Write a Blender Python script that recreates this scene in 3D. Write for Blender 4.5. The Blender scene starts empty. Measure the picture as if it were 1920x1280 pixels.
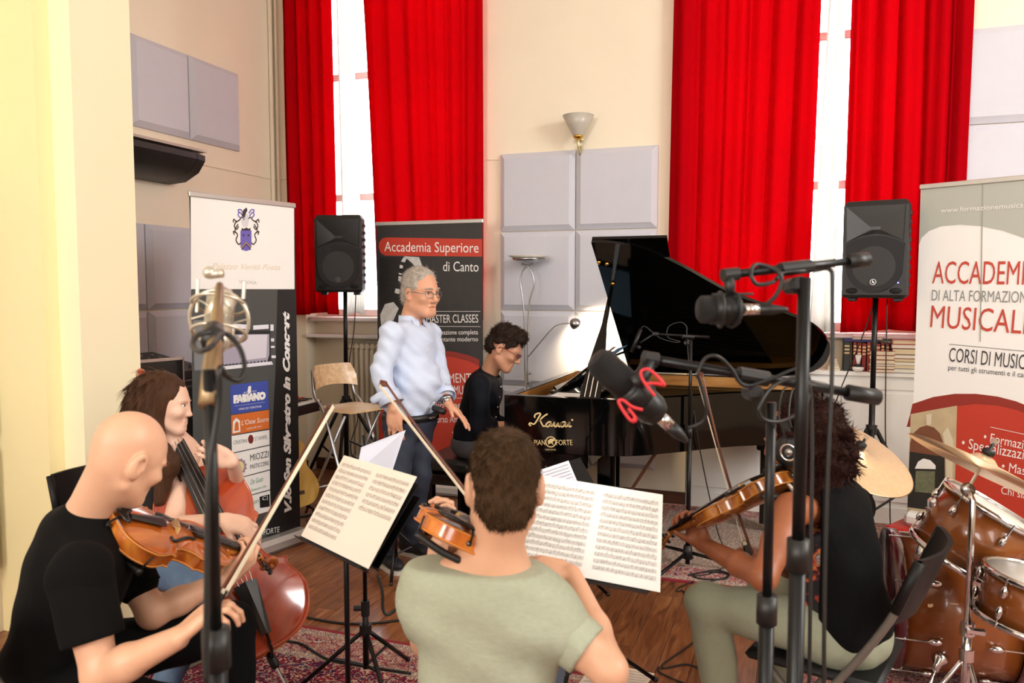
import bpy, math, random
import numpy as np
from mathutils import Vector as V, Matrix, Quaternion
random.seed(7)
SC = bpy.context.scene
COL = SC.collection
R = math.radians

# ------------------------------------------------------------------ camera
CAM_H, YAW, PITCH, FPX = 1.62, R(19.7), R(3.87), 1480.0
cam_d = bpy.data.cameras.new('camera')
cam = bpy.data.objects.new('camera', cam_d); COL.objects.link(cam)
cam_d.sensor_width = 36.0; cam_d.lens = 36.0 * FPX / 1920.0
cam.location = (0, 0, CAM_H); cam.rotation_euler = (R(90) - PITCH, 0, YAW)
cam_d.clip_start = 0.05; cam_d.clip_end = 60
cam_d.dof.use_dof = True; cam_d.dof.focus_distance = 4.4; cam_d.dof.aperture_fstop = 4.0
SC.camera = cam

# ------------------------------------------------------------------ world, light, exposure
wd = bpy.data.worlds.new('sky'); SC.world = wd; wd.use_nodes = True
bg = wd.node_tree.nodes['Background']
bg.inputs[0].default_value = (0.92, 0.96, 1.0, 1); bg.inputs[1].default_value = 8.0
SC.view_settings.view_transform = 'Standard'; SC.view_settings.look = 'None'
SC.view_settings.gamma = 1.0; SC.view_settings.use_curve_mapping = False
SC.view_settings.exposure = 0.52
SC.cycles.use_denoising = True
SC.cycles.max_bounces = 8; SC.cycles.diffuse_bounces = 4; SC.cycles.glossy_bounces = 4
SC.cycles.transparent_max_bounces = 8; SC.cycles.sample_clamp_indirect = 6.0
SC.cycles.caustics_reflective = False; SC.cycles.caustics_refractive = False
def area(name, loc, target, sx, sy, power, color):
    d = bpy.data.lights.new(name, 'AREA'); d.shape = 'RECTANGLE'; d.size = sx; d.size_y = sy
    d.energy = power; d.color = color
    o = bpy.data.objects.new(name, d); COL.objects.link(o); o.location = loc
    o.rotation_euler = (V(target) - V(loc)).to_track_quat('-Z', 'Y').to_euler()
    return o
# area lamps added for daylight from unseen windows behind and right of the camera
LK = [
 area('daylight_lamp_side', (3.93, 2.6, 2.95), (-2.5, 4.2, 1.5), 1.5, 2.6, 215, (1.0, 0.985, 0.965)),
 area('daylight_lamp_side.001', (3.93, -1.0, 2.75), (-1.5, 2.6, 1.2), 1.5, 2.6, 60, (1.0, 0.985, 0.965)),
 area('daylight_lamp_rear', (-2.4, -3.9, 2.6), (-1.6, 3.0, 1.3), 1.5, 2.6, 170, (1.0, 0.985, 0.965)),
 area('daylight_lamp_rear.001', (0.6, -3.9, 2.6), (-1.2, 3.0, 1.3), 1.5, 2.6, 95, (1.0, 0.985, 0.965)),
]

# ------------------------------------------------------------------ pixel -> place
CF = V((-math.sin(YAW) * math.cos(PITCH), math.cos(YAW) * math.cos(PITCH), -math.sin(PITCH)))
CR = V((math.cos(YAW), math.sin(YAW), 0))
CU = CR.cross(CF)
C0 = V((0, 0, CAM_H))
def ray(px, py): return CF + CR * ((px - 960) / FPX) + CU * ((640 - py) / FPX)
def P(px, py, z): return C0 + ray(px, py) * z                 # at camera depth z
def G(px, py, h=0.0):                                          # on the horizontal plane z = h
    d = ray(px, py); return C0 + d * ((h - CAM_H) / d.z)
def PY(px, py, y): d = ray(px, py); return C0 + d * (y / d.y)  # on the plane y = const
def PX(px, py, x): d = ray(px, py); return C0 + d * (x / d.x)
def depth(p): return (V(p) - C0).dot(CF)

# ------------------------------------------------------------------ materials
MATS = {}
def rgb(h):
    h = h.lstrip('#'); c = [int(h[i:i+2], 16) / 255 for i in (0, 2, 4)]
    return tuple((x / 12.92 if x <= .04045 else ((x + .055) / 1.055) ** 2.4) for x in c)
def mat(name, col, rough=.5, metal=0., noise=0., nscale=20., bump=0., bscale=60., coat=0., sheen=0.,
        trans=0., emit=0., spec=.5, alpha=1., stretch=None, sss=0.):
    if name in MATS: return MATS[name]
    c = rgb(col) if isinstance(col, str) else col
    m = bpy.data.materials.new(name); m.use_nodes = True
    nt = m.node_tree; b = nt.nodes['Principled BSDF']
    b.inputs['Base Color'].default_value = (*c, 1); b.inputs['Roughness'].default_value = rough
    b.inputs['Metallic'].default_value = metal; b.inputs['Coat Weight'].default_value = coat
    b.inputs['Coat Roughness'].default_value = .06
    b.inputs['Sheen Weight'].default_value = sheen; b.inputs['Specular IOR Level'].default_value = spec
    b.inputs['Transmission Weight'].default_value = trans; b.inputs['Alpha'].default_value = alpha
    b.inputs['Subsurface Weight'].default_value = sss
    if sss:
        b.inputs['Subsurface Radius'].default_value = (1., .35, .2); b.inputs['Subsurface Scale'].default_value = .012
    if emit:
        b.inputs['Emission Color'].default_value = (*c, 1); b.inputs['Emission Strength'].default_value = emit
    src = None
    if noise or bump:
        tc = nt.nodes.new('ShaderNodeTexCoord'); mp = nt.nodes.new('ShaderNodeMapping')
        nt.links.new(tc.outputs['Object'], mp.inputs[0])
        if stretch: mp.inputs['Scale'].default_value = stretch
        src = mp.outputs[0]
    if noise:
        n = nt.nodes.new('ShaderNodeTexNoise'); n.inputs['Scale'].default_value = nscale; n.inputs['Detail'].default_value = 5
        nt.links.new(src, n.inputs['Vector'])
        mx = nt.nodes.new('ShaderNodeMix'); mx.data_type = 'RGBA'
        mx.inputs[6].default_value = (*[x * (1 - noise) for x in c], 1)
        mx.inputs[7].default_value = (*[min(1, x * (1 + noise)) for x in c], 1)
        nt.links.new(n.outputs['Fac'], mx.inputs[0]); nt.links.new(mx.outputs[2], b.inputs['Base Color'])
    if bump:
        n2 = nt.nodes.new('ShaderNodeTexNoise'); n2.inputs['Scale'].default_value = bscale; n2.inputs['Detail'].default_value = 4
        nt.links.new(src, n2.inputs['Vector'])
        bp = nt.nodes.new('ShaderNodeBump'); bp.inputs['Strength'].default_value = bump; bp.inputs['Distance'].default_value = .01
        nt.links.new(n2.outputs['Fac'], bp.inputs['Height']); nt.links.new(bp.outputs[0], b.inputs['Normal'])
    MATS[name] = m
    return m
def ramp_mat(name, stops, scale=4., stretch=(1, 1, 1), rough=.4, detail=6., distort=0., coat=0., bump=0., kind='noise', metal=0., rnd=0.):
    """procedural grain: noise or wave through a colour ramp"""
    if name in MATS: return MATS[name]
    m = bpy.data.materials.new(name); m.use_nodes = True; nt = m.node_tree; b = nt.nodes['Principled BSDF']
    b.inputs['Roughness'].default_value = rough; b.inputs['Coat Weight'].default_value = coat; b.inputs['Metallic'].default_value = metal
    b.inputs['Coat Roughness'].default_value = .08
    tc = nt.nodes.new('ShaderNodeTexCoord'); mp = nt.nodes.new('ShaderNodeMapping'); mp.inputs['Scale'].default_value = stretch
    nt.links.new(tc.outputs['Object'], mp.inputs[0])
    vec = mp.outputs[0]
    if rnd:
        oi = nt.nodes.new('ShaderNodeObjectInfo'); ad = nt.nodes.new('ShaderNodeVectorMath'); ad.operation = 'ADD'
        mu = nt.nodes.new('ShaderNodeMath'); mu.operation = 'MULTIPLY'; mu.inputs[1].default_value = 37.
        nt.links.new(oi.outputs['Random'], mu.inputs[0]); nt.links.new(vec, ad.inputs[0]); nt.links.new(mu.outputs[0], ad.inputs[1])
        vec = ad.outputs[0]
    if kind == 'wave':
        n = nt.nodes.new('ShaderNodeTexWave'); n.inputs['Scale'].default_value = scale; n.inputs['Distortion'].default_value = distort
        n.inputs['Detail'].default_value = detail; n.inputs['Detail Scale'].default_value = 1.5
    elif kind == 'voronoi':
        n = nt.nodes.new('ShaderNodeTexVoronoi'); n.inputs['Scale'].default_value = scale
    else:
        n = nt.nodes.new('ShaderNodeTexNoise'); n.inputs['Scale'].default_value = scale; n.inputs['Detail'].default_value = detail
        n.inputs['Distortion'].default_value = distort
    nt.links.new(vec, n.inputs['Vector'])
    out = n.outputs['Distance'] if kind == 'voronoi' else n.outputs['Fac']
    cr = nt.nodes.new('ShaderNodeValToRGB')
    el = cr.color_ramp.elements
    while len(el) > 1: el.remove(el[-1])
    el[0].position = stops[0][0]; el[0].color = (*rgb(stops[0][1]), 1)
    for p, c in stops[1:]:
        e = el.new(p); e.color = (*rgb(c), 1)
    nt.links.new(out, cr.inputs[0])
    last = cr.outputs[0]
    if rnd:
        hs = nt.nodes.new('ShaderNodeHueSaturation'); mr = nt.nodes.new('ShaderNodeMapRange')
        mr.inputs['To Min'].default_value = 1 - rnd; mr.inputs['To Max'].default_value = 1 + rnd
        nt.links.new(oi.outputs['Random'], mr.inputs[0]); nt.links.new(mr.outputs[0], hs.inputs['Value'])
        nt.links.new(last, hs.inputs['Color']); last = hs.outputs[0]
    nt.links.new(last, b.inputs['Base Color'])
    if bump:
        bp = nt.nodes.new('ShaderNodeBump'); bp.inputs['Strength'].default_value = bump; bp.inputs['Distance'].default_value = .004
        nt.links.new(out, bp.inputs['Height']); nt.links.new(bp.outputs[0], b.inputs['Normal'])
    MATS[name] = m
    return m

# ------------------------------------------------------------------ object helpers
def setp(o, label=None, cat=None, group=None, kind=None):
    if label: o['label'] = label
    if cat: o['category'] = cat
    if group: o['group'] = group
    if kind: o['kind'] = kind
    return o
def thing(name, label, cat, loc=(0, 0, 0), group=None):
    o = bpy.data.objects.new(name, None); COL.objects.link(o); o.location = loc
    o.empty_display_size = .05
    return setp(o, label, cat, group)
def root_loc(p):
    l = V((0, 0, 0))
    while p is not None:
        l += p.location; p = p.parent
    return l
def link(name, me, m, parent=None, smooth=False, label=None):
    if m is not None and not me.materials: me.materials.append(m)
    o = bpy.data.objects.new(name, me); COL.objects.link(o)
    if parent is not None:
        me.transform(Matrix.Translation(-root_loc(parent))); o.parent = parent
    if smooth:
        for p in me.polygons: p.use_smooth = True
    if label: o['label'] = label
    return o
def spline(pts, n=8, closed=False):
    """Catmull-Rom through pts"""
    pts = [V(p) for p in pts]; out = []
    m = len(pts); rng = m if closed else m - 1
    for i in range(rng):
        if closed: p0, p1, p2, p3 = pts[i - 1], pts[i], pts[(i + 1) % m], pts[(i + 2) % m]
        else: p0, p1, p2, p3 = pts[max(i - 1, 0)], pts[i], pts[i + 1], pts[min(i + 2, m - 1)]
        for k in range(n):
            t = k / n
            out.append(.5 * ((2 * p1) + (p2 - p0) * t + (2 * p0 - 5 * p1 + 4 * p2 - p3) * t * t + (3 * p1 - p0 - 3 * p2 + p3) * t ** 3))
    if not closed: out.append(pts[-1])
    return out
def frame(d, up=(0, 0, 1)):
    """matrix whose z axis is d"""
    d = V(d).normalized(); u = V(up)
    if abs(d.dot(u)) > .98: u = V((1, 0, 0)) if abs(d.x) < .9 else V((0, 1, 0))
    x = u.cross(d).normalized(); y = d.cross(x)
    return Matrix((x, y, d)).transposed()
def axes(o, x, y, z):
    m = Matrix.Identity(4)
    for i in range(3): m[i][0], m[i][1], m[i][2], m[i][3] = x[i], y[i], z[i], o[i]
    return m
class MB:
    """collects shapes into one mesh"""
    def __init__(s): s.v = []; s.f = []; s.m = Matrix.Identity(4); s.mi = []; s.cur = 0
    def add(s, vs, fs):
        b = len(s.v); s.v += [tuple(s.m @ V(v)) for v in vs]; s.f += [tuple(i + b for i in f) for f in fs]; s.mi += [s.cur] * len(fs)
        return s
    def box(s, c, size, rot=None, bev=0.):
        x, y, z = size[0] / 2, size[1] / 2, size[2] / 2; c = V(c)
        if bev:
            b = min(bev, x * .9, y * .9, z * .9); vs = []
            for sx in (-1, 1):
                for sy in (-1, 1):
                    for sz in (-1, 1):
                        vs += [(sx * x, sy * (y - b), sz * (z - b)), (sx * (x - b), sy * y, sz * (z - b)), (sx * (x - b), sy * (y - b), sz * z)]
            I = lambda a, b_, c_, k: ((a * 2 + b_) * 2 + c_) * 3 + k
            fs = []
            for a in (0, 1):
                q = [I(a, 0, 0, 0), I(a, 1, 0, 0), I(a, 1, 1, 0), I(a, 0, 1, 0)]; fs.append(q if a else q[::-1])
                q = [I(0, a, 0, 1), I(1, a, 0, 1), I(1, a, 1, 1), I(0, a, 1, 1)]; fs.append(q[::-1] if a else q)
                q = [I(0, 0, a, 2), I(1, 0, a, 2), I(1, 1, a, 2), I(0, 1, a, 2)]; fs.append(q if a else q[::-1])
            for a in (0, 1):
                for b_ in (0, 1):
                    q = [I(a, b_, 0, 0), I(a, b_, 1, 0), I(a, b_, 1, 1), I(a, b_, 0, 1)]; fs.append(q if a != b_ else q[::-1])
                    q = [I(a, 0, b_, 0), I(a, 1, b_, 0), I(a, 1, b_, 2), I(a, 0, b_, 2)]; fs.append(q[::-1] if a != b_ else q)
                    q = [I(0, a, b_, 1), I(1, a, b_, 1), I(1, a, b_, 2), I(0, a, b_, 2)]; fs.append(q if a != b_ else q[::-1])
                    for c_ in (0, 1):
                        q = [I(a, b_, c_, 0), I(a, b_, c_, 1), I(a, b_, c_, 2)]; fs.append(q if (a + b_ + c_) % 2 else q[::-1])
        else:
            vs = [(sx * x, sy * y, sz * z) for sx in (-1, 1) for sy in (-1, 1) for sz in (-1, 1)]
            fs = [(0, 1, 3, 2), (4, 6, 7, 5), (0, 4, 5, 1), (2, 3, 7, 6), (0, 2, 6, 4), (1, 5, 7, 3)]
        rm = rot if rot is not None else Matrix.Identity(3)
        return s.add([c + rm @ V(v) for v in vs], fs)
    def cyl(s, a, b, r0, r1=None, n=14, cap=True):
        r1 = r0 if r1 is None else r1; a = V(a); b = V(b); F = frame(b - a)
        vs = []
        for p, r in ((a, r0), (b, r1)):
            for i in range(n):
                t = 2 * math.pi * i / n; vs.append(p + F @ V((r * math.cos(t), r * math.sin(t), 0)))
        fs = [(i, (i + 1) % n, n + (i + 1) % n, n + i) for i in range(n)]
        if cap: fs += [tuple(range(n - 1, -1, -1)), tuple(range(n, 2 * n))]
        return s.add(vs, fs)
    def tube(s, pts, r, n=8, closed=False):
        pts = [V(p) for p in pts]; m = len(pts); rr = r if isinstance(r, (list, tuple)) else [r] * m
        vs = []; prev = None
        for i, p in enumerate(pts):
            d = (pts[(i + 1) % m] - pts[i - 1]) if closed else (pts[min(i + 1, m - 1)] - pts[max(i - 1, 0)])
            if d.length < 1e-9: d = V((0, 0, 1))
            d.normalize()
            if prev is None:
                x = frame(d).col[0].copy()
            else:
                x = prev - d * prev.dot(d)
                x = x.normalized() if x.length > 1e-6 else frame(d).col[0].copy()
            prev = x; y = d.cross(x)
            for k in range(n):
                t = 2 * math.pi * k / n; vs.append(p + (x * math.cos(t) + y * math.sin(t)) * rr[i])
        fs = []
        for i in range(m if closed else m - 1):
            j = (i + 1) % m
            for k in range(n): fs.append((i * n + k, i * n + (k + 1) % n, j * n + (k + 1) % n, j * n + k))
        if not closed: fs += [tuple(range(n - 1, -1, -1)), tuple(range((m - 1) * n, m * n))]
        return s.add(vs, fs)
    def lathe(s, prof, n=24, o=(0, 0, 0), d=(0, 0, 1)):
        """prof: (radius, height) from bottom to top, axis d through o"""
        o = V(o); F = frame(d); vs = []; m = len(prof)
        for r, h in prof:
            for i in range(n):
                t = 2 * math.pi * i / n; vs.append(o + F @ V((r * math.cos(t), r * math.sin(t), h)))
        fs = []
        for j in range(m - 1):
            for i in range(n): fs.append((j * n + i, j * n + (i + 1) % n, (j + 1) * n + (i + 1) % n, (j + 1) * n + i))
        if prof[0][0] > 1e-5: fs.append(tuple(range(n - 1, -1, -1)))
        if prof[-1][0] > 1e-5: fs.append(tuple(range((m - 1) * n, m * n)))
        return s.add(vs, fs)
    def prism(s, poly, z0, z1, m=None):
        """poly: 2-D points counter-clockwise, extruded from z0 to z1 in frame m"""
        m = m or Matrix.Identity(4); n = len(poly)
        vs = [m @ V((p[0], p[1], z0)) for p in poly] + [m @ V((p[0], p[1], z1)) for p in poly]
        fs = [tuple(range(n - 1, -1, -1)), tuple(range(n, 2 * n))] + [(i, (i + 1) % n, n + (i + 1) % n, n + i) for i in range(n)]
        return s.add(vs, fs)
    def ball(s, c, r, n=14, rot=None):
        r = (r, r, r) if not isinstance(r, (tuple, list)) else r; c = V(c); vs = []; k = n // 2
        rm = rot if rot is not None else Matrix.Identity(3)
        for j in range(k + 1):
            a = math.pi * j / k
            for i in range(n):
                t = 2 * math.pi * i / n
                vs.append(c + rm @ V((r[0] * math.sin(a) * math.cos(t), r[1] * math.sin(a) * math.sin(t), -r[2] * math.cos(a))))
        fs = [(j * n + i, j * n + (i + 1) % n, (j + 1) * n + (i + 1) % n, (j + 1) * n + i) for j in range(k) for i in range(n)]
        return s.add(vs, fs)
    def torus(s, c, R_, r, d=(0, 0, 1), n=28, k=8):
        F = frame(d); c = V(c)
        return s.tube([c + F @ V((R_ * math.cos(2 * math.pi * i / n), R_ * math.sin(2 * math.pi * i / n), 0)) for i in range(n)], r, k, True)
    def quad(s, a, b, c, d): return s.add([a, b, c, d], [(0, 1, 2, 3)])
    def mesh(s, name='mesh'):
        me = bpy.data.meshes.new(name); me.from_pydata(s.v, [], s.f); me.update(); return me
    def build(s, name, m, parent=None, smooth=False, label=None):
        me = s.mesh(name)
        if isinstance(m, (list, tuple)):
            for x in m: me.materials.append(x)
            me.polygons.foreach_set('material_index', s.mi); m = None
        return link(name, me, m, parent, smooth, label)
def auto(o, ang=40):
    """smooth shading with sharp creases"""
    me = o.data
    me.polygons.foreach_set('use_smooth', [True] * len(me.polygons))
    me.set_sharp_from_angle(angle=R(ang))
    return o
def copy_tree(o, parent=None):
    c = o.copy(); COL.objects.link(c); c.parent = parent
    for ch in [x for x in bpy.data.objects if x.parent is o and x is not c]: copy_tree(ch, c)
    return c
TEXTN = [0]
def text_mesh(s, size=1., shear=0., sx=1., align='LEFT', space=1., bold=0.):
    cu = bpy.data.curves.new('txt', 'FONT'); cu.body = s; cu.size = size; cu.shear = shear
    cu.align_x = align; cu.space_character = space; cu.resolution_u = 3; cu.offset = bold
    o = bpy.data.objects.new('txt', cu); COL.objects.link(o)
    dg = bpy.context.evaluated_depsgraph_get(); dg.update()
    me = bpy.data.meshes.new_from_object(o.evaluated_get(dg))
    bpy.data.objects.remove(o); bpy.data.curves.remove(cu)
    me.transform(Matrix.Diagonal((sx, 1, 1, 1)))
    return me
def text(name, s, m, M, parent, size=.1, width=None, shear=0., align='LEFT', sx=1., bold=0., label=None):
    """flat lettering in frame M (x along the line, y up); width fits the line to that length"""
    me = text_mesh(s, size, shear, sx, 'LEFT', 1., bold)
    if len(me.vertices) == 0: return None
    xs = [v.co.x for v in me.vertices]; w = max(xs) - min(xs)
    if width: me.transform(Matrix.Diagonal((width / w, 1, 1, 1))); w = width
    sh = {'LEFT': 0, 'CENTER': -w / 2, 'RIGHT': -w}[align] - (min(xs) * (width / (max(xs) - min(xs)) if width else 1))
    me.transform(M @ Matrix.Translation((sh, 0, 0)))
    me.materials.clear()
    return link(name, me, m, parent, label=label)

# ================================================================== the room
YB, XL, ZC = 5.90, -4.34, 4.6
m_wall = mat('plaster_cream', '#efe3cc', .85, noise=.04, nscale=3., bump=.12, bscale=9.)
m_pier = mat('plaster_yellow_warm_lit', '#f3e3ae', .8, noise=.04, nscale=2., bump=.1, bscale=8.)  # front face of the pier: its warmer, darker light is put into the colour
m_pier2 = mat('plaster_yellow_room_lit', '#f8efcc', .8, noise=.03, nscale=2., bump=.1, bscale=8.)  # same pier plaster, paler where the room lights it; light kept in the colour
m_ceil = mat('ceiling_white', '#f1ede4', .9, bump=.05)
m_white = mat('white_paint', '#eceae6', .45, bump=.03)
m_frame = mat('window_white', '#f2f0ec', .4, noise=.02)
m_glass = bpy.data.materials.new('pane_glass'); m_glass.use_nodes = True
def _glass():
    nt = m_glass.node_tree; nt.nodes.clear()
    o = nt.nodes.new('ShaderNodeOutputMaterial'); t = nt.nodes.new('ShaderNodeBsdfTransparent')
    g = nt.nodes.new('ShaderNodeBsdfGlossy'); g.inputs['Roughness'].default_value = .03
    f = nt.nodes.new('ShaderNodeFresnel'); f.inputs[0].default_value = 1.45
    x = nt.nodes.new('ShaderNodeMixShader'); nt.links.new(f.outputs[0], x.inputs[0])
    nt.links.new(t.outputs[0], x.inputs[1]); nt.links.new(g.outputs[0], x.inputs[2]); nt.links.new(x.outputs[0], o.inputs[0])
_glass()
def struct(o): o['kind'] = 'structure'; return o
def boxes(name, lst, m, parent=None, bev=0.):
    b = MB()
    for (x0, x1, y0, y1, z0, z1) in lst: b.box(((x0 + x1) / 2, (y0 + y1) / 2, (z0 + z1) / 2), (x1 - x0, y1 - y0, z1 - z0), bev=bev)
    return b.build(name, m, parent)
# floor with separate planks where they can be told apart
m_sub = ramp_mat('floor_wood_far', [(.3, '#5a3723'), (.5, '#7a4c30'), (.7, '#8f5f3e')], 5., (9, 1, 1), .35, 8., .6)
m_plank = ramp_mat('plank_wood', [(.2, '#4a2b1a'), (.42, '#7c4a2c'), (.58, '#935e3a'), (.8, '#a9764d')], 3.2, (7, .9, 1), .3, 9., 1.6, coat=.15, bump=.12, rnd=.22)
floor = struct(boxes('floor', [(-4.6, 4.3, -4.3, 6.2, -.1, -.006)], m_sub))
pw, pl = .135, 1.25
pme = MB().box((0, 0, 0), (pw - .003, pl - .003, .012), bev=.0015).mesh('plank'); pme.materials.append(m_plank)
n_pl = 0
for i in range(int(6.6 / pw)):
    x = -4.3 + (i + .5) * pw; off = random.random() * pl
    for j in range(-1, 5):
        y = 1.2 + j * pl + off
        vis = False
        for yy in (y - pl / 2, y, y + pl / 2):
            d = depth((x, yy, 0))
            if d < .5: continue
            q = V((x, yy, 0)) - C0; u = 960 + FPX * q.dot(CR) / d; w = 640 - FPX * q.dot(CU) / d
            if -40 < u < 1960 and w < 1330 and yy < 5.88: vis = True
        if not vis or y + pl / 2 > 5.95 + pl / 2 or n_pl >= 296: continue
        o = bpy.data.objects.new('plank', pme); COL.objects.link(o); o.parent = floor
        o.location = (x, min(y, 5.88 - .02), -.006); n_pl += 1
# back wall with two window openings, niches and baseboard
WIN = [(-4.03, -2.36, 1.37), (-.74, .84, 1.31)]
yo = YB + .38
segs = [(-4.6, WIN[0][0], YB, yo, 0, ZC), (WIN[0][1], WIN[1][0], YB, yo, 0, ZC), (WIN[1][1], 4.3, YB, yo, 0, ZC)]
for (a, b, s) in WIN:
    segs += [(a, b, YB, yo, 4.3, ZC), (a, b, YB + .14, yo, 0, s)]
wall_back = struct(boxes('wall_back', segs, m_wall))
wall_left = struct(boxes('wall_left', [(XL - .3, XL, 3.04, YB, 0, ZC)], m_wall))
m_bb = ramp_mat('baseboard_wood', [(.3, '#3a2015'), (.6, '#57321f'), (.8, '#6a4029')], 4., (1, 1, 8), .4, 5.)
bbs = [(XL, WIN[0][0], YB - .018, YB, 0, .1), (WIN[0][0], WIN[0][1], YB + .122, YB + .14, 0, .1), (WIN[0][1], WIN[1][0], YB - .018, YB, 0, .1), (WIN[1][1], 4., YB - .018, YB, 0, .1)]
struct(boxes('baseboard_back', bbs, m_bb)); struct(boxes('baseboard_left', [(XL, XL + .018, 3.05, YB, 0, .1)], m_bb))
pier = struct(boxes('wall_pier', [(-4.6, -3.04, 2.70, 3.04, 0, ZC)], m_pier2))
struct(boxes('wall_pier_face', [(-4.6, -3.165, 2.62, 2.70, 0, ZC)], m_pier))
XN = -3.50
struct(boxes('wall_left_near', [(XN - .3, XN, -4.3, 2.62, 0, ZC)], m_wall))
struct(boxes('ceiling', [(-4.6, 4.3, -4.3, 6.2, ZC, ZC + .1)], m_ceil))
struct(boxes('wall_right', [(4.0, 4.3, -4.3, 6.2, 0, ZC)], m_wall))
struct(boxes('wall_rear', [(-4.6, 4.3, -4.3, -4.0, 0, ZC)], m_wall))
# windows of the back wall: frame, mullions, panes
def window(n, x0, x1, z0, z1, y):
    w = thing('window_%d' % n, None, None, ((x0 + x1) / 2, y, z0)); w['kind'] = 'structure'
    f = .06; b = MB()
    for xx in (x0 + f / 2, x1 - f / 2, (x0 + x1) / 2): b.box((xx, y, (z0 + z1) / 2), (f, .06, z1 - z0), bev=.006)
    for zz in (z0 + f / 2, z1 - f / 2, z0 + 1.05, z0 + 2.1): b.box(((x0 + x1) / 2, y, zz), (x1 - x0, .056, f), bev=.006)
    b.build('window_frame', m_frame, w)
    zs = [z0, z0 + 1.05, z0 + 2.1, z1]
    for i in range(3):
        for (a, c) in ((x0, (x0 + x1) / 2), ((x0 + x1) / 2, x1)):
            MB().box(((a + c) / 2, y, (zs[i] + zs[i + 1]) / 2), (c - a - f, .006, zs[i + 1] - zs[i] - f)).build('pane', m_glass, w)
    MB().box(((x0 + x1) / 2, YB + .20, z0 - .02), (x1 - x0 - .002, .34, .035), bev=.006).build('window_sill', m_white, w)
    return w
window(1, WIN[0][0], WIN[0][1], WIN[0][2], 4.3, YB + .3)
window(2, WIN[1][0], WIN[1][1], WIN[1][2], 4.3, YB + .3)
# added frames dress the area lamps as unseen windows; the walls have no openings
def lamp_frame(n, c, ax):
    w = thing('window_%d' % n, None, None, c); w['kind'] = 'structure'
    b = MB(); W, H = 1.5, 2.6
    for s in (-.5, 0, .5):
        p = V(c) + V(ax) * (s * W); t = V(ax) * .07 + V((abs(ax[1]) * .05, abs(ax[0]) * .05, 0))
        b.box(p, (abs(t.x) + .01, abs(t.y) + .01, H + .07))
    for s in (-.5, 0, .5):
        p = V(c) + V((0, 0, s * H)); t = V(ax) * (W + .07) + V((abs(ax[1]) * .05, abs(ax[0]) * .05, 0))
        b.box(p, (abs(t.x) + .01, abs(t.y) + .01, .07))
    b.build('window_frame', m_frame, w)
lamp_frame(3, (3.96, 2.6, 2.95), (0, 1, 0)); lamp_frame(4, (3.96, -1.0, 2.75), (0, 1, 0))
lamp_frame(5, (-2.4, -3.96, 2.6), (1, 0, 0)); lamp_frame(6, (.6, -3.96, 2.6), (1, 0, 0))
# thin surface conduit and corner pipe
b = MB(); b.cyl((XL + .02, YB - .03, .1), (XL + .02, YB - .03, ZC), .02, n=10); b.cyl((XL + .07, YB - .02, .1), (XL + .07, YB - .02, ZC), .012, n=8)
struct(b.build('trim_1', m_wall)); 
p0 = PX(300, 292, XL + .004); p1 = PX(512, 324, XL + .004)
struct(MB().tube([(XL + .006, p0.y, p0.z), (XL + .006, YB - .03, p0.z), (XL + .03, YB - .008, p0.z), (-4.16, YB - .006, p0.z)], .005, 6).build('trim_2', m_wall))
struct(MB().tube([PY(914, 299, YB - .006), PY(936, 299, YB - .006)], .005, 6).build('trim_3', m_wall))

# ------------------------------------------------------------------ curtains
def cloth_mat(name, col, tcol, tr, nscale=140.):
    m = bpy.data.materials.new(name); m.use_nodes = True; nt = m.node_tree; nt.nodes.clear()
    o = nt.nodes.new('ShaderNodeOutputMaterial'); d = nt.nodes.new('ShaderNodeBsdfDiffuse'); t = nt.nodes.new('ShaderNodeBsdfTranslucent')
    x = nt.nodes.new('ShaderNodeMixShader'); x.inputs[0].default_value = tr
    tc = nt.nodes.new('ShaderNodeTexCoord'); n = nt.nodes.new('ShaderNodeTexNoise'); n.inputs['Scale'].default_value = nscale
    nt.links.new(tc.outputs['Object'], n.inputs['Vector'])
    mx = nt.nodes.new('ShaderNodeMix'); mx.data_type = 'RGBA'; c = rgb(col)
    mx.inputs[6].default_value = (*[v * .88 for v in c], 1); mx.inputs[7].default_value = (*[min(1, v * 1.1) for v in c], 1)
    nt.links.new(n.outputs['Fac'], mx.inputs[0]); nt.links.new(mx.outputs[2], d.inputs[0])
    t.inputs[0].default_value = (*rgb(tcol), 1)
    nt.links.new(d.outputs[0], x.inputs[1]); nt.links.new(t.outputs[0], x.inputs[2]); nt.links.new(x.outputs[0], o.inputs[0])
    return m
m_red = cloth_mat('curtain_red', '#b80816', '#e80c24', .40)
m_sheer = cloth_mat('curtain_white', '#f0ece6', '#fbf8f2', .5)
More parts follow.
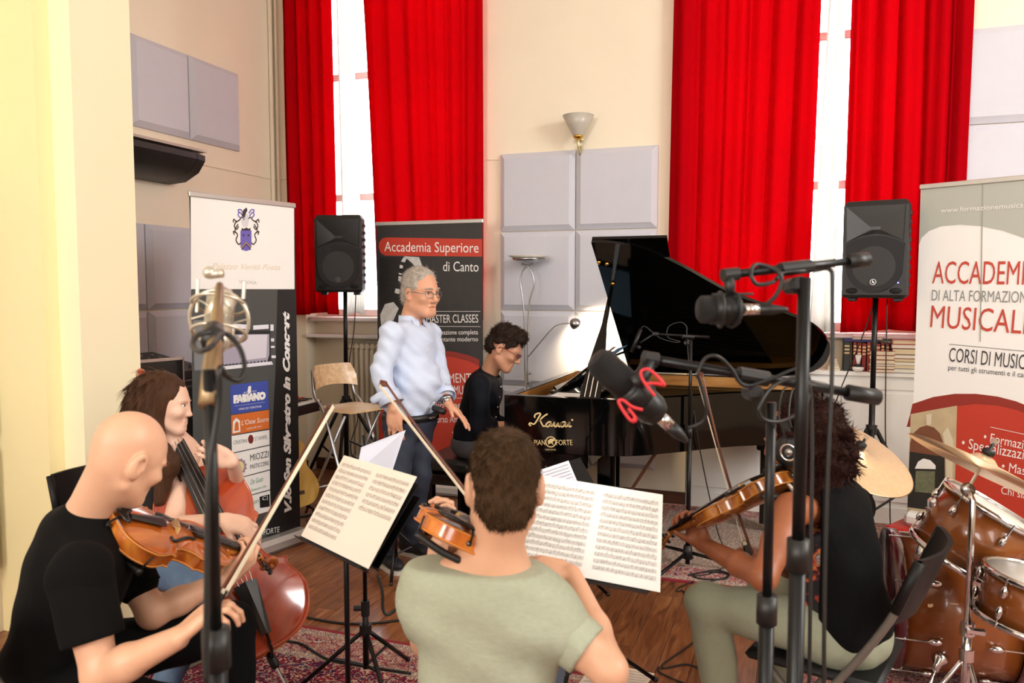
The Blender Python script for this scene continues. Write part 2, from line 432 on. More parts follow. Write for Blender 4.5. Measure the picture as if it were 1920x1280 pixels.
def curtain(name, label, top, bot, zt, zb, y, folds, amp, m, seed=0, lean=0.):
    """top/bot: (x0, x1) at the upper and lower hem"""
    rnd = random.Random(seed); ph = [rnd.uniform(0, 6.28) for _ in range(5)]
    n, k = folds * 10, 24; vs = []; fs = []
    for j in range(k + 1):
        t = j / k; z = zt + (zb - zt) * t
        a0 = top[0] + (bot[0] - top[0]) * t; a1 = top[1] + (bot[1] - top[1]) * t
        for i in range(n + 1):
            s = i / n; w = s * folds * 2 * math.pi + .5 * math.sin(s * 9 + ph[0]) + .25 * math.sin(4 * t + ph[1] + s * 5)
            am = amp * (.55 + .45 * math.sin(s * 5.3 + ph[2])) * (.7 + .5 * t)
            yy = y + am * math.sin(w) + .4 * amp * math.sin(2.3 * w + ph[3]) + lean * t
            xx = a0 + (a1 - a0) * s + .3 * amp * math.cos(w)
            vs.append((xx, yy, z + (.012 * math.sin(s * 7 + ph[4]) if j == k else 0)))
    for j in range(k):
        for i in range(n): a = j * (n + 1) + i; fs.append((a, a + 1, a + n + 2, a + n + 1))
    o = MB().add(vs, fs).build(name, m, smooth=True)
    sd = o.modifiers.new('thickness', 'SOLIDIFY'); sd.thickness = .003
    return setp(o, label, 'curtain')
yc = YB - .09
curtain('red_curtain', 'narrow dark red curtain gathered beside the left wall', (-4.16, -3.70), (-4.13, -3.66), 4.38, 1.40, yc, 4, .06, m_red, 1)
curtain('red_curtain', 'wide red curtain behind the black singing-course banner', (-3.40, -2.33), (-3.27, -2.34), 4.38, 1.37, yc, 6, .042, m_red, 2)
curtain('white_curtain', 'white sheer curtain hanging beside the narrow dark red curtain', (-3.66, -3.52), (-3.62, -3.42), 4.36, 1.40, yc + .05, 3, .018, m_sheer, 3)
curtain('red_curtain', 'wide red curtain hanging behind the raised piano lid', (-.86, .12), (-.90, .07), 4.38, 1.30, yc, 6, .045, m_red, 4)
curtain('red_curtain', 'red curtain behind the loudspeaker and above the stacked books', (.30, 1.02), (.28, 1.0), 4.38, 1.33, yc, 5, .048, m_red, 5)
curtain('white_curtain', 'white sheer curtain in the gap between the red curtains above the piano tail', (.19, .275), (.09, .24), 4.36, 1.33, yc - .02, 2, .02, m_sheer, 6)
for x0, x1, lab in ((-4.25, -2.2, 'steel curtain rod above the window beside the corner'), (-1.0, 1.15, 'steel curtain rod above the window behind the piano')):
    t = thing('curtain_rod', lab, 'curtain rod', (x0, yc, 4.4)); mm = mat('rod_steel', '#b8b8ba', .3, 1.)
    MB().cyl((x0, yc, 4.4), (x1, yc, 4.4), .014).build('rod', mm, t, True)
    for xx in (x0 + .1, x1 - .1): MB().cyl((xx, yc, 4.4), (xx, YB, 4.4), .01).build('bracket', mm, t)

# ------------------------------------------------------------------ acoustic foam panels
m_foam = mat('foam_grey', '#c9c9d2', .9, noise=.03, nscale=8., bump=.1, bscale=200.)
def foam(c, u, w, h, n, label, group, d=.05):
    """bevelled square pad; c centre on the wall, u horizontal, n outward"""
    u = V(u); n = V(n); z = V((0, 0, 1)); c = V(c); e = .045; k = .004
    vs = []
    for dx, dz, dd in ((w / 2 - k, h / 2 - k, .001), (w / 2 - k, h / 2 - k, d * .35), (w / 2 - e, h / 2 - e, d)):
        for sx, sz in ((-1, -1), (1, -1), (1, 1), (-1, 1)): vs.append(c + u * (sx * dx) + z * (sz * dz) + n * dd)
    fs = [(8, 9, 10, 11)]
    for r in (0, 4):
        for i in range(4): fs.append((r + i, r + (i + 1) % 4, r + 4 + (i + 1) % 4, r + 4 + i))
    fs.append((3, 2, 1, 0))
    if u.cross(z).dot(n) < 0: fs = [f[::-1] for f in fs]
    o = MB().add(vs, fs).build('foam_absorber', m_foam)
    return setp(o, label, 'foam absorber', group)
rows = [2.67, 2.06, 1.445, .85, .25]; colx = [-2.205, -1.59, -.965]
rn = ['top', 'second', 'third', 'lowest']
for r in range(4):
    for c in range(2):
        side = ('beside the narrow curtain', 'beside the piano lid')[c]
        foam(((colx[c] + colx[c + 1]) / 2, YB, (rows[r] + rows[r + 1]) / 2), (1, 0, 0), colx[c + 1] - colx[c], rows[r] - rows[r + 1], (0, -1, 0),
             'grey square foam panel in the %s row between the windows, %s column' % (rn[r], ('lamp-side', 'lid-side')[c]), 'foam panels between the two windows')
ys = [5.44, 4.87, 4.30, 3.73]
for c in range(3):
    foam((XL, (ys[c] + ys[c + 1]) / 2, 3.05), (0, 1, 0), .57, .63, (1, 0, 0), 'grey foam panel %s in the row above the black ceiling unit' % ('nearest the corner', 'in the middle', 'beside the yellow pier')[c], 'foam panels high on the left wall')
for r, (z0, z1) in enumerate(((1.46, 2.08), (.85, 1.46))):
    for c, (y0, y1) in enumerate(((4.40, 4.97), (3.83, 4.40))):
        foam((XL, (y0 + y1) / 2, (z0 + z1) / 2), (0, 1, 0), .57, .61, (1, 0, 0), 'grey foam panel in the %s row behind the white and black banner, %s' % (('upper', 'lower')[r], ('banner side', 'pier side')[c]), 'foam panels low on the left wall')
for r, (z0, z1) in enumerate(((2.67, 3.28), (2.06, 2.67))):
    for c, (x0, x1) in enumerate(((.93, 1.55), (1.55, 2.17))):
        foam(((x0 + x1) / 2, YB, (z0 + z1) / 2), (1, 0, 0), .62, .61, (0, -1, 0), 'grey foam panel in the %s row above the music-school banner, %s' % (('upper', 'lower')[r], ('against the curtain', 'away from the curtain')[c]), 'foam panels above the right banner')
for r, (z0, z1) in enumerate(((.31, .92), (.92, 1.53), (1.53, 2.14))):
    foam((XN, 2.30, (z0 + z1) / 2), (0, 1, 0), .61, .61, (1, 0, 0), 'grey foam panel %s on the near wall before the pier' % ('lowest', 'in the middle', 'topmost')[r], 'foam panels on the near left wall')

# ================================================================== furniture and equipment by the walls
m_black = mat('black_lacquer', '#050505', .07, spec=.45)
m_blk = mat('black_plastic', '#141414', .45, bump=.05, bscale=300.)
m_blkmetal = mat('black_metal', '#121213', .35, .4)
m_chrome = mat('chrome', '#d8d8da', .12, 1.)
m_steel = mat('brushed_steel', '#a9a9ab', .3, 1.)
m_brass = mat('brass', '#d8a648', .25, 1.)
m_gold = mat('gold_print', '#dcc28a', .45)
m_paper = mat('paper_white', '#f4f2ee', .8)
m_cream = mat('paper_cream', '#f4e9dc', .8)
m_ink = mat('ink_black', '#3a3836', .8)
m_wtext = mat('print_white', '#f1efec', .7)
m_honey = ramp_mat('inner_rim_wood', [(.3, '#8a5423'), (.55, '#b57a37'), (.8, '#cf9a55')], 3., (1, 1, 9), .3, 6., coat=.4)

def hit(px, py, p0, n):
    d = ray(px, py); return C0 + d * ((V(p0) - C0).dot(V(n)) / d.dot(V(n)))
class Plane:
    """a flat printed face: pixel outlines become real shapes lying on it"""
    def __init__(s, p0, n, parent): s.p0 = V(p0); s.n = V(n).normalized(); s.parent = parent
    def at(s, px, py, layer=1): return hit(px, py, s.p0, s.n) + s.n * (.0012 * layer)
    def poly(s, name, pts, m, layer=1):
        vs = [s.at(*p, layer) for p in pts]
        nn = (vs[1] - vs[0]).cross(vs[2] - vs[0])
        f = tuple(range(len(vs)))
        if nn.dot(s.n) < 0: f = f[::-1]
        return MB().add(vs, [f]).build(name, m, s.parent)
    def line(s, name, pts, m, w, layer=2, closed=False):
        """stroke of width w (metres)"""
        ps = [s.at(*p, layer) for p in pts]; b = MB(); N = len(ps); vs = []
        for i in range(N):
            p, q = (ps[i - 1], ps[(i + 1) % N]) if closed else (ps[max(i - 1, 0)], ps[min(i + 1, N - 1)])
            k = (q - p).normalized().cross(s.n) * (w / 2); vs += [ps[i] - k, ps[i] + k]
        b.add(vs, [(2 * i, 2 * ((i + 1) % N), 2 * ((i + 1) % N) + 1, 2 * i + 1) for i in range(N if closed else N - 1)])
        return b.build(name, m, s.parent)
    def text(s, txt, m, a, c, hpx, layer=2, shear=0., up=None, name='lettering', bold=0.):
        """baseline from pixel a to pixel c, cap height hpx pixels"""
        A, B = s.at(*a, layer), s.at(*c, layer); x = (B - A).normalized(); y = s.n.cross(x)
        h = hpx * (hit(*a, s.p0, s.n) - C0).dot(CF) / FPX
        return text(name, txt, m, axes(A, x, y, s.n), s.parent, h / .69, (B - A).length, shear, bold=bold)

# ------------------------------------------------------------------ grand piano
PXO, PYO, PW = -1.58, 4.28, 1.48
def W(lx, ly, z): return V((PXO + lx, PYO + ly, z))
near = [(p.x, p.y) for p in spline([(.5, 0, 0), (.72, .05, 0), (.95, .24, 0), (1.2, .49, 0), (1.45, .66, 0), (1.66, .81, 0), (1.77, .98, 0), (1.80, 1.16, 0), (1.75, 1.34, 0), (1.62, 1.45, 0), (1.42, 1.48, 0)], 5)]
outl = [(0, 0)] + near + [(0, 1.48)]
piano = thing('grand_piano', 'black lacquered grand piano with its lid propped open against the back wall', 'piano', W(.9, .75, 0))
def inset(poly, d):
    n = len(poly); out = []
    for i in range(n):
        a, b_, c = V(poly[i - 1]), V(poly[i]), V(poly[(i + 1) % n])
        n1 = V((-(b_ - a).y, (b_ - a).x)).normalized(); n2 = V((-(c - b_).y, (c - b_).x)).normalized()
        t = (n1 + n2); t = t / max(.3, t.length_squared / 2); out.append((b_.x + t.x * d, b_.y + t.y * d))
    return out
inn = inset(outl, .055); N = len(outl)
b = MB(); z0, z1 = .68, 1.0
vs = [W(x, y, z0) for x, y in outl] + [W(x, y, z1) for x, y in outl] + [W(x, y, z1) for x, y in inn] + [W(x, y, .90) for x, y in inn]
fs = []
for i in range(N):
    j = (i + 1) % N
    fs += [(i, j, N + j, N + i), (N + i, N + j, 2 * N + j, 2 * N + i)]
b.add(vs, fs + [tuple(range(N - 1, -1, -1))])
auto(b.build('rim', m_black, piano), 50)
b = MB(); vs = [W(x, y, z) for z in (.995, .90) for x, y in inset(outl, .0545)]
b.add(vs, [(i, (i + 1) % N, N + (i + 1) % N, N + i) for i in range(N)])
auto(b.build('inner_rim', m_honey, piano, label='honey coloured wooden inner rim'), 50)
MB().prism(inset([p for p in outl if p[0] > .42] + [(.42, 1.48), (.42, 0)][:0], .05), .885, .90, Matrix.Translation(W(0, 0, 0))).build('iron_plate', mat('plate_gold', '#b58a3c', .35, .7, noise=.1), piano, label='gold painted iron plate')
b = MB()
for k in range(40):
    y = .18 + k * .03; b.tube([W(.46, y, .93), W(min(.62 + k * .028, 1.66), min(y + .14, 1.36), .93)], .0014, 4)
b.build('string_set', mat('string_bronze', '#4a3416', .5, .6), piano)['kind'] = 'stuff'
MB().box(W(.25, .74, .64), (.5, 1.47, .08), bev=.005).build('keybed', m_black, piano)
MB().box(W(.012, .74, .715), (.024, 1.35, .07), bev=.004).build('key_slip', m_black, piano)
b = MB()
for k in range(52): b.box(W(.105, .13 + k * .0235, .735), (.15, .0225, .02))
b.build('white_keys', mat('ivory_white', '#f3f0e6', .25), piano)
b = MB()
for k in range(51):
    if k % 7 not in (2, 6): b.box(W(.135, .142 + k * .0235, .752), (.09, .011, .016))
b.build('black_keys', m_black, piano)
b = MB(); b.box(W(.2, .74, .85), (.025, 1.36, .22), bev=.006); b.build('fallboard', m_black, piano)
b = MB(); b.box(W(.32, .74, .975), (.24, 1.36, .02), bev=.004); b.build('desk_shelf', m_black, piano)
# legs, lyre
for lx, ly in ((.32, .16), (.32, 1.3), (1.45, 1.15)):
    b = MB(); b.prism([(-.06, -.06), (.06, -.06), (.06, .06), (-.06, .06)], .07, .60, Matrix.Translation(W(lx, ly, 0))); b.box(W(lx, ly, .62), (.17, .17, .12), bev=.01)
    leg = b.build('leg', m_black, piano)
    b = MB(); b.cyl(W(lx - .015, ly, .035), W(lx + .015, ly, .035), .035); b.cyl(W(lx, ly, .04), W(lx, ly, .08), .02); b.build('caster', m_brass, leg)
b = MB(); b.box(W(.5, .74, .14), (.12, .3, .06), bev=.01)
for s in (-1, 1): b.box(W(.5, .74 + s * .07, .4), (.03, .03, .5))
lyre = b.build('pedal_lyre', m_black, piano)
b = MB()
for s in (-1, 1): b.cyl(W(.52, .74 + s * .07, .17), W(.82, .74 + s * .1, .66), .008)
b.build('lyre_brace', mat('brown_wood_rod', '#6b4028', .4), lyre)
for s in (-1, 0, 1): MB().box(W(.40, .74 + s * .07, .09), (.12, .03, .012), bev=.004).build('pedal', m_brass, lyre)
# lid with folded front flap, hinged along the wall side
TH = R(36.5); HZ = 1.006
def LID(lx, s, k=0.): return W(lx, PW - s * math.cos(TH) + k * math.sin(TH), HZ + s * math.sin(TH) + k * math.cos(TH))
lid_poly = [(x, PW - y) for x, y in outl if x >= .5] ; lid_poly = [(.44, PW)] + lid_poly + [(.44, 0.)]
MLID = axes(LID(0, 0), V((1, 0, 0)), LID(0, 1) - LID(0, 0), LID(0, 0, 1) - LID(0, 0))
lid = auto(MB().prism(lid_poly[::-1], 0, .022, MLID).build('lid', m_black, piano), 50)
MB().prism([(.44, 0), (.88, 0), (.88, PW), (.44, PW)], .026, .046, MLID).build('front_flap', m_black, lid)
for px, py in ((1123, 491), (1138, 494), (1149, 531)):
    q = hit(px, py, LID(0, 0, -.004), LID(0, 0, 1) - LID(0, 0)); n = LID(0, 0, -1) - LID(0, 0)
    MB().lathe([(0.0, .014), (.008, .012), (.013, .004), (.013, 0)][::-1], 14, q, n).build('brass_knob', m_brass, lid, True)
qt = hit(1148, 533, LID(0, 0, -.004), LID(0, 0, 1) - LID(0, 0)); qb = W(.50, .035, .99)
b = MB(); d = (qt - qb); sx = V((1, 0, 0))
for (t, w) in ((0, .055), (.12, .05), (.35, .04), (.5, .022), (.8, .012), (1, .009)): pass
prof = [(0, .06), (.15, .055), (.32, .045), (.48, .03), (.62, .016), (1., .008)]
vs = []
for t, w in prof:
    c = qb + d * t
    for sgn, yy in ((-1, -.008), (1, -.008), (1, .008), (-1, .008)): vs.append(c + V((sgn * w, yy, 0)))
fs = [(3, 2, 1, 0)]
for i in range(len(prof) - 1):
    for k in range(4): fs.append((i * 4 + k, i * 4 + (k + 1) % 4, i * 4 + 4 + (k + 1) % 4, i * 4 + 4 + k))
prop = MB().add(vs, fs).build('prop_stick', m_black, piano)
b = MB()
for k in (-.55, 0, .55):
    b.box(qb + d * .16 + V((k * .055, -.0095, 0)), (.004, .003, d.length * .27), frame(d, (0, 1, 0)))
b.build('prop_slot', mat('slot_light', '#e8dcc8', .6), prop)
# music desk, tilted back toward the tail
dk = []
DB, DT = W(.24, .0, .99), W(.47, .0, 1.17)
def DESK(y, t, k=0.): q = DB + (DT - DB) * t; return V((q.x - k * .6, PYO + y, q.z + k * .8))
b = MB()
for (y0, y1, t0, t1) in ((.30, 1.16, 0, .12), (.30, 1.16, .88, 1), (.30, .42, .12, .88), (.66, .80, .12, .88), (1.04, 1.16, .12, .88)):
    vs = [DESK(y, t, k) for k in (0, .014) for (y, t) in ((y0, t0), (y1, t0), (y1, t1), (y0, t1))]
    b.add(vs, [(0, 1, 2, 3), (7, 6, 5, 4), (0, 4, 5, 1), (1, 5, 6, 2), (2, 6, 7, 3), (3, 7, 4, 0)])
desk = b.build('music_desk', m_black, piano)
b = MB()
for y in (.36, 1.1): b.tube([DESK(y, .75, -.01), W(.58, y, .99)], .007, 6)
b.box(W(.34, .74, .99), (.3, .9, .012)); b.build('desk_support', m_black, desk)
MB().box(DESK(.75, -.04, .02), (.05, .86, .012), frame(DT - DB, (0, 1, 0))).build('desk_ledge', m_black, desk)
# lettering on the side
gp = Plane(W(0, -.002, .8), (0, -1, 0), piano)
def cr(pts): return [(800 + x * .2031, 700 + y * .2031) for x, y in pts]
KAW = [[(965, 482), (947, 470), (958, 456), (990, 466), (1015, 440), (1036, 402), (1052, 376), (1040, 366), (1010, 374), (996, 394), (1003, 407)],
       [(1118, 372), (1085, 392), (1048, 424), (1030, 430), (1046, 428), (1060, 456), (1080, 486), (1102, 478)],
       [(1152, 450), (1130, 446), (1106, 466), (1106, 486), (1126, 488), (1151, 456), (1146, 482), (1164, 484)],
       [(1164, 484), (1181, 450), (1180, 480), (1194, 490), (1216, 455), (1214, 480), (1230, 489), (1246, 455), (1256, 462)],
       [(1284, 450), (1262, 447), (1240, 470), (1245, 488), (1262, 488), (1286, 455), (1280, 485), (1298, 488)],
       [(1298, 488), (1322, 450), (1312, 480), (1325, 491), (1338, 480)]]
for s in KAW:
    q = [(p.x, p.y) for p in spline([(*c, 0) for c in cr(s)], 5)]
    gp.line('gold_script', q, m_gold, .0088)
gp.poly('gold_script', [(1073 + 2 * math.cos(t * .785), 787 + 2 * math.sin(t * .785)) for t in range(8)], m_gold)
gp.text('IL PIAN', m_gold, (992, 834), (1022.5, 834), 10, name='gold_lettering')
gp.text('FORTE', m_gold, (1043.5, 834), (1073.5, 834), 10, name='gold_lettering')
ring = [(1033 + 9.5 * math.cos(t * .2618), 828 + 9.5 * math.sin(t * .2618)) for t in range(24)]
gp.line('gold_ring', ring, m_gold, .006, closed=True)
gp.poly('gold_emblem', [(1027, 826), (1032, 822), (1039, 822), (1040, 826), (1036, 828), (1038, 834), (1033, 830), (1028, 833)], m_gold)
gp.text('VERONA', m_gold, (1022, 844), (1043, 844), 3, name='gold_lettering')
# papers on the piano
def sheet(name, label, cat, pts, m, th=.0015, group=None):
    n = (V(pts[1]) - V(pts[0])).cross(V(pts[2]) - V(pts[0])).normalized() * th
    k = len(pts); vs = [V(p) for p in pts] + [V(p) + n for p in pts]
    o = MB().add(vs, [tuple(range(k - 1, -1, -1)), tuple(range(k, 2 * k))] + [(i, (i + 1) % k, k + (i + 1) % k, k + i) for i in range(k)]).build(name, m)
    return setp(o, label, cat, group)
sheet('sheet_music', 'white music sheet lying flat on the piano beside the lamp pole', 'sheet music', [W(.24, .12, .988), W(.44, .12, .988), W(.44, .40, .988), W(.24, .40, .988)], m_paper)
sheet('sheet_music', 'grey backed score leaning on the piano music desk', 'sheet music', [DESK(.62, .06, .017), DESK(.34, .06, .017), DESK(.34, 1.22, .017), DESK(.62, 1.22, .017)], mat('score_back', '#b9b2a6', .8))
sheet('sheet_music', 'blue covered score propped on the piano music desk', 'sheet music', [DESK(.98, .06, .019), DESK(.66, .06, .019), DESK(.66, 1.28, .019), DESK(.98, 1.28, .019)], mat('score_blue', '#79a9cf', .7))
sheet('sheet_music', 'pink patterned score on the piano music desk behind the grey one', 'sheet music', [DESK(.56, .08, .024), DESK(.40, .08, .024), DESK(.40, 1.42, .024), DESK(.56, 1.36, .024)], mat('score_pink', '#c9b3a6', .7, noise=.3, nscale=30))

# piano bench
bench = thing('piano_bench', 'black padded piano bench under the seated pianist', 'bench', W(-.62, .62, 0))
auto(MB().box(W(-.62, .62, .47), (.36, .66, .10), bev=.03).build('seat_pad', mat('black_leather', '#0d0d0e', .35, bump=.1, bscale=120.), bench))
MB().box(W(-.62, .62, .385), (.34, .64, .07)).build('apron', m_black, bench)
for sx in (-.13, .13):
    for sy in (-.27, .27): MB().box(W(-.62 + sx, .62 + sy, .175), (.055, .055, .35)).build('leg', m_black, bench)

# ------------------------------------------------------------------ lamps
lamp = thing('floor_lamp', 'slim steel floor lamp with glass uplight dish and lit reading arm', 'floor lamp', (-1.965, 5.72, 0))
LX, LY = -1.965, 5.70
def LP(px, py): return PY(px, py, LY)
MB().lathe([(.13, 0), (.13, .02), (.02, .03), (.014, .05)], 24, (LX, LY, 0)).build('base', m_steel, lamp, True)
lft = [(LX - .012, LY, .04), LP(984, 745), LP(984, 690), LP(983, 600), LP(980, 560), LP(976, 530), LP(979, 510), LP(989, 499), LP(1002, 494)]
rgt = [(LX + .012, LY, .04), LP(989, 745), LP(989, 690), LP(990, 610), LP(993, 565), LP(1001, 535), LP(999, 515), LP(990, 500), LP(978, 495)]
b = MB(); b.tube(spline(lft, 6), .006, 8); b.tube(spline(rgt, 6), .006, 8); b.build('pole', m_steel, lamp, True)
c = LP(991, 490)
MB().lathe([(.004, -.02), (.05, -.012), (.10, .004), (.13, .02)], 28, c).build('dish_mount', m_steel, lamp, True)
MB().lathe([(.06, .008), (.12, .024), (.155, .042), (.15, .044), (.115, .028), (.05, .012)], 32, c).build('glass_dish', mat('frosted_glass', '#efe9d8', .35, trans=.25), lamp, True, label='frosted glass dish')
arm = spline([LP(989, 670), LP(1010, 645), LP(1030, 622), LP(1042, 611), LP(1054, 607), LP(1068, 606)], 6)
MB().tube(arm, .005, 8).build('reading_arm', m_steel, lamp, True)
hc = LP(1079, 607); hd = V((.45, .6, -.55)).normalized()
MB().lathe([(.002, -.045), (.022, -.04), (.036, -.025), (.045, 0), (.044, .014), (.041, .012), (.034, -.018), (.015, -.032)], 20, hc, hd).build('reading_head', m_steel, lamp, True)
b = MB(); b.box(LP(987, 712), (.02, .03, .13)); b.cyl(LP(987, 700), LP(996, 700), .008); b.cyl(LP(987, 716), LP(996, 716), .008); b.build('switch', m_steel, lamp)
MB().ball(hc + hd * .005, .018).build('bulb', mat('bulb_glow', '#ffd9a0', .5, emit=30.), lamp, True)
ld = bpy.data.lights.new('reading_bulb', 'SPOT'); ld.energy = 40; ld.color = (1., .78, .5); ld.spot_size = R(172); ld.spot_blend = 1.; ld.shadow_soft_size = .03
lo = bpy.data.objects.new('reading_bulb', ld); COL.objects.link(lo); lo.location = hc + hd * .03
lo.rotation_euler = hd.to_track_quat('-Z', 'Y').to_euler()
c = PY(1084, 255, YB - .11)
sc = thing('wall_lamp', 'frosted glass cone wall lamp above the grey foam panels', 'wall lamp', (c.x, YB, c.z - .12))
MB().lathe([(.035, .0), (.04, .005), (.075, .07), (.118, .15), (.114, .15), (.07, .07), (.034, .012)], 28, c).build('shade', mat('lamp_glass', '#dcd6c8', .3, trans=.3, noise=.08), sc, True)
MB().lathe([(.012, -.03), (.036, -.012), (.04, .002), (.03, .006)], 20, c).build('collar', m_brass, sc, True)
b = MB(); b.tube([c + V((0, 0, -.02)), c + V((0, .01, -.08)), V((c.x, YB - .03, c.z - .14)), V((c.x, YB - .03, 2.69))], .011, 8); b.cyl((c.x, YB - .03, 2.74), (c.x, YB, 2.74), .02); b.build('stem', mat('cream_metal', '#dccf9f', .35, .5), sc, True)

# ------------------------------------------------------------------ loudspeakers on tripod stands
def speaker(px, py, z, label, face, led=False):
    """px,py: pixel of the cabinet centre"""
    c = P(px, py, z); f = V(face).normalized(); u = V((0, 0, 1)); r = u.cross(f).normalized() * 1.0   # r: to the viewer's right
    w, h, dpt = .37, .60, .34
    t = thing('loudspeaker', label, 'speaker', c - u * (h / 2))
    M = axes(c, r, u, f)
    b = MB(); b.m = M
    prof = [(-w / 2, .10), (w / 2, .10), (w / 2, -.02), (w * .33, -.24), (-w * .33, -.24), (-w / 2, -.02)]
    vs = []
    e = .02
    for yy, sc_ in ((-h / 2, .93), (-h / 2 + e, 1.), (h / 2 - e * 1.6, 1.), (h / 2, .9)):
        for x, zz in prof: vs.append((x * sc_, yy + (.018 * (1 - (2 * x / w) ** 2) if yy > 0 else 0), zz * sc_))
    fs = [(5, 4, 3, 2, 1, 0)] + [tuple(range(18, 24))]
    for k in range(3):
        for i in range(6): fs.append((k * 6 + i, k * 6 + (i + 1) % 6, k * 6 + 6 + (i + 1) % 6, k * 6 + 6 + i))
    fs = [q[::-1] for q in fs]
    b.add(vs, fs); cab = b.build('cabinet', m_blk, t)
    # horn: recessed flare drawn as a stepped frame in front of the face
    b = MB(); b.m = M; F0 = .101
    o = [(-.165, .265), (.165, .265), (.16, .05), (.08, .085), (0, .10), (-.08, .085), (-.16, .05)]
    i_ = [(-.03, .14), (.03, .14), (.03, .12), (.015, .12), (0, .12), (-.015, .12), (-.03, .12)]
    vs = [(x, y, F0 + .012) for x, y in o] + [(x, y, F0 - .0) for x, y in i_]
    b.add(vs, [(k, (k + 1) % 7, 7 + (k + 1) % 7, 7 + k)[::-1] for k in range(7)] + [(7, 8, 9, 10, 11, 12, 13)])
    b.build('horn', mat('horn_black', '#0a0a0a', .35), t)
    b = MB(); b.m = M
    out = [(-.166, .035)] + [(x, .035 + .05 * (1 - (x / .166) ** 2)) for x in (-.11, -.05, 0, .05, .11)] + [(.166, .035)]
    out += [(.166 * math.cos(a), -.09 + .175 * math.sin(a)) for a in [-k * math.pi / 10 for k in range(1, 10)]]
    b.prism(out[::-1], F0 - .002, F0 + .016)
    g = b.build('grille', mat('speaker_grille', '#2c2c2d', .6, .3, bump=.5, bscale=900.), t)
    b = MB(); b.m = M; b.lathe([(.135, .0165), (.12, .0185), (0, .0185)], 36, (0, -.105, F0 - .002)); b.build('woofer_disc', mat('woofer_grey', '#343435', .6, bump=.4, bscale=900.), g)
    b = MB(); b.m = M; b.torus((0, -.20, F0 + .019), .017, .0025, (0, 0, 1), 20, 6)
    b.box((-.003, -.197, F0 + .019), (.005, .018, .002)); b.box((.005, -.203, F0 + .019), (.005, .014, .002)); b.box((.001, -.199, F0 + .019), (.014, .004, .002))
    b.build('badge', m_steel, g)
    for s in (-1, 1):
        b = MB(); b.m = M; b.ball((s * .125, -.255, F0 - .008), (.045, .024, .012)); b.build('port', mat('port_black', '#020202', .8), t, True)
        b = MB(); b.m = M; b.box((s * .13, -.31, .03), (.05, .025, .06), bev=.006); b.build('foot', m_blk, t)
    b = MB(); b.m = M
    for k in range(9): b.box((w / 2 - .004, -.22 + k * .055, -.01), (.016, .03, .05), bev=.004)
    b.build('side_rib', m_blk, t)
    if led:
        b = MB(); b.m = M; b.ball((.14, -.205, F0 + .017), .004, 8); b.build('power_light', mat('led_blue', '#7070ff', .4, emit=8.), t)
    return c
def spk_stand(label, top, base, m=None, yaw=0., rad=.55):
    top = V(top); base = V(base); t = thing('speaker_stand', label, 'speaker stand', base)
    d = (top - base)
    MB().cyl(base + d * .04, base + d * .62, .019).build('lower_pole', m_blkmetal, t, True)
    MB().cyl(base + d * .6, top, .0165).build('upper_pole', m_blkmetal, t, True)
    MB().cyl(base + d * .58, base + d * .63, .028).build('collar', m_blkmetal, t)
    MB().cyl(base + d * .605, base + d * .605 - CR * .055, .013).build('clamp_knob', m_blk, t)
    hub = base + d * .46; MB().cyl(hub - V((0, 0, .03)), hub + V((0, 0, .03)), .034).build('hub', m_blk, t)
    for k in range(3):
        a = yaw + k * 2.094; e = base + V((math.cos(a) * rad, math.sin(a) * rad, .012))
        lg = MB().tube([hub + V((math.cos(a) * .03, math.sin(a) * .03, 0)), e], .014, 8).build('leg', m_blkmetal, t, True)
        MB().ball(e, .019, 8).build('rubber_foot', m_blk, lg, True)
        MB().tube([base + d * .12 + V((math.cos(a) * .02, math.sin(a) * .02, 0)), hub + (e - hub) * .55], .008, 6).build('brace', m_blkmetal, t)
c1 = speaker(640, 476, 6.25, 'black loudspeaker on a stand before the narrow dark red curtain', (.34, -1, -.02))
g1 = V((c1.x + .03, c1.y - .02, 0)); spk_stand('black tripod speaker stand beside the plywood folding chair', (c1.x + .03, c1.y, c1.z - .30), g1, yaw=.9, rad=.45)
c2 = speaker(1645, 468, 4.95, 'black loudspeaker with a small blue light beside the music-school banner', (-.25, -1, -.02), True)
spk_stand('black tripod speaker stand behind the bronze crash cymbal', (c2.x, c2.y + .02, c2.z - .30), (c2.x, c2.y + .02, 0), yaw=.25, rad=.40)
def cable(label, pts, r=.005, name='cable', n=6, m=None):
    return setp(MB().tube(spline(pts, n), r, 6).build(name, m or m_blk, None, True), label, 'cable')
cable('thin black cable hanging from the loudspeaker before the dark red curtain', [c1 + V((.08, .08, -.31)), c1 + V((.07, .06, -.6)), c1 + V((.03, .04, -.95)), c1 + V((.1, .05, -1.3)), c1 + V((.06, .0, -1.55)), V((g1.x + .1, g1.y + .12, .008)), V((g1.x + .3, g1.y + .12, .008))], .004)
cable('thin black cable hanging from the loudspeaker with the blue light', [c2 + V((.07, .05, -.31)), c2 + V((.075, .04, -.8)), c2 + V((.085, .03, -1.2)), c2 + V((.12, .06, -1.5)), V((c2.x + .15, c2.y + .05, .008)), V((c2.x + .3, c2.y - .02, .008))], .004)
cable('black cable slung from the speaker pole down toward the piano tail', [c2 + V((-.01, .03, -.35)), c2 + V((-.09, .05, -.62)), c2 + V((-.2, .1, -.95)), c2 + V((-.28, .12, -1.3)), V((c2.x - .3, c2.y + .1, .008))], .004)

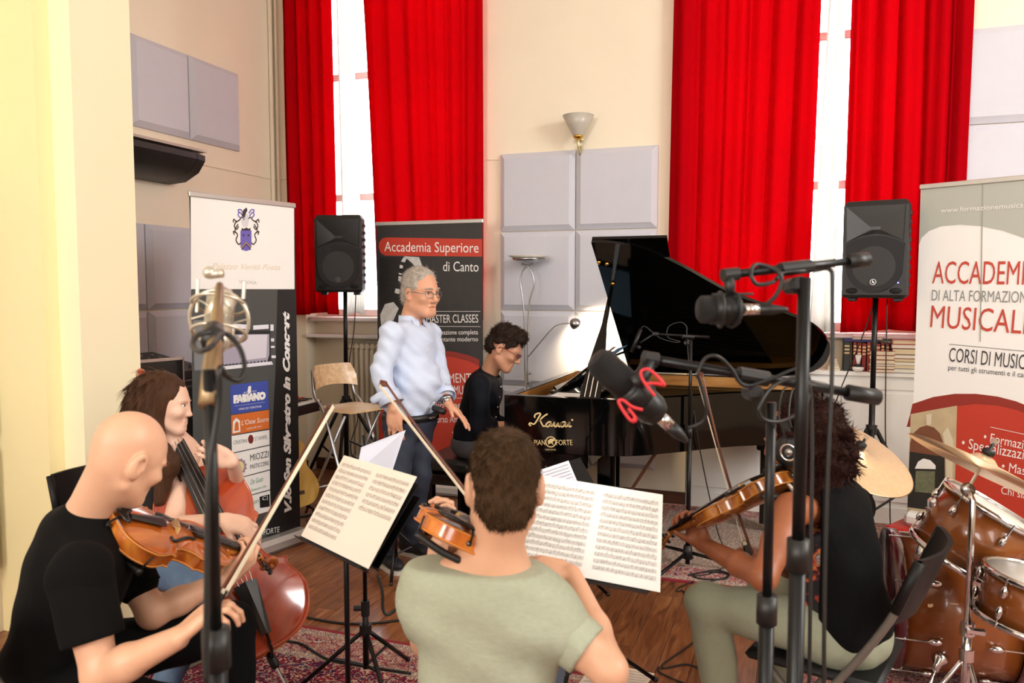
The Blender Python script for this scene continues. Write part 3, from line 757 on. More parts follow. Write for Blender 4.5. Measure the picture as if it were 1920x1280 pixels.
# ------------------------------------------------------------------ radiator, ledge, cupboard, books
rad = thing('radiator', 'cream cast-iron column radiator under the window behind the plywood chair', 'radiator', (-3.2, YB + .05, 0))
m_rad = mat('radiator_cream', '#e6d9bf', .4, noise=.05)
sec = MB()
for dy in (-.055, .0, .055): sec.cyl((0, dy, .18), (0, dy, 1.10), .016, n=8)
for zz in (.16, 1.12): sec.box((0, 0, zz), (.046, .15, .06), bev=.018)
sme = sec.mesh('section'); sme.materials.append(m_rad)
for k in range(17):
    o = bpy.data.objects.new('section', sme); COL.objects.link(o); o.parent = rad; o.location = (-.43 + k * .052, 0, 0)
for x in (-.36, .36): MB().box((-3.2 + x, YB + .05, .065), (.04, .1, .13)).build('foot', m_rad, rad)
lg = boxes('window_ledge', [(-4.02, -2.37, YB - .03, YB + .139, 1.19, 1.22)], m_white, None, .006); setp(lg, 'white painted ledge above the cream radiator', 'ledge')
cab = thing('low_cupboard', 'white built-in cupboard under the window carrying the books', 'cupboard', (.05, YB + .05, 0))
boxes('body', [(-.73, .83, YB - .02, YB + .138, .0, 1.02)], m_white, cab); boxes('worktop', [(-.735, .835, YB - .05, YB + .138, 1.02, 1.05)], m_white, cab, .004)
boxes('rail', [(-.73, .83, YB - .032, YB - .02, .93, 1.0)], m_white, cab, .003)
for k in range(3):
    x0 = -.72 + k * .52; boxes('door', [(x0, x0 + .5, YB - .034, YB - .02, .16, .91)], m_white, cab, .004)
boxes('plinth', [(-.73, .83, YB - .03, YB - .02, 0, .12)], m_white, cab)
def book(x, y, z, sx, sy, sz, col, label, group, lie=False, pages='#e9dcc0', rz=0.):
    """sx along the shelf, sy deep, sz high; lie: flat with its page edge to the room"""
    t = thing('book', label, 'book', (x, y, z), group); mc = mat('cover_' + col, col, .5, noise=.1, nscale=30)
    k = .003; mp = mat('pages_' + pages, pages, .8, noise=.08, nscale=60, stretch=(1, 1, 30) if lie else None)
    b = MB()
    if lie:
        b.box((x, y, z + k / 2), (sx, sy, k)); b.box((x, y, z + sz - k / 2), (sx, sy, k)); b.box((x, y + sy / 2 - k / 2, z + sz / 2), (sx, k, sz))
        b.build('cover', mc, t); MB().box((x, y - .002, z + sz / 2), (sx - .008, sy - .008, sz - 2 * k)).build('pages', mp, t)
    else:
        b.box((x - sx / 2 + k / 2, y, z + sz / 2), (k, sy, sz)); b.box((x + sx / 2 - k / 2, y, z + sz / 2), (k, sy, sz)); b.box((x, y - sy / 2 + k / 2, z + sz / 2), (sx, k, sz))
        b.build('cover', mc, t); MB().box((x, y + .002, z + sz / 2), (sx - 2 * k, sy - .008, sz - .012)).build('pages', mp, t)
        bb = MB()
        for zz in (.62, .74, .86): bb.box((x, y - sy / 2 - .0004, z + sz * zz), (sx * .72, .0012, .012))
        bb.build('spine_label', m_gold, t)
    return t
ZS = 1.05; yb = YB + .02
def bx(px): return PY(px, 690, yb - .08).x
reds = ['#8e1f16', '#9c2a1c', '#8a1c18', '#a03020', '#7e1a14', '#952518', '#8c2016', '#7a1712']
x = bx(1599)
for k in range(8):
    w = .026 + .003 * (k % 3); book(x + w / 2, yb + .03, ZS, w - .001, .13, .20 - .004 * (k % 3), reds[k], 'red cloth-bound volume standing upright on the white cupboard', 'upright red volumes on the cupboard'); x += w
book(bx(1588), yb + .03, ZS, .045, .13, .20, '#232b26', 'dark green binder standing at the end of the red volumes', 'binder')
book(bx(1614), yb + .03, ZS + .204, .22, .15, .014, '#2b2f6e', 'blue folder lying across the tops of the red volumes', None, True, '#3c4080')
book(bx(1626), yb + .03, ZS + .2185, .19, .13, .014, '#b9a6a0', 'pale paperback lying on the blue folder, lower of two', None, True)
book(bx(1628), yb + .03, ZS + .233, .19, .13, .012, '#c9a9ad', 'pinkish paperback lying on top of the pale one', None, True)
z = ZS
for k, (h, c_) in enumerate(((.022, '#8a3a26'), (.022, '#8c4a2a'), (.012, '#d8cfc0'), (.028, '#8a3b22'), (.03, '#a03222'), (.03, '#9c2f20'))):
    book(bx(1653) + .004 * (k % 2), yb - .035, z, .155, .08, h, c_, 'thick red-brown paperback stacked flat, number %s from the cupboard top' % ('one', 'two', 'three', 'four', 'five', 'six')[k], 'books stacked before the red volumes', True); z += h + .0005
z = ZS
for k, (h, c_) in enumerate(((.03, '#3a352c'), (.022, '#cfc9bc'), (.022, '#b8a878'), (.022, '#8a6a5a'), (.026, '#9a5a3a'), (.04, '#4a3a5a'), (.028, '#a04030'), (.028, '#b03a26'))):
    book(bx(1697) + .005 * (k % 2), yb - .02, z, .17, .10, h, c_, 'book in the tall mixed pile beside the banner, number %s from the cupboard top' % ('one', 'two', 'three', 'four', 'five', 'six', 'seven', 'eight')[k], 'books piled beside the right banner', True, '#dfcda6' if k % 2 else '#e9e2d2'); z += h + .0005
z = ZS
for k in range(5):
    book(bx(1564), yb - .01, z, .085 - k * .01, .09, .016, ('#cbbfa8', '#d8d0bc', '#c0b496')[k % 3], 'small pale booklet in the low pile near the piano tail, number %s up' % ('one', 'two', 'three', 'four', 'five')[k], 'booklets near the piano tail', True); z += .0165
vz = bx(1609); vt = thing('vase', 'white hourglass vase with dark waist before the red volumes', 'vase', (vz, yb - .07, ZS))
MB().lathe([(.02, 0), (.036, .015), (.038, .03), (.03, .036)], 20, (vz, yb - .07, ZS)).build('bowl', m_white, vt, True)
MB().lathe([(.032, .034), (.024, .048), (.01, .052)], 20, (vz, yb - .07, ZS)).build('waist', m_blk, vt, True)
MB().lathe([(.010, .05), (.012, .07), (.022, .115), (.02, .115), (.009, .075)], 20, (vz, yb - .07, ZS)).build('neck', m_white, vt, True)

# black wall unit under the upper foam row
q0 = PX(262, 272, XL + .22); q1 = PX(362, 300, XL + .22)
wu = thing('wall_unit', 'black ribbed wall-mounted unit with pale top under the upper foam panels', 'wall unit', (XL, (q0.y + q1.y) / 2, q1.z))
yA, yBn = q0.y - .35, q1.y; zt = PX(330, 288, XL + .12).z
pts = [(XL + .005, zt), (XL + .36, zt - .02), (XL + .36, zt - .06), (XL + .30, zt - .14), (XL + .18, zt - .20), (XL + .005, zt - .21)]
def ext(name, pts, y0, y1, m, parent, s=1.):
    n = len(pts); b = MB(); b.add([(x, y0, z) for x, z in pts] + [(x, y1, z) for x, z in pts], [tuple(range(n)), tuple(range(2 * n - 1, n - 1, -1))] + [(i, n + i, n + (i + 1) % n, (i + 1) % n) for i in range(n)])
    return auto(b.build(name, m, parent), 35)
ext('shell', pts, yA, yBn - .12, m_blk, wu)
for k in range(3): ext('end_rib', [(x if x < XL + .01 else x - .012 * k, z) for x, z in pts], yBn - .115 + k * .038, yBn - .085 + k * .038, m_blk, wu)
boxes('top_cover', [(XL + .005, XL + .35, yA, yBn - .005, zt, zt + .018)], mat('unit_taupe', '#b9a79c', .6), wu)
boxes('bracket', [(XL, XL + .05, yA + .2, yA + .3, zt + .018, zt + .035)], m_blk, wu)

# ================================================================== roll-up banners
m_bk = mat('banner_black', '#161617', .5)
m_charc = mat('banner_charcoal', '#2f2d2d', .55, noise=.25, nscale=14.)
m_bred = mat('banner_red', '#c23a26', .55)
m_bred2 = mat('banner_dark_red', '#932c20', .55)
m_bwhite = mat('banner_white', '#f6f5f2', .6)
m_bgrey = mat('banner_grey_green', '#b6bab0', .6)
m_redtxt = mat('print_red', '#c4493a', .6)
m_gtxt = mat('print_grey', '#8b8f8e', .6)
m_dtxt = mat('print_dark', '#3a3b40', .6)
def banner(label, A, B, ztop, zbase, base_m, back_m, n_hint, deep=.2):
    """A, B: ground points of the left and right edge"""
    A = V((A[0], A[1], 0)); B = V((B[0], B[1], 0)); u = (B - A).normalized(); n = V((0, 0, 1)).cross(u).normalized()
    if n.dot(V(n_hint)) < 0: n = -n
    w = (B - A).length; c = (A + B) / 2
    t = thing('roll_up_banner', label, 'banner', c + V((0, 0, zbase)))
    M = axes(c, u, V((0, 0, 1)), n)
    b = MB(); b.m = M; b.box((0, (ztop + zbase + .08) / 2, -.001), (w, ztop - zbase - .08, .002)); pan = b.build('graphic_panel', back_m, t)
    b = MB(); b.m = M; b.box((0, ztop, 0), (w + .012, .03, .018), bev=.004); b.build('top_rail', mat('rail_silver', '#c9c9c6', .35, .6), t)
    b = MB(); b.m = M; b.box((0, zbase + .045, -.01), (w + .03, .09, deep), bev=.025); b.build('base_cassette', base_m, t)
    b = MB(); b.m = M; b.cyl((0, zbase + .06, -.045), (0, ztop - .01, -.015), .009); b.build('support_pole', m_steel, t)
    return t, Plane(c + V((0, 0, 1)), n, pan)
toC = lambda p: (-p[0], -p[1], 0)
m_basew = mat('cassette_white', '#e4e2de', .4); m_bases = mat('cassette_silver', '#c4c2be', .3, .5)
# ---- white and black concert banner
A = P(355, 362, 4.32); B = P(552, 384, 4.95)
t, pl = banner('tall banner, white with a purple crest above, black with sponsor logos below', A, B, 2.135, 0., m_bases, m_bk, toC(A))
pl.poly('white_field', [(357, 366), (551, 388), (552, 542), (358, 542)], m_bwhite)
pl.poly('grey_field', [(358, 543), (520, 543), (516, 700), (500, 1010), (430, 1020), (364, 1010)], mat('banner_slate', '#4a4c4b', .5))
crest = mat('crest_purple', '#6f62b8', .6); crd = mat('crest_brown', '#3c2d33', .6); crg = mat('crest_gold', '#b08a3e', .5)
pl.poly('crest_shield', [(450.5, 432), (471, 432), (471, 463), (468, 468.5), (461, 470.5), (454, 468.5), (450.5, 463)], crest, 2)
pl.line('crest_chevron', [(452, 464), (461, 454), (470, 464)], crg, .008, 3); pl.line('crest_chevron', [(452, 468), (461, 458), (470, 468)], crd, .004, 3)
for x in (456, 465.5): pl.poly('crest_star', [(x + 2 * math.cos(k), 441 + 2 * math.sin(k)) for k in range(6)], crd, 3)
pl.poly('crest_crown', [(452, 432), (452.5, 427), (456, 429), (461, 426.5), (466, 429), (469, 427), (469, 432)], crd, 3)
pl.poly('crest_helm', [(455, 425), (452, 415), (455, 404), (460, 397), (465, 404), (466, 416), (464, 425)], mat('crest_silver', '#d8d8de', .5), 2)
pl.poly('crest_bird', [(453, 402), (456, 393), (462, 389), (463, 395), (460, 400), (458, 408), (454, 406)], crd, 3)
for s in (-1, 1):
    f = lambda pts: [(461 + s * x, y) for x, y in pts]
    for pts in ([(3, 412), (8, 407), (13, 413), (19, 416), (22, 424), (18, 430), (14, 424)], [(15, 420), (21, 432), (16, 440), (19, 450), (14, 458), (10, 455)], [(6, 405), (12, 398), (15, 403), (11, 408)], [(5, 400), (10, 393), (15, 394), (13, 399)], [(17, 417), (23, 411), (24, 417)], [(19, 436), (24, 434), (22, 440)]):
        q = [(p.x, p.y) for p in spline([(*c, 0) for c in f(pts)], 4)]
        pl.line('crest_scroll', q, crest if pts[0][1] < 412 else crd, .0075, 2)
gpale = mat('print_pale_gold', '#ead9bd', .5)
pl.text('Palazzo Verità Poeta', gpale, (396, 504), (525, 506), 11, shear=.45)
pl.text('VERONA', mat('print_silver', '#c9c6c4', .6), (447, 531), (481, 533), 6)
# printed picture of an upright piano
pw_ = mat('picture_white', '#e6e6ee', .5); pv = mat('picture_lilac', '#a9a3b5', .4); pd = mat('picture_dark', '#27272b', .4)
pl.poly('picture_wall', [(362, 600), (416, 600), (416, 694), (364, 694)], mat('picture_grey', '#7f8284', .5), 2)
pl.poly('picture_frame', [(424, 605), (468, 609), (468, 617), (424, 614)], pw_, 3); pl.poly('picture_frame', [(474, 610), (503, 608), (503, 616), (474, 618)], pw_, 3)
pl.poly('picture_piano', [(410, 618), (506, 620), (507, 682), (412, 690)], pd, 3)
pl.poly('picture_sheen', [(416, 627), (504, 626), (504, 664), (500, 678), (418, 684)], pv, 4); pl.poly('picture_sheen', [(446, 628), (500, 627), (498, 670), (450, 676)], mat('picture_pale', '#d9d5e0', .4), 5)
pl.poly('picture_keys', [(408, 687), (508, 677), (511, 683), (409, 694)], pw_, 5)
for k in range(14): pl.poly('picture_key', [(415 + k * 6.6, 686.2 - k * .66), (418 + k * 6.6, 685.9 - k * .66), (418 + k * 6.6, 683 - k * .66), (415 + k * 6.6, 683.3 - k * .66)], pd, 6)
for (x0, y0, x1, y1) in ((506, 608, 512, 620), (507, 634, 513, 640), (507, 648, 514, 652), (508, 666, 516, 671)): pl.poly('picture_light', [(x0, y0), (x1, y0), (x1, y1), (x0, y1)], pw_, 4)
pl.text('V.lo San Silvestro in Concert', m_wtext, (545, 957), (541, 583), 15, 3, .35, name='script_lettering', bold=.004)
blk = lambda q, m, l=2: pl.poly('sponsor_logo', q, m, l)
blk([(431, 722), (502, 713), (503.5, 766.5), (432.6, 777)], mat('logo_blue', '#3d50a8', .5))
pl.text('FABIANO', m_wtext, (437, 754.5), (497.5, 746.5), 12, 3, bold=.006); pl.text('VINI DI VERONA', m_wtext, (446.5, 769), (490, 763), 4, 3)
pl.line('logo_rule', [(439, 761), (496, 753.5)], m_wtext, .0012, 3); pl.poly('logo_mark', [(465, 724), (470, 723), (470, 735), (466, 738), (463, 735)], m_wtext, 3)
pl.text('dal', m_wtext, (456, 737), (462, 736.3), 3, 3); pl.text('1912', m_wtext, (472, 735), (480, 734), 3, 3)
blk([(432.8, 778.5), (503.8, 768), (504.4, 803), (433.6, 815)], mat('logo_orange', '#d9722f', .5))
pl.text("L'Oste Scuro", m_wtext, (452, 797), (503, 789), 9, 3, .2); pl.text('cucina di mare', m_wtext, (462, 805), (490, 800), 4, 3)
pl.poly('logo_arch', [(435.5, 812), (436, 790), (442, 783), (449, 788), (450, 809)], m_wtext, 3); pl.poly('logo_arch', [(438.5, 808), (439.5, 794), (442.8, 789), (446.4, 793), (447, 806.5)], MATS['logo_orange'], 4)
blk([(433.7, 817), (504.5, 805.6), (505, 833), (434.4, 848.6)], m_bwhite); pl.text('CRISTINI', m_gtxt, (437, 833), (462, 829), 7, 3); pl.text('STAMPE', m_gtxt, (477, 826), (500, 822), 7, 3)
pl.poly('logo_seal', [(469.5 + 5.2 * math.cos(k * .524), 823 + 8.5 * math.sin(k * .524)) for k in range(12)], mat('logo_maroon', '#7a2a24', .5), 3)
blk([(434.5, 850.5), (505, 835), (505.5, 879.5), (436, 898)], m_bwhite); pl.text('MIOZZI', m_dtxt, (468.5, 864), (503, 856), 12, 3); pl.text('PASTICCERIE', m_dtxt, (468.5, 879), (503.5, 871), 8, 3)
pl.poly('logo_flower', [(449 + (14 if k % 2 else 11) * math.cos(k * .2618), 874 + (16 if k % 2 else 13) * math.sin(k * .2618)) for k in range(24)], mat('logo_mauve', '#a58a96', .5), 3)
pl.poly('logo_flower', [(449 + 8 * math.cos(k * .524), 874 + 10 * math.sin(k * .524)) for k in range(12)], mat('logo_yellow', '#e6dfa4', .5), 4)
blk([(436.2, 899.5), (505.5, 881.5), (506, 917), (438, 936)], m_bwhite); gt = mat('print_green', '#5c9a78', .6); pl.text('De Gusti', gt, (469, 908), (493, 901), 9, 3, .3); pl.text('Restaurant e Dia', gt, (470, 921), (498, 913), 5, 3, .3)
blk([(438.2, 937.5), (506, 919), (507, 957), (440, 976)], m_bwhite); pl.text('ori', gt, (474, 945), (484, 942), 8, 3); blk([(486, 931), (504.5, 926), (505, 949), (487, 952)], m_bk, 3); pl.text('C|', m_wtext, (491, 938), (501, 935), 7, 4)
pl.text('IL PIANOFORTE', m_wtext, (450, 1011), (523, 997), 11, 3)
# ---- black and red singing banner
A = PY(707, 540, 5.62); B = PY(905, 540, 5.62)
t, pl = banner('black and red banner for the singing academy behind the standing man', A, B, 2.13, 0., m_basew, m_charc, toC(A))
pl.poly('red_pill', [(904, 448), (904, 481), (722, 479), (714, 474), (710, 464), (711, 454), (717, 447), (724, 445)], m_bred)
pl.text('Accademia Superiore', m_wtext, (721, 471), (897.5, 473.5), 18, 3)
pl.text('di Canto', m_wtext, (831, 508), (897.5, 509), 18, 3)
lg_ = mat('picture_silver', '#c9c8c5', .5, noise=.3, nscale=25); dg_ = mat('picture_coal', '#1c1b1b', .5)
pl.poly('picture_microphone', [(712, 482), (760, 482), (775, 500), (770, 560), (745, 590), (712, 585)], dg_, 1)
for pts in ([(757, 480), (786, 482), (792, 498), (781, 503), (772, 492)], [(757, 482), (763, 484), (759, 492), (752, 490)], [(750, 496), (756, 498), (755, 506), (749, 505)], [(748, 511), (754, 513), (752, 529), (747, 527)], [(742, 540), (750, 541), (749, 551), (740, 549)], [(713, 590), (722, 570), (738, 566), (748, 578), (738, 600), (715, 612)]): pl.poly('picture_glint', pts, lg_, 2)
for k in range(5): pl.line('picture_rib', [(714, 488 + 11 * k), (766 - 3 * k, 494 + 12 * k)], m_bk, .012, 2)
pl.line('rule', [(800, 583.5), (901, 583.5)], m_wtext, .003, 2); pl.line('rule', [(800, 611.5), (901, 612)], m_wtext, .003, 2)
pl.text('MASTER CLASSES', m_wtext, (800, 605), (897, 604.5), 15, 2)
pl.text('Formazione completa', m_wtext, (811, 627), (896.5, 626.5), 8.5, 2); pl.text('del cantante moderno', m_wtext, (804, 640), (896.5, 639.5), 8.5, 2)
arc = [(708, 705), (725, 684), (750, 667), (780, 659), (815, 656.5), (850, 659), (880, 666), (899, 674)]
pl.poly('dark_red_arc', arc + [(897, 860), (712, 862)], m_bred2, 1)
pl.poly('red_field', [(708, 716), (730, 694), (755, 678), (785, 669), (815, 666.5), (850, 669), (880, 677), (898.5, 686), (896, 860), (712, 862)], m_bred, 2)
pl.text('PERFEZIONAMENTO', m_wtext, (752, 717.5), (897, 717), 17, 3); pl.text('CANTO E MUSICA', m_wtext, (795, 739), (896, 738.5), 16, 3); pl.line('rule', [(760, 746), (897, 746)], m_wtext, .003, 3)
pl.text('Biennio Superiore', m_wtext, (790, 765), (896, 764.5), 12, 3); pl.text('Corso Amatoriale', m_wtext, (812, 792), (895, 791), 13, 3); pl.text('• Musical', m_wtext, (849, 817), (895, 816), 13, 3)
pl.text('SCUOLA DI CANTO', m_wtext, (770, 854), (832.5, 853.5), 7.5, 3); pl.text('- Verona', m_wtext, (812, 863), (836, 862.5), 4, 3)
pl.poly('white_strip', [(714, 866), (896, 862), (895, 893), (715, 897)], m_basew, 1); pl.text('ACCADEMIA', m_dtxt, (809, 888), (843, 887), 4, 2)
pl.line('logo_mark', [(802, 882), (807, 880), (806, 884), (808, 888), (803, 890)], m_dtxt, .008, 2)
# ---- pale music-school banner on a red case
A = P(1727, 340, 4.86); dirb = V((.871, -.491, 0)); Bq = V((A.x, A.y, 0)) + dirb * .86
case = thing('red_case', 'flat red equipment case on the floor under the pale banner', 'case', (A.x + .2, A.y - .15, 0))
Mc = axes(V((A.x, A.y, 0)) + dirb * .44, dirb, V((-dirb.y, dirb.x, 0)), V((0, 0, 1)))
b = MB(); b.m = Mc; b.box((0, 0, .065), (1.05, .30, .13), bev=.01); b.build('body', mat('case_red', '#b8261c', .45), case)
b = MB(); b.m = Mc; b.box((-.3, -.152, .07), (.34, .004, .07)); b.build('front_pocket', m_blk, case)
b = MB(); b.m = Mc; b.tube(spline([(-.2, -.155, .10), (-.17, -.18, .11), (-.05, -.18, .11), (-.02, -.155, .10)], 4), .008, 6); b.build('handle', m_blk, case)
text('lettering', 'CAE', m_wtext, axes(Mc @ V((-.08, -.1525, .03)), dirb, V((0, 0, 1)), -(Mc.col[1].xyz)), case, .1)
t, pl = banner('pale banner for the music academy standing behind the drum kit', (A.x, A.y), (Bq.x, Bq.y), 2.24, .13, m_basew, m_bwhite, toC(A), .16)
pl.poly('grey_green_field', [(1728, 352), (1935, 333), (1975, 330), (1960, 470), (1920, 446), (1880, 432), (1840, 424), (1800, 421), (1765, 424), (1742, 433), (1728, 446), (1723, 460)], m_bgrey)
pl.line('panel_crease', [(1843, 345), (1838, 640)], mat('crease_grey', '#9fa196', .6), .006, 2)
pl.text('www.formazionemusicale.it', m_wtext, (1764, 399), (1945, 387), 9, 3)
pl.text('ACCADEMIA', m_redtxt, (1748, 531), (1948, 534), 41, 2); pl.text('DI ALTA FORMAZIONE', m_gtxt, (1747, 563), (1936, 568), 20, 2); pl.text('MUSICALE', m_redtxt, (1744, 613), (1937, 627), 41, 2)
pl.line('rule', [(1780, 645), (1940, 660)], m_dtxt, .003, 2)
pl.text('CORSI DI MUSICA', m_dtxt, (1779, 677), (1937, 694), 26, 2); pl.text('per tutti gli strumenti e il canto', m_dtxt, (1778, 693), (1937, 709), 9.5, 2)
pl.poly('dark_red_arc', [(1711, 757), (1750, 744), (1790, 738), (1830, 738), (1870, 743), (1905, 752), (1950, 770), (1945, 800), (1700, 800), (1706, 779)], m_bred2)
pl.poly('red_field', [(1790, 762), (1830, 757), (1870, 760), (1905, 768), (1950, 785), (1940, 1010), (1786, 1000)], m_bred, 2)
stone = mat('picture_stone', '#c3b08c', .6, noise=.25, nscale=12.); brick = mat('picture_brick', '#7a4a30', .6, noise=.2, nscale=30.)
pl.poly('picture_arch', [(1708, 776), (1750, 768), (1795, 760), (1789, 980), (1701, 965)], stone, 3)
pl.poly('picture_door', [(1707, 830), (1713, 812), (1725, 801), (1738, 797), (1752, 801), (1763, 812), (1770, 832), (1772, 856), (1706, 846)], brick, 4)
pl.poly('picture_shade', [(1706, 846), (1772, 856), (1773, 960), (1702, 950)], mat('picture_shadow', '#26241f', .6), 4)
pl.poly('picture_sky', [(1716, 878), (1722, 865), (1732, 859), (1745, 862), (1755, 872), (1755, 879)], m_bwhite, 5)
pl.poly('picture_garden', [(1718, 882), (1754, 883), (1753, 925), (1716, 921)], mat('picture_green', '#6e7358', .6, noise=.6, nscale=60.), 5)
pl.poly('picture_light', [(1768, 812), (1778, 800), (1788, 826), (1786, 905), (1775, 900), (1774, 842)], mat('picture_cream', '#dcd0b4', .6), 4)
pl.poly('picture_keystone', [(1737, 777), (1748, 775), (1746, 796), (1738, 796)], MATS['picture_cream'], 5)
pl.poly('white_strip', [(1700, 966), (1790, 982), (1789, 990), (1700, 975)], m_bwhite, 4)
for s, a, c, h in (('• Formazione', (1844, 826), (1950, 848), 17), ('• Specializzazione', (1803, 838), (1955, 868), 19), ('• Master', (1878, 881), (1950, 896), 17), ('Chi siamo', (1877, 925), (1950, 940), 14)):
    pl.text(s, m_wtext, a, c, h, 3)
pl.line('rule', [(1857, 800), (1940, 818)], m_wtext, .003, 3); pl.line('rule', [(1878, 908), (1940, 921)], m_wtext, .003, 3)

# ================================================================== plywood folding chair
wv = (P(662, 722, 5.78) - P(592, 728, 5.52)); wv.z = 0; wv.normalize(); fw = V((wv.y, -wv.x, 0))
O = (P(662, 722, 5.78) + P(592, 728, 5.52)) / 2; O.z = 0
pc = thing('folding_chair', 'tall plywood and silver tube folding chair before the radiator', 'chair', O)
m_ply = ramp_mat('birch_ply', [(.3, '#d3ab7c'), (.6, '#e6c79d'), (.8, '#eed7b4')], 4., (1, 8, 8), .4, 4., coat=.2)
m_tube = mat('silver_tube', '#b9babc', .3, .8)
CH = lambda w, f, z: O + wv * w + fw * f + V((0, 0, z))
ztb = P(625, 682, 5.65).z; zbb = P(625, 725, 5.65).z; zse = .775
b = MB(); n = 12; top = []; 
def bk(s, t): # s -1..1 across, t 0..1 up
    w = s * (.185 - .022 * t ** 3 * 0) ; zz = zbb + (ztb - zbb) * t
    if abs(s) > .8: zz = zbb + (ztb - zbb) * (t * (1 - .35 * ((abs(s) - .8) / .2) ** 2 * (1 if t > .5 else 0)))
    return CH(w, -.02 + .05 * s * s + (-.03 * t), zz + (.02 * (1 - s * s) if t < .5 else 0))
vs = []; fs = []
for k in (0, .012):
    for j in range(5):
        for i in range(n + 1): vs.append(bk(-1 + 2 * i / n, j / 4) - fw * k)
st = 5 * (n + 1)
for j in range(4):
    for i in range(n):
        a = j * (n + 1) + i; q = (a, a + 1, a + n + 2, a + n + 1); fs += [q, tuple(x + st for x in q[::-1])]
for i in range(n): fs += [(i + 1, i, st + i, st + i + 1), (4 * (n + 1) + i, 4 * (n + 1) + i + 1, st + 4 * (n + 1) + i + 1, st + 4 * (n + 1) + i)]
for j in range(4): fs += [(j * (n + 1), (j + 1) * (n + 1), st + (j + 1) * (n + 1), st + j * (n + 1)), ((j + 1) * (n + 1) + n, j * (n + 1) + n, st + j * (n + 1) + n, st + (j + 1) * (n + 1) + n)]
auto(MB().add(vs, fs).build('backrest', m_ply, pc))
ms = axes(CH(0, .20, zse), wv, fw, V((0, 0, 1)))
rr = [(-.17, -.16), (-.12, -.18), (.12, -.18), (.17, -.16), (.18, .1), (.15, .18), (-.15, .18), (-.18, .1)]
auto(MB().prism(rr, 0, .018, ms).build('seat', m_ply, pc))
for s in (-1, 1):
    MB().tube(spline([CH(s * .17, -.03, ztb - .03), CH(s * .175, 0, zbb - .05), CH(s * .18, .12, zse - .05), CH(s * .19, .42, .012)], 6), .011, 8).build('leg', m_tube, pc, True)
    MB().tube([CH(s * .155, .30, zse - .02), CH(s * .165, -.14, .012)], .011, 8).build('rear_leg', m_tube, pc, True)
for f, z_ in ((.335, .22), (-.05, .2)): MB().tube([CH(-.18, f, z_), CH(.18, f, z_)], .009, 8).build('crossbar', m_tube, pc, True)

# ================================================================== keyboards, rack, screen, guitar by the left wall
kb = thing('stage_keyboard', 'black stage keyboard with red felt over its far keys on a folding stand', 'keyboard', (-3.62, 4.7, 0))
KX, KY, KZ = -.25, .41, -.08
boxes('body', [(-3.80, -3.45, 4.12, 5.24, .67, .75)], m_blk, kb, .008)
b = MB()
for k in range(44): b.box((-3.52, 4.15 + k * .0245, .753), (.13, .0232, .014))
b.build('keys', mat('ivory_white', '#f3f0e6', .25), kb)['kind'] = 'stuff'
b = MB()
for k in range(43):
    if k % 7 not in (2, 6): b.box((-3.545, 4.1622 + k * .0245, .763), (.08, .012, .012))
b.build('black_keys', m_black, kb)['kind'] = 'stuff'
boxes('felt_strip', [(-3.61, -3.585, 4.15, 5.21, .75, .77)], mat('felt_red', '#b01c22', .9), kb)
ext('music_rest', [(-3.71, .75), (-3.67, .75), (-3.75, .92), (-3.77, .92)], 4.76, 5.21, m_blk, kb)
ext('red_cloth', [(-3.67, .751), (-3.61, .751), (-3.70, .85), (-3.71, .85)], 4.77, 5.20, MATS['felt_red'], kb)
for yy in (4.4, 5.0):
    for (xa, xb) in ((-3.75, -3.5), (-3.5, -3.75)): MB().tube([(xa, yy, .67), (xb, yy + .02 * (xa > xb), .012)], .011, 8).build('stand_leg', m_steel, kb)
boxes('stand_bar', [(-3.65, -3.61, 4.4, 5.02, .34, .37)], m_blk, kb)
rk = thing('equipment_rack', 'black equipment rack with a small mixer on top behind the crest banner', 'rack', (-3.72, 3.85, 0))
boxes('body', [(-3.98, -3.50, 3.55, 4.08, 0, 1.06)], m_blk, rk, .01)
for k in range(4): boxes('rack_unit', [(-3.502, -3.494, 3.6, 4.03, .25 + k * .2, .42 + k * .2)], mat('rack_face', '#222224', .3, .3), rk, .003)
mx = thing('mixing_desk', 'slim black mixing desk lying on the equipment rack', 'mixer', (-3.72, 3.85, 1.06))
ext('body', [(-3.99, 1.062), (-3.52, 1.062), (-3.52, 1.11), (-3.99, 1.20)], 3.56, 4.09, m_blk, mx)
b = MB()
for i in range(6):
    for j in range(5): b.cyl((-3.60 - i * .06, 3.64 + j * .09, 1.115 + i * .0115), (-3.60 - i * .06, 3.64 + j * .09, 1.14 + i * .0115), .009, n=8)
b.build('control_knobs', mat('knob_grey', '#8b8b8d', .4), mx)['kind'] = 'stuff'
a0, a1 = P(236, 682, 4.15), P(334, 669, 4.4); u = (a1 - a0); u.z = 0; w = u.length; u.normalize(); n = V((u.y, -u.x, 0))
mo = thing('display_screen', 'dark flat screen with a pale frame behind the cello scroll', 'screen', ((a0.x + a1.x) / 2, (a0.y + a1.y) / 2, 0))
Mm = axes(V(((a0.x + a1.x) / 2, (a0.y + a1.y) / 2, a1.z - .19)), u, V((0, 0, 1)), n)
b = MB(); b.m = Mm; b.box((0, 0, 0), (w + .06, .38, .03), bev=.005); b.build('frame', mat('frame_rose', '#a9938a', .5), mo)
b = MB(); b.m = Mm; b.box((0, 0, .016), (w + .03, .35, .004)); b.build('screen', mat('screen_dark', '#1d1a18', .25), mo)
b = MB(); b.m = Mm; b.cyl((0, -.19, -.02), (0, -(a1.z - .19) + .015, -.02), .018); b.build('pole', m_blkmetal, mo)
b = MB(); b.m = Mm; b.lathe([(.13, 0), (.13, .012), (.03, .02)], 20, (0, -(a1.z - .19), -.02), (0, 1, 0)); b.build('base', m_blkmetal, mo)
gc = G(556, 985); gc = V((gc.x - .05, gc.y + .04, 0))
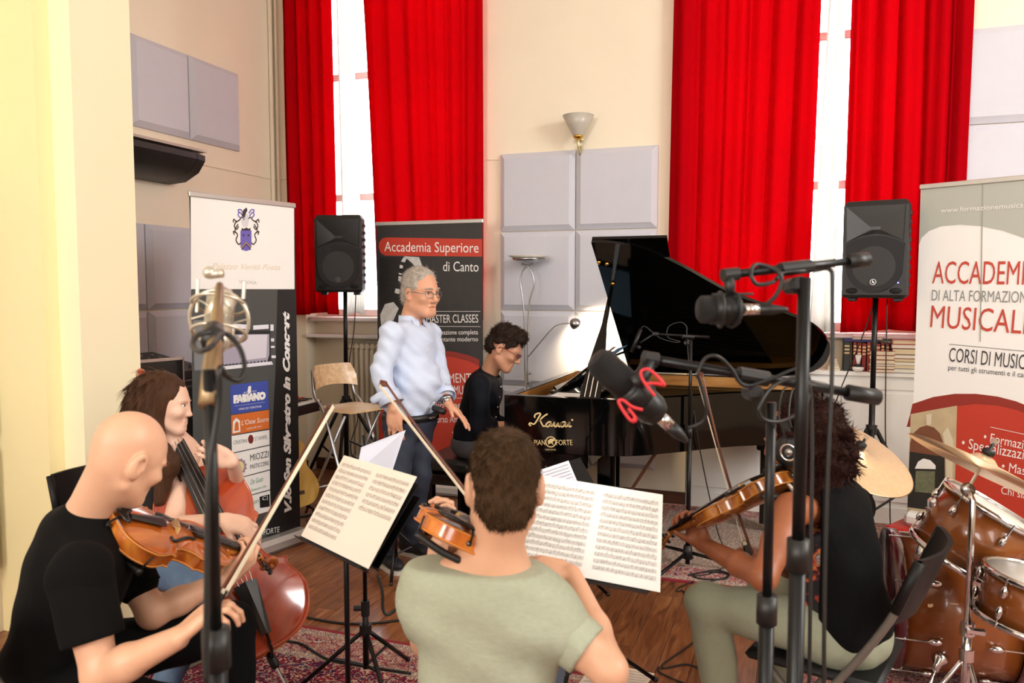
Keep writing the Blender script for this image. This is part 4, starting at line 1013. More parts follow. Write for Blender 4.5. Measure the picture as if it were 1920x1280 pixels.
gu = thing('acoustic_guitar', 'yellow acoustic guitar on a low stand behind the crest banner', 'guitar', gc)
go = [(0, 0), (.12, .015), (.18, .08), (.19, .15), (.155, .23), (.125, .28), (.13, .33), (.14, .38), (.11, .45), (.04, .475)]
go = [(p.x, p.y) for p in spline([(*q, 0) for q in go], 4)]; go = go + [(-x, y) for x, y in go[::-1]]
gn = V((.86, -.42, .28)).normalized(); gx = V((.42, .86, 0)).normalized(); gy = gn.cross(gx)
Mg = axes(gc + V((0, 0, .10)), gx, gy, gn)
ob = MB().prism(go, -.05, .05, Mg).build('body', ramp_mat('guitar_side', [(.3, '#8a5a2a'), (.7, '#a9743a')], 4., (1, 1, 6)), gu); auto(ob)
auto(MB().prism(go, .05, .054, Mg).build('soundboard', ramp_mat('guitar_top', [(.3, '#d9a441'), (.7, '#e8bd62')], 5., (8, 1, 1), .3, coat=.3), gu))
b = MB(); b.m = Mg; b.lathe([(.048, .054), (.048, .0555), (0, .0555)], 24, (0, .31, 0)); b.build('sound_hole', m_blk, gu)
b = MB(); b.m = Mg; b.box((0, .66, .05), (.05, .40, .025), bev=.005); b.box((0, .91, .04), (.07, .13, .018), bev=.004); b.build('neck', m_bb, gu)
b = MB(); b.m = Mg; b.box((0, .10, .058), (.14, .025, .008)); b.build('bridge', m_bb, gu)
gs = thing('guitar_stand', 'low black folding stand holding the yellow guitar', 'guitar stand', gc)
for s in (-1, 1):
    q = gc + gx * (s * .1)
    MB().tube([q + V((.09, -.045, .012)), q + V((.08, -.04, .10)), q + V((-.06, .03, .11)), q + V((-.12, .06, .35))], .009, 6).build('cradle_arm', m_blkmetal, gs)
    MB().tube([q + V((-.1, .05, .3)), q + V((-.3, .15, .012))], .009, 6).build('rear_leg', m_blkmetal, gs)
MB().tube([gc + gx * -.1 + V((.08, -.04, .06)), gc + gx * .1 + V((.08, -.04, .06))], .009, 6).build('crossbar', m_blkmetal, gs)

# ================================================================== rugs
def rug_mat(name, stops, sc, ox):
    m = bpy.data.materials.new(name); m.use_nodes = True; nt = m.node_tree; b = nt.nodes['Principled BSDF']; b.inputs['Roughness'].default_value = .95
    b.inputs['Specular IOR Level'].default_value = .1
    tc = nt.nodes.new('ShaderNodeTexCoord'); mp = nt.nodes.new('ShaderNodeMapping'); mp.inputs['Location'].default_value = (ox, ox * .7, 0); nt.links.new(tc.outputs['Object'], mp.inputs[0])
    v = nt.nodes.new('ShaderNodeTexVoronoi'); v.inputs['Scale'].default_value = sc; v.inputs['Randomness'].default_value = .35
    w = nt.nodes.new('ShaderNodeTexNoise'); w.inputs['Scale'].default_value = sc * 3.5; w.inputs['Detail'].default_value = 3
    ad = nt.nodes.new('ShaderNodeMath'); ad.operation = 'MULTIPLY_ADD'; ad.inputs[1].default_value = 1.5
    sn = nt.nodes.new('ShaderNodeMath'); sn.operation = 'FRACT'; mu = nt.nodes.new('ShaderNodeMath'); mu.operation = 'MULTIPLY'; mu.inputs[1].default_value = 1.35
    nt.links.new(mp.outputs[0], v.inputs['Vector']); nt.links.new(mp.outputs[0], w.inputs['Vector'])
    nt.links.new(w.outputs['Fac'], ad.inputs[0]); nt.links.new(v.outputs['Distance'], ad.inputs[2]); nt.links.new(ad.outputs[0], mu.inputs[0]); nt.links.new(mu.outputs[0], sn.inputs[0])
    cr_ = nt.nodes.new('ShaderNodeValToRGB'); cr_.color_ramp.interpolation = 'CONSTANT'; el = cr_.color_ramp.elements
    el[0].position = 0; el[0].color = (*rgb(stops[0]), 1); el[1].position = 1 / len(stops); el[1].color = (*rgb(stops[1]), 1)
    for k in range(2, len(stops)): e = el.new(k / len(stops)); e.color = (*rgb(stops[k]), 1)
    nt.links.new(sn.outputs[0], cr_.inputs[0]); nt.links.new(cr_.outputs[0], b.inputs['Base Color'])
    bp = nt.nodes.new('ShaderNodeBump'); bp.inputs['Strength'].default_value = .4; bp.inputs['Distance'].default_value = .003
    nt.links.new(w.outputs['Fac'], bp.inputs['Height']); nt.links.new(bp.outputs[0], b.inputs['Normal'])
    return m
m_rf = rug_mat('rug_field', ['#7d2430', '#c9b6a4', '#a03a44', '#2c2a4a', '#8a2a34', '#b9a08e', '#3a3558', '#93303a'], 9., 0)
m_rb = rug_mat('rug_border', ['#94303c', '#cdbba8', '#8a2c38', '#b5a191', '#a8404a', '#4a3a58', '#d8c8b4'], 14., 3.)
m_rs = rug_mat('rug_stripe', ['#d2c2b0', '#4a4058', '#c9b9a6', '#7a2a36', '#d9cbb8'], 30., 5.)
m_rr = mat('rug_red_edge', '#8e2534', .95, noise=.15, nscale=80)
m_rf2 = rug_mat('rug_field_pale', ['#c6b9a4', '#7a3038', '#d8cdb8', '#5a4a5c', '#b9ab94', '#8a3a42', '#cfc3aa'], 22., 2.)
def rug(label, x0, x1, y0, y1, field, z=.0005):
    t = thing('patterned_rug', label, 'rug', ((x0 + x1) / 2, (y0 + y1) / 2, 0)); e = 0; k = 0
    for wd_, nm, mm in ((.025, 'edge_binding', m_rr), (.05, 'stripe', m_rs), (.16, 'border', m_rb), (.05, 'stripe', m_rs), (9, 'field', field)):
        b = MB(); h = .009 + .0004 * k; k += 1
        X0, X1, Y0, Y1 = x0 + e, x1 - e, y0 + e, y1 - e
        if wd_ < 1:
            for (a, c, d, f) in ((X0, X1, Y0, Y0 + wd_), (X0, X1, Y1 - wd_, Y1), (X0, X0 + wd_, Y0 + wd_, Y1 - wd_), (X1 - wd_, X1, Y0 + wd_, Y1 - wd_)): b.box(((a + c) / 2, (d + f) / 2, z + h / 2), (c - a, f - d, h))
        else: b.box(((X0 + X1) / 2, (Y0 + Y1) / 2, z + h / 2), (X1 - X0, Y1 - Y0, h))
        b.build(nm, mm, t); e += wd_
yr1 = (G(560, 1182).y + G(1222, 1277).y) / 2
rug('red Persian rug under the front music stands and cello', G(330, 1150).x, G(1330, 1292).x, .7, yr1, m_rf)
yr2 = (G(1240, 1089).y + G(1410, 1107).y) / 2
rug('pale and red patterned rug under the piano microphone', G(1110, 1075).x, 1.05, yr2, G(1300, 946).y, m_rf2)
rug('dark red patterned rug under the drum kit', G(1443, 1265).x, 2.3, 1.35, yr2 - .12, m_rb)

# ================================================================== sheet music and music stands
def staves(name, c4, parent, pages=2, n=9, lines=None, z=.0012, margin=.1, short=0.):
    """printed staves on a quad TL,TR,BR,BL"""
    TL, TR, BR, BL = [V(p) for p in c4]; nrm = (TR - TL).cross(BL - TL).normalized()
    if nrm.dot(C0 - TL) < 0: nrm = -nrm
    at = lambda u, v: TL + (TR - TL) * u + (BL - TL) * v + (BR - TR - BL + TL) * (u * v) + nrm * z
    b = MB(); rnd = random.Random(len(name) + int(TL.x * 100))
    for p in range(pages):
        u0 = p / pages + margin / pages * .8; u1 = (p + 1) / pages - margin / pages * .6
        nn = n if p == 0 else int(n * (1 - short))
        for k in range(nn):
            v = .09 + k * (.84 / n)
            for q in range(5):
                vv = v + q * .0085; b.quad(at(u0, vv), at(u0, vv + .0022), at(u1, vv + .0022), at(u1, vv))
            x = u0 + .02
            while x < u1 - .012:
                vv = v + rnd.uniform(-.006, .036); w = .006; b.quad(at(x, vv), at(x, vv + .008), at(x + w, vv + .008), at(x + w, vv))
                if rnd.random() < .7: b.quad(at(x + w, vv - .025), at(x + w, vv + .004), at(x + w + .0016, vv + .004), at(x + w + .0016, vv - .025))
                x += rnd.uniform(.012, .035)
            b.quad(at(u0, v), at(u0, v + .036), at(u0 + .002, v + .036), at(u0 + .002, v))
    o = b.build(name, mat('staff_grey', '#8f8983', .8), parent); o['kind'] = 'stuff'; return o
def music(label, c4, m, pages=2, n=9, short=0., fold=True, printed=True):
    TL, TR, BR, BL = [V(p) for p in c4]
    t = thing('sheet_music', label, 'sheet music', (BL + BR) / 2)
    nr = (TR - TL).cross(BL - TL).normalized()
    if nr.dot(C0 - TL) < 0: nr = -nr
    for p in range(pages):
        a, c = p / pages, (p + 1) / pages
        q = [TL + (TR - TL) * a, TL + (TR - TL) * c, BL + (BR - BL) * c, BL + (BR - BL) * a]
        q = [x - nr * .0005 for x in q]; k = [x - nr * .0018 for x in q]
        MB().add(q + k, [(0, 1, 2, 3), (7, 6, 5, 4), (0, 4, 5, 1), (1, 5, 6, 2), (2, 6, 7, 3), (3, 7, 4, 0)]).build('page', m, t)
    if printed: staves('printed_staves', c4, t, pages, n, short=short)
    return t
def music_stand(label, c4, base, wire=False, back=.012, legr=.3, yaw=.3, knob=.55):
    """desk behind the sheet corners c4 (TL,TR,BR,BL), pole down to base"""
    TL, TR, BR, BL = [V(p) for p in c4]; u = ((TR - TL) + (BR - BL)).normalized(); v = ((TL - BL) + (TR - BR)); v = (v - u * v.dot(u)).normalized(); n = u.cross(v)
    if n.dot(C0 - TL) < 0: n = -n
    c = (TL + TR + BR + BL) / 4 - n * back; w = max((TR - TL).length, .3); h = max((TL - BL).length, .2)
    base = V(base); t = thing('music_stand', label, 'music stand', base)
    M = axes(c, u, v, n)
    if wire:
        b = MB(); b.m = M
        for s in (-1, 1): b.tube([(0, -h * .45, 0), (s * w * .48, h * .12, 0)], .005, 6); b.tube([(0, h * .05, 0), (s * w * .5, h * .42, 0)], .005, 6); b.tube([(s * w * .2, -h * .4, 0), (s * w * .22, h * .48, 0)], .005, 6)
        b.tube([(0, -h * .5, 0), (0, h * .4, 0)], .006, 6); b.tube([(-w * .4, -h * .5, 0), (w * .4, -h * .5, 0), ], .006, 6); b.build('wire_desk', m_blkmetal, t)
    else:
        b = MB(); b.m = M; b.box((0, -.01, -.004), (w * .98, h * .96, .003)); b.build('desk', m_blkmetal, t)
    b = MB(); b.m = M; b.box((0, -h / 2 - .008, .006), (w * .96, .004, .036)); b.build('ledge', m_blkmetal, t)
    j = c - n * .03 - v * (h * .2); b = MB(); b.tube([c - n * .006 - v * (h * .2), j], .012, 8); b.box(j, (.04, .04, .05), bev=.006); b.build('tilt_joint', m_blk, t)
    top = V((base.x, base.y, j.z)); m1 = base + (top - base) * knob
    MB().tube([j, V((base.x, base.y, j.z - .06)), m1], .0085, 8).build('upper_pole', m_blkmetal, t, True)
    MB().cyl(base + V((0, 0, .10)), m1 + V((0, 0, .02)), .012).build('lower_pole', m_blkmetal, t, True)
    MB().cyl(m1 - V((0, 0, .03)), m1 + V((0, 0, .03)), .017).build('collar', m_blk, t)
    MB().cyl(m1, m1 - CR * .045, .011).build('clamp_knob', m_blk, t)
    hub = base + V((0, 0, .26)); MB().cyl(hub - V((0, 0, .02)), hub + V((0, 0, .02)), .024).build('hub', m_blk, t)
    for k in range(3):
        a = yaw + k * 2.094; e = base + V((math.cos(a) * legr, math.sin(a) * legr, .022))
        lg_ = MB().tube([hub, e], .009, 6).build('leg', m_blkmetal, t, True); MB().ball(e, .012, 8).build('rubber_foot', m_blk, lg_, True)
        MB().tube([base + V((0, 0, .11)), hub + (e - hub) * .5], .006, 6).build('brace', m_blkmetal, t)
    return t
# stand A: slanted cream sheets before the bald viola player
cA = [P(645, 853, 2.72), P(781, 893, 2.42), P(690, 1066, 2.28), P(564, 1004, 2.58)]
music('two cream pages of music on the slanted stand before the bald man', cA, m_cream, 2, 11, short=.4)
gA = P(650, 1100, 2.48); music_stand('black music stand with slanted cream pages before the bald man', cA, (gA.x, gA.y, .01), yaw=.2, knob=.25)
# stand B: bare black stand right behind it, tripod on the rug
nA = (cA[1] - cA[0]).cross(cA[3] - cA[0]).normalized(); nA = nA if nA.dot(C0 - cA[0]) < 0 else -nA
mA = (cA[0] + cA[1] + cA[2] + cA[3]) / 4; cB = [mA + (p - mA) * .84 + nA * .035 + CR * .012 - V((0, 0, .01)) for p in cA]
gB = G(687, 1302); music_stand('bare black music stand half hidden behind the slanted cream pages', cB, (gB.x, gB.y, .01), yaw=-.7, legr=.27, knob=.42)
# stand C: wire stand whose sheets face away, before the standing man
cC = [P(759, 806, 3.75), P(676, 838, 3.55), P(667, 885, 3.5), P(733, 886, 3.68)]
tC = thing('sheet_music', 'bluish back of music sheets on the wire stand before the standing man', 'sheet music', cC[3])
nC = (cC[1] - cC[0]).cross(cC[3] - cC[0]).normalized(); nC = nC if nC.dot(C0 - cC[0]) < 0 else -nC
MB().add([p - nC * .004 for p in cC] + [p - nC * .006 for p in cC], [(0, 1, 2, 3), (7, 6, 5, 4), (0, 4, 5, 1), (1, 5, 6, 2), (2, 6, 7, 3), (3, 7, 4, 0)]).build('page', mat('paper_blue', '#dfe3f2', .8), tC)
gC = G(742, 1075); music_stand('black wire music stand turned toward the standing man', [p + nC * .018 for p in cC], (gC.x, gC.y, 0), wire=True, back=0, legr=.22, yaw=.9)
# stand D: white double sheets before the man in the green shirt
cD = [P(1012, 890, 2.56), P(1243, 927, 2.50), P(1238, 1110, 2.36), P(958, 1056, 2.42)]
music('wide white double music sheets before the man in the green T-shirt', cD, m_paper, 2, 12)
gD = G(1085, 1300); music_stand('black music stand with white double sheets before the man in green', cD, (gD.x, gD.y, .01), yaw=.5, legr=.32)
# stand E: sheet peeking out behind
cE = [P(1002, 884, 3.3), P(1066, 863, 3.35), P(1092, 925, 3.25), P(1026, 948, 3.2)]
music('single bluish music sheet peeking out behind the white double sheets', cE, mat('paper_blue', '#dfe3f2', .8), 1, 9)
gE = G(1050, 1120); music_stand('slim black music stand hidden behind the white double sheets', cE, (gE.x, gE.y, 0), legr=.25)
# loose score on the floor
f4 = [G(1118, 1238, .012), G(1228, 1262, .012), G(1200, 1300, .012), G(1070, 1300, .012)]
music('cream score lying open on the floor beside the elbow of the man in green', f4, m_cream, 2, 8)

# ================================================================== microphones and stands
def mic_stand(label, base, ztop, r=.010, zsplit=None, r2=.014, base_kind='tripod', yaw=.4, rad=.3, tilt=None, boom=None, rb=.008, clutch=None, weight=True, name='microphone_stand'):
    base = V(base); top = V((base.x, base.y, ztop)) if tilt is None else V(tilt)
    t = thing(name, label, 'microphone stand', base)
    zs = zsplit or ztop * .5; sp = base + (top - base) * (zs / ztop)
    MB().cyl(base + V((0, 0, .03)), sp, r2, n=16).build('lower_pole', m_blkmetal, t, True)
    MB().cyl(sp - V((0, 0, .02)), top, r, n=16).build('upper_pole', m_blkmetal, t, True)
    MB().cyl(sp - V((0, 0, .05)), sp + V((0, 0, .012)), r2 * 1.35, n=16).build('collar', m_blk, t, True)
    if base_kind == 'tripod':
        hub = base + V((0, 0, .10)); b = MB(); b.cyl(hub - V((0, 0, .035)), hub + V((0, 0, .04)), .034, .022); b.build('hub', m_blk, t, True)
        for k in range(3):
            a = yaw + k * 2.094; e = base + V((math.cos(a) * rad, math.sin(a) * rad, .014))
            lg_ = MB().tube([hub, e], .010, 8).build('leg', m_blkmetal, t, True); MB().ball(e, .014, 8).build('rubber_foot', m_blk, lg_, True)
    else:
        MB().lathe([(.14, 0), (.14, .012), (.05, .03), (.018, .05)], 28, base).build('base_plate', m_blkmetal, t, True)
    if boom:
        a, c = V(boom[0]), V(boom[1]); d = (c - a)
        MB().tube([a, c], rb, 10).build('boom', m_blkmetal, t, True)
        if weight: MB().tube([a + d * .86, c], rb * 1.7, 12).build('counterweight', m_blk, t, True)
        cl = V(clutch); b = MB(); b.tube([cl - d.normalized() * .035, cl + d.normalized() * .035], rb * 1.6, 12); b.box(cl - V((0, 0, .035)), (.036, .03, .06), frame(CF, (0, 0, 1)), bev=.008); b.build('clutch', m_blk, t)
        MB().cyl(cl - V((0, 0, .03)) - CF * .03, cl - V((0, 0, .03)) + CF * .03, .012).build('clutch_knob', m_blk, t)
        MB().cyl(a - d.normalized() * .012, a + d.normalized() * .02, rb * 1.5).build('boom_tip', m_blk, t)
    return t
m_mic = mat('microphone_black', '#1b1b1c', .4, .3); m_grill = mat('mic_grille', '#2a2a2b', .5, .6, bump=.6, bscale=1200.)
def mic_body(t, a, c, r, head=.45, m=None, xlr=True, flat=.75):
    """large microphone from head tip a to connector end c"""
    a, c = V(a), V(c); d = (c - a); F = frame(d); L = d.length
    sm = Matrix(((r, 0, 0), (0, r, 0), (0, 0, 1)))
    MB().lathe([(0, 0), (r * .7, L * .02), (r, L * .1), (r * 1.02, L * head)], 20, a, d).build('grille', m_grill if m is None else mat('grille_silver', '#cfcabb', .35, .8), t, True)
    MB().lathe([(r * 1.05, L * head), (r * 1.05, L * .9), (r * .8, L), (0, L)], 20, a, d).build('body', m or m_mic, t, True)
    if xlr:
        MB().lathe([(r * .42, L), (r * .42, L + .035)], 14, a, d).build('connector_ring', m_chrome, t, True)
        MB().lathe([(r * .40, L + .03), (r * .40, L + .06), (r * .2, L + .085), (.004, L + .09)], 14, a, d).build('plug', m_blk, t, True)
# --- silver microphone high on the left
bL = P(400, 1000, 1.22)
mic_stand('black stand with a silver microphone, standing before the bald man', (bL.x, bL.y, 0), P(400, 690, 1.22).z, .0095, P(400, 1198, 1.22).z, .016, 'plate')
ms_ = thing('microphone', 'silver studio microphone in a pale round shock mount before the crest banner', 'microphone', P(404, 600, 1.6))
m_silv = mat('mic_silver', '#cfc9b8', .35, .7); m_tan = mat('boom_nickel', '#a58d6c', .35, .8)
q0, q1 = P(392, 760, 1.20), P(410, 560, 1.72)
sh = ms_
MB().tube([q0, P(398, 690, 1.24), P(408, 585, 1.5), P(412, 535, 1.6)], [.016, .015, .011, .008], 12).build('boom', m_tan, sh, True)
MB().tube([P(398, 640, 1.34), P(400, 620, 1.4)], .019, 12).build('boom_clutch', m_blk, sh, True)
MB().tube([P(394, 515, 1.6), P(418, 512, 1.6)], .009, 10).build('boom_screw', m_silv, sh, True); MB().ball(P(392, 511, 1.6), .013, 10).build('screw_knob', m_silv, sh, True)
cc = P(411, 598, 1.66); mic_body(sh, P(404, 655, 1.62), P(416, 548, 1.70), .028, .5, m_silv, False)
b = MB(); b.torus(cc, .062, .004, CF + CU * .25); b.torus(cc + CU * .03, .055, .0035, CF * .4 + CU); b.torus(cc - CU * .03, .055, .0035, CF * .4 + CU); b.build('shock_ring', m_silv, sh, True)
b = MB()
for k in range(8):
    a = k * .785; F_ = frame(CF + CU * .25); b.tube([cc + F_ @ V((math.cos(a) * .062, math.sin(a) * .062, 0)), cc + F_ @ V((math.cos(a + .3) * .03, math.sin(a + .3) * .03, 0))], .0018, 5)
b.build('elastic', m_silv, sh)
for px, py0, py1 in ((371, 524, 585), (458, 528, 560), (437, 610, 645)): MB().tube([P(px, py0, 1.66), P(px - 2, py1, 1.66)], .004, 6).build('shock_post', m_silv, sh)
cable('black cable looped around the boom of the silver microphone', [P(395, 622, 1.30), P(372, 628, 1.28), P(361, 645, 1.25), P(372, 658, 1.2), P(395, 650, 1.17), P(420, 625, 1.3), P(448, 650, 1.3), P(459, 690, 1.28), P(448, 712, 1.26), P(425, 705, 1.24), P(412, 690, 1.19), P(409, 760, 1.195), P(391, 900, 1.185), P(388, 1060, 1.185), P(386, 1290, 1.185)], .0045)
# --- black microphone in red shock mount
b1 = P(1441, 1000, 1.72)
mic_stand('black boom stand holding the microphone with red elastic loops', (b1.x, b1.y, 0), P(1441, 752, 1.72).z, .0105, P(1441, 1130, 1.72).z, .0165, boom=(P(1216, 672, 1.66), P(1646, 745, 1.76)), clutch=P(1412, 706, 1.71), rb=.0105, rad=.34)
m1_ = thing('microphone', 'black studio microphone in a shock mount with red elastic loops', 'microphone', P(1190, 720, 1.65))
mic_body(m1_, P(1114, 668, 1.63), P(1234, 778, 1.67), .033, .5)
qq = P(1192, 738, 1.655); ax_ = (P(1234, 778, 1.67) - P(1114, 668, 1.63)).normalized(); sd_ = ax_.cross(CF).normalized()
MB().tube([P(1218, 676, 1.66), P(1207, 700, 1.655), P(1188, 722, 1.62)], [.016, .017, .02], 10).build('mount_arm', m_mic, m1_, True)
MB().lathe([(.037, -.02), (.042, -.012), (.042, .012), (.037, .02)], 22, qq, ax_).build('mount_ring', m_mic, m1_, True)
m_el = mat('elastic_red', '#d8323a', .5)
for s, P0 in ((1, (1205, 745)), (-1, (1165, 770))):
    b = MB()
    loops = ([(1228, 742), (1207, 715), (1202, 697), (1215, 692), (1232, 705), (1243, 720), (1228, 718), (1208, 720)], [(1205, 768), (1185, 762), (1168, 750), (1160, 753), (1170, 772), (1183, 788), (1190, 782), (1178, 765)])[0 if s > 0 else 1]
    b.tube(spline([P(x, y, 1.60) for x, y in loops], 6), .0036, 6); b.tube(spline([P(x + 3, y + 2, 1.645) for x, y in loops], 6), .0034, 6); b.build('red_elastic', m_el, m1_, True)
cable('black cable curling from the microphone with red loops over its boom', [P(1290, 802, 1.69), P(1318, 790, 1.68), P(1324, 762, 1.67), P(1312, 715, 1.66), P(1308, 700, 1.655), P(1322, 672, 1.66), P(1345, 668, 1.66), P(1370, 690, 1.68), P(1395, 722, 1.69), P(1440, 712, 1.70), P(1500, 690, 1.71), P(1518, 715, 1.72), P(1510, 760, 1.71), P(1470, 788, 1.69), P(1432, 786, 1.67), P(1424, 760, 1.66), P(1455, 720, 1.69), P(1512, 712, 1.71), P(1522, 800, 1.72), P(1521, 1000, 1.72), P(1517, 1300, 1.72)], .0042)
# --- black microphone hanging over the piano
b2 = P(1497, 1000, 1.55)
mic_stand('black boom stand with a dark microphone hanging before the piano lid', (b2.x, b2.y, 0), P(1497, 520, 1.55).z, .0125, P(1497, 1022, 1.55).z, .016, boom=(P(1366, 515, 1.5), P(1626, 486, 1.58)), clutch=P(1492, 502, 1.54), rb=.0085, yaw=1.3, rad=.34)
m2_ = thing('microphone', 'dark microphone hanging level from the upper boom before the piano lid', 'microphone', P(1360, 582, 1.5))
mic_body(m2_, P(1306, 580, 1.5), P(1388, 580, 1.5), .026, .4, xlr=True)
MB().tube([P(1366, 520, 1.5), P(1369, 540, 1.5), P(1368, 556, 1.5)], [.012, .010, .006], 10).build('swivel', m_blk, m2_, True)
b = MB(); b.torus(P(1350, 580, 1.5), .033, .003, CR); b.torus(P(1372, 580, 1.5), .033, .003, CR + CF * .3); b.tube([P(1335, 552, 1.5), P(1412, 551, 1.5)], .003, 6); b.tube([P(1332, 606, 1.5), P(1388, 604, 1.5)], .003, 6); b.build('shock_ring', m_blk, m2_, True)
cable('black cable looped on the upper boom above the hanging microphone', [P(1420, 578, 1.5), P(1448, 562, 1.5), P(1464, 535, 1.5), P(1462, 512, 1.5), P(1440, 500, 1.515), P(1415, 497, 1.51), P(1408, 515, 1.49), P(1420, 533, 1.49), P(1450, 528, 1.50), P(1466, 512, 1.52), P(1500, 508, 1.53), P(1530, 506, 1.555), P(1556, 505, 1.56), P(1561, 540, 1.56), P(1560, 700, 1.56), P(1552, 880, 1.56), P(1546, 1100, 1.56), P(1545, 1300, 1.56)], .0042)
# --- stand beside the piano
b3 = G(1289, 1066)
z3 = depth(b3)
mic_stand('slim black microphone stand on the pale rug before the piano', b3, P(1286, 636, z3).z, .0095, P(1286, 800, z3).z, .013, boom=(P(1228, 626, z3), P(1330, 632, z3)), clutch=P(1290, 631, z3), rb=.008, rad=.42, yaw=.1, weight=False)
m3_ = thing('microphone', 'slender black microphone pointing down over the piano strings', 'microphone', P(1195, 640, z3))
MB().tube([P(1202, 617, z3), P(1184, 660, z3)], .011, 10).build('body', m_mic, m3_, True)
MB().tube([P(1200, 643, z3), P(1222, 628, z3)], .006, 8).build('clip', m_mic, m3_, True); MB().ball(P(1198, 651, z3), .014, 10).build('clip_knob', m_mic, m3_, True)
cable('thin cable looping above the piano microphone stand', [P(1202, 616, z3), P(1210, 612, z3), P(1235, 632, z3), P(1262, 641, z3), P(1275, 640, z3), P(1252, 632, z3), P(1254, 612, z3), P(1275, 604, z3), P(1287, 612, z3), P(1288, 630, z3), P(1293, 700, z3), P(1300, 760, z3), P(1310, 830, z3), P(1330, 930, z3 + .1), P(1350, 1010, z3 + .15), G(1372, 1046, .015), G(1340, 1072, .015), G(1300, 1080, .015)], .0035)
# cables on the floor
zz = .016
cable('black cable curving across the boards in front of the cello', [G(545, 1150, .006), G(580, 1158, .006), G(640, 1168, .006), G(700, 1168, .006), G(765, 1160, .006)], .006)
cable('black cable crossing the red rug from the cello', [G(500, 1198, zz), G(560, 1205, zz), G(590, 1222, zz), G(620, 1237, zz), G(680, 1248, zz), G(770, 1262, zz)], .0055)
cable('black cable hanging in a loop from the bare music stand', [P(709, 1078, 2.5), P(717, 1110, 2.5), P(718, 1140, 2.5), P(727, 1152, 2.5), P(745, 1138, 2.5), P(758, 1110, 2.5), P(775, 1075, 2.45), P(790, 1200, 2.4), G(800, 1262, zz)], .005)
cable('black cable coiled on the boards by the woman violinist', [G(1300, 1090, zz), G(1275, 1100, zz), G(1270, 1108, .006), G(1285, 1112, .006), G(1320, 1180, .006), G(1240, 1248, .006), G(1290, 1245, .006), G(1335, 1268, .006), G(1310, 1288, .006), G(1240, 1262, .006), G(1236, 1250, .006)], .004)
cable('black cable coil on the pale rug beside the piano microphone', [G(1290, 1078, zz), G(1320, 1072, zz), G(1360, 1074, zz), G(1362, 1084, zz), G(1320, 1085, zz), G(1300, 1078, zz), G(1340, 1068, zz), G(1368, 1078, zz), G(1330, 1090, zz)], .004)

# ================================================================== drum kit
m_burst = ramp_mat('drum_amber', [(.25, '#4a1c07'), (.5, '#7e4117'), (.75, '#96582a')], 1.6, (1, 1, 1), .25, 4., coat=.6)
m_maroon = mat('drum_maroon', '#4a1018', .25, coat=.6)
m_hd = mat('drum_head', '#d8d2c8', .4)
def drum(t, c, ax, r, L, m, hoop=m_chrome, lugs=8, hoopw=.018, lugr=.012, toph=m_hd):
    c = V(c); ax = V(ax).normalized(); F = frame(ax)
    MB().lathe([(r, -L / 2), (r, L / 2)], 48, c, ax).build('shell', m, t, True)
    for s in (-1, 1):
        MB().lathe([(r + .012, -hoopw / 2), (r + .014, 0), (r + .012, hoopw / 2), (r + .002, hoopw / 2), (r + .002, -hoopw / 2), (r + .012, -hoopw / 2)], 48, c + ax * (s * (L / 2 + .004)), ax).build('hoop', hoop, t, True)
        MB().lathe([(r + .004, -.001), (r + .004, .001), (0, .001)], 48, c + ax * (s * (L / 2 + .002)), ax * s).build('drum_head', toph, t, True)
    for k in range(lugs):
        a = 2 * math.pi * k / lugs + .2; dr = F @ V((math.cos(a), math.sin(a), 0))
        for s in (-1, 1):
            q = c + dr * (r + .012) + ax * (s * L * .24)
            MB().ball(q, (lugr, lugr, lugr * 1.9), 10, F).build('lug', m_chrome, t, True)
            MB().cyl(q, c + dr * (r + .014) + ax * (s * (L / 2 + hoopw * .6)), .003, n=6).build('tension_rod', m_chrome, t)
axB = (CR * .95 - V((CF.x, CF.y, 0)) * .30).normalized()
cBd = P(1648, 1115, 3.38); cBd.z = .305
bd = thing('bass_drum', 'large amber bass drum with maroon hoops and scratched shell', 'drum', (cBd.x, cBd.y, 0))
cb = cBd + axB * .27
drum(bd, cb, axB, .277, .44, m_burst, m_maroon, 8, .045, .014)
for s in (-1, 1):
    hz_ = axB.cross(V((0, 0, 1))) * s
    q = cb - axB * .08 + hz_ * .25 - V((0, 0, .13)); e = q + hz_ * .16 - axB * .10; e.z = .014
    MB().lathe([(.03, -.01), (.03, .012), (.016, .03), (.012, .06)], 18, q, e - q).build('spur_bracket', m_chrome, bd, True); MB().tube([q, e], .008, 8).build('spur', m_chrome, bd, True)
for px, py, w_, h_ in ((1745, 1055, 60, 5), (1716, 1122, 22, 6), (1745, 1135, 10, 8), (1790, 1132, 16, 2)):
    d = ray(px, py); oc = C0 - cb; dd = d - axB * d.dot(axB); o2 = oc - axB * oc.dot(axB); aa = dd.dot(dd); bb = 2 * dd.dot(o2); ce = o2.dot(o2) - .2785 ** 2; disc = bb * bb - 4 * aa * ce
    if disc > 0:
        q = C0 + d * ((-bb - math.sqrt(disc)) / 2 / aa); nn = (q - cb); nn -= axB * nn.dot(axB); nn.normalize(); tv = nn.cross(axB); k = depth(q) / FPX
        vs = [q + axB * (x * w_ * k / 2) + tv * (y * h_ * k / 2) for x, y in ((-1, -.6), (-.3, -1), (.6, -.5), (1, .3), (.5, 1), (-.4, .5), (-.9, .8))]
        f = tuple(range(7)); f = f if (vs[1] - vs[0]).cross(vs[2] - vs[0]).dot(nn) > 0 else f[::-1]
        MB().add(vs, [f]).build('worn_patch', mat('bare_wood', '#d9b48a', .6), bd)
axT = (CU * .84 + CR * .44 - CF * .22).normalized(); ct = P(1826, 1000, 2.92)
tm = thing('tom_drum', 'amber tom drum tilted on a chrome arm above the bass drum', 'drum', ct)
drum(tm, ct, axT, .165, .22, m_burst, lugs=6, hoopw=.022)
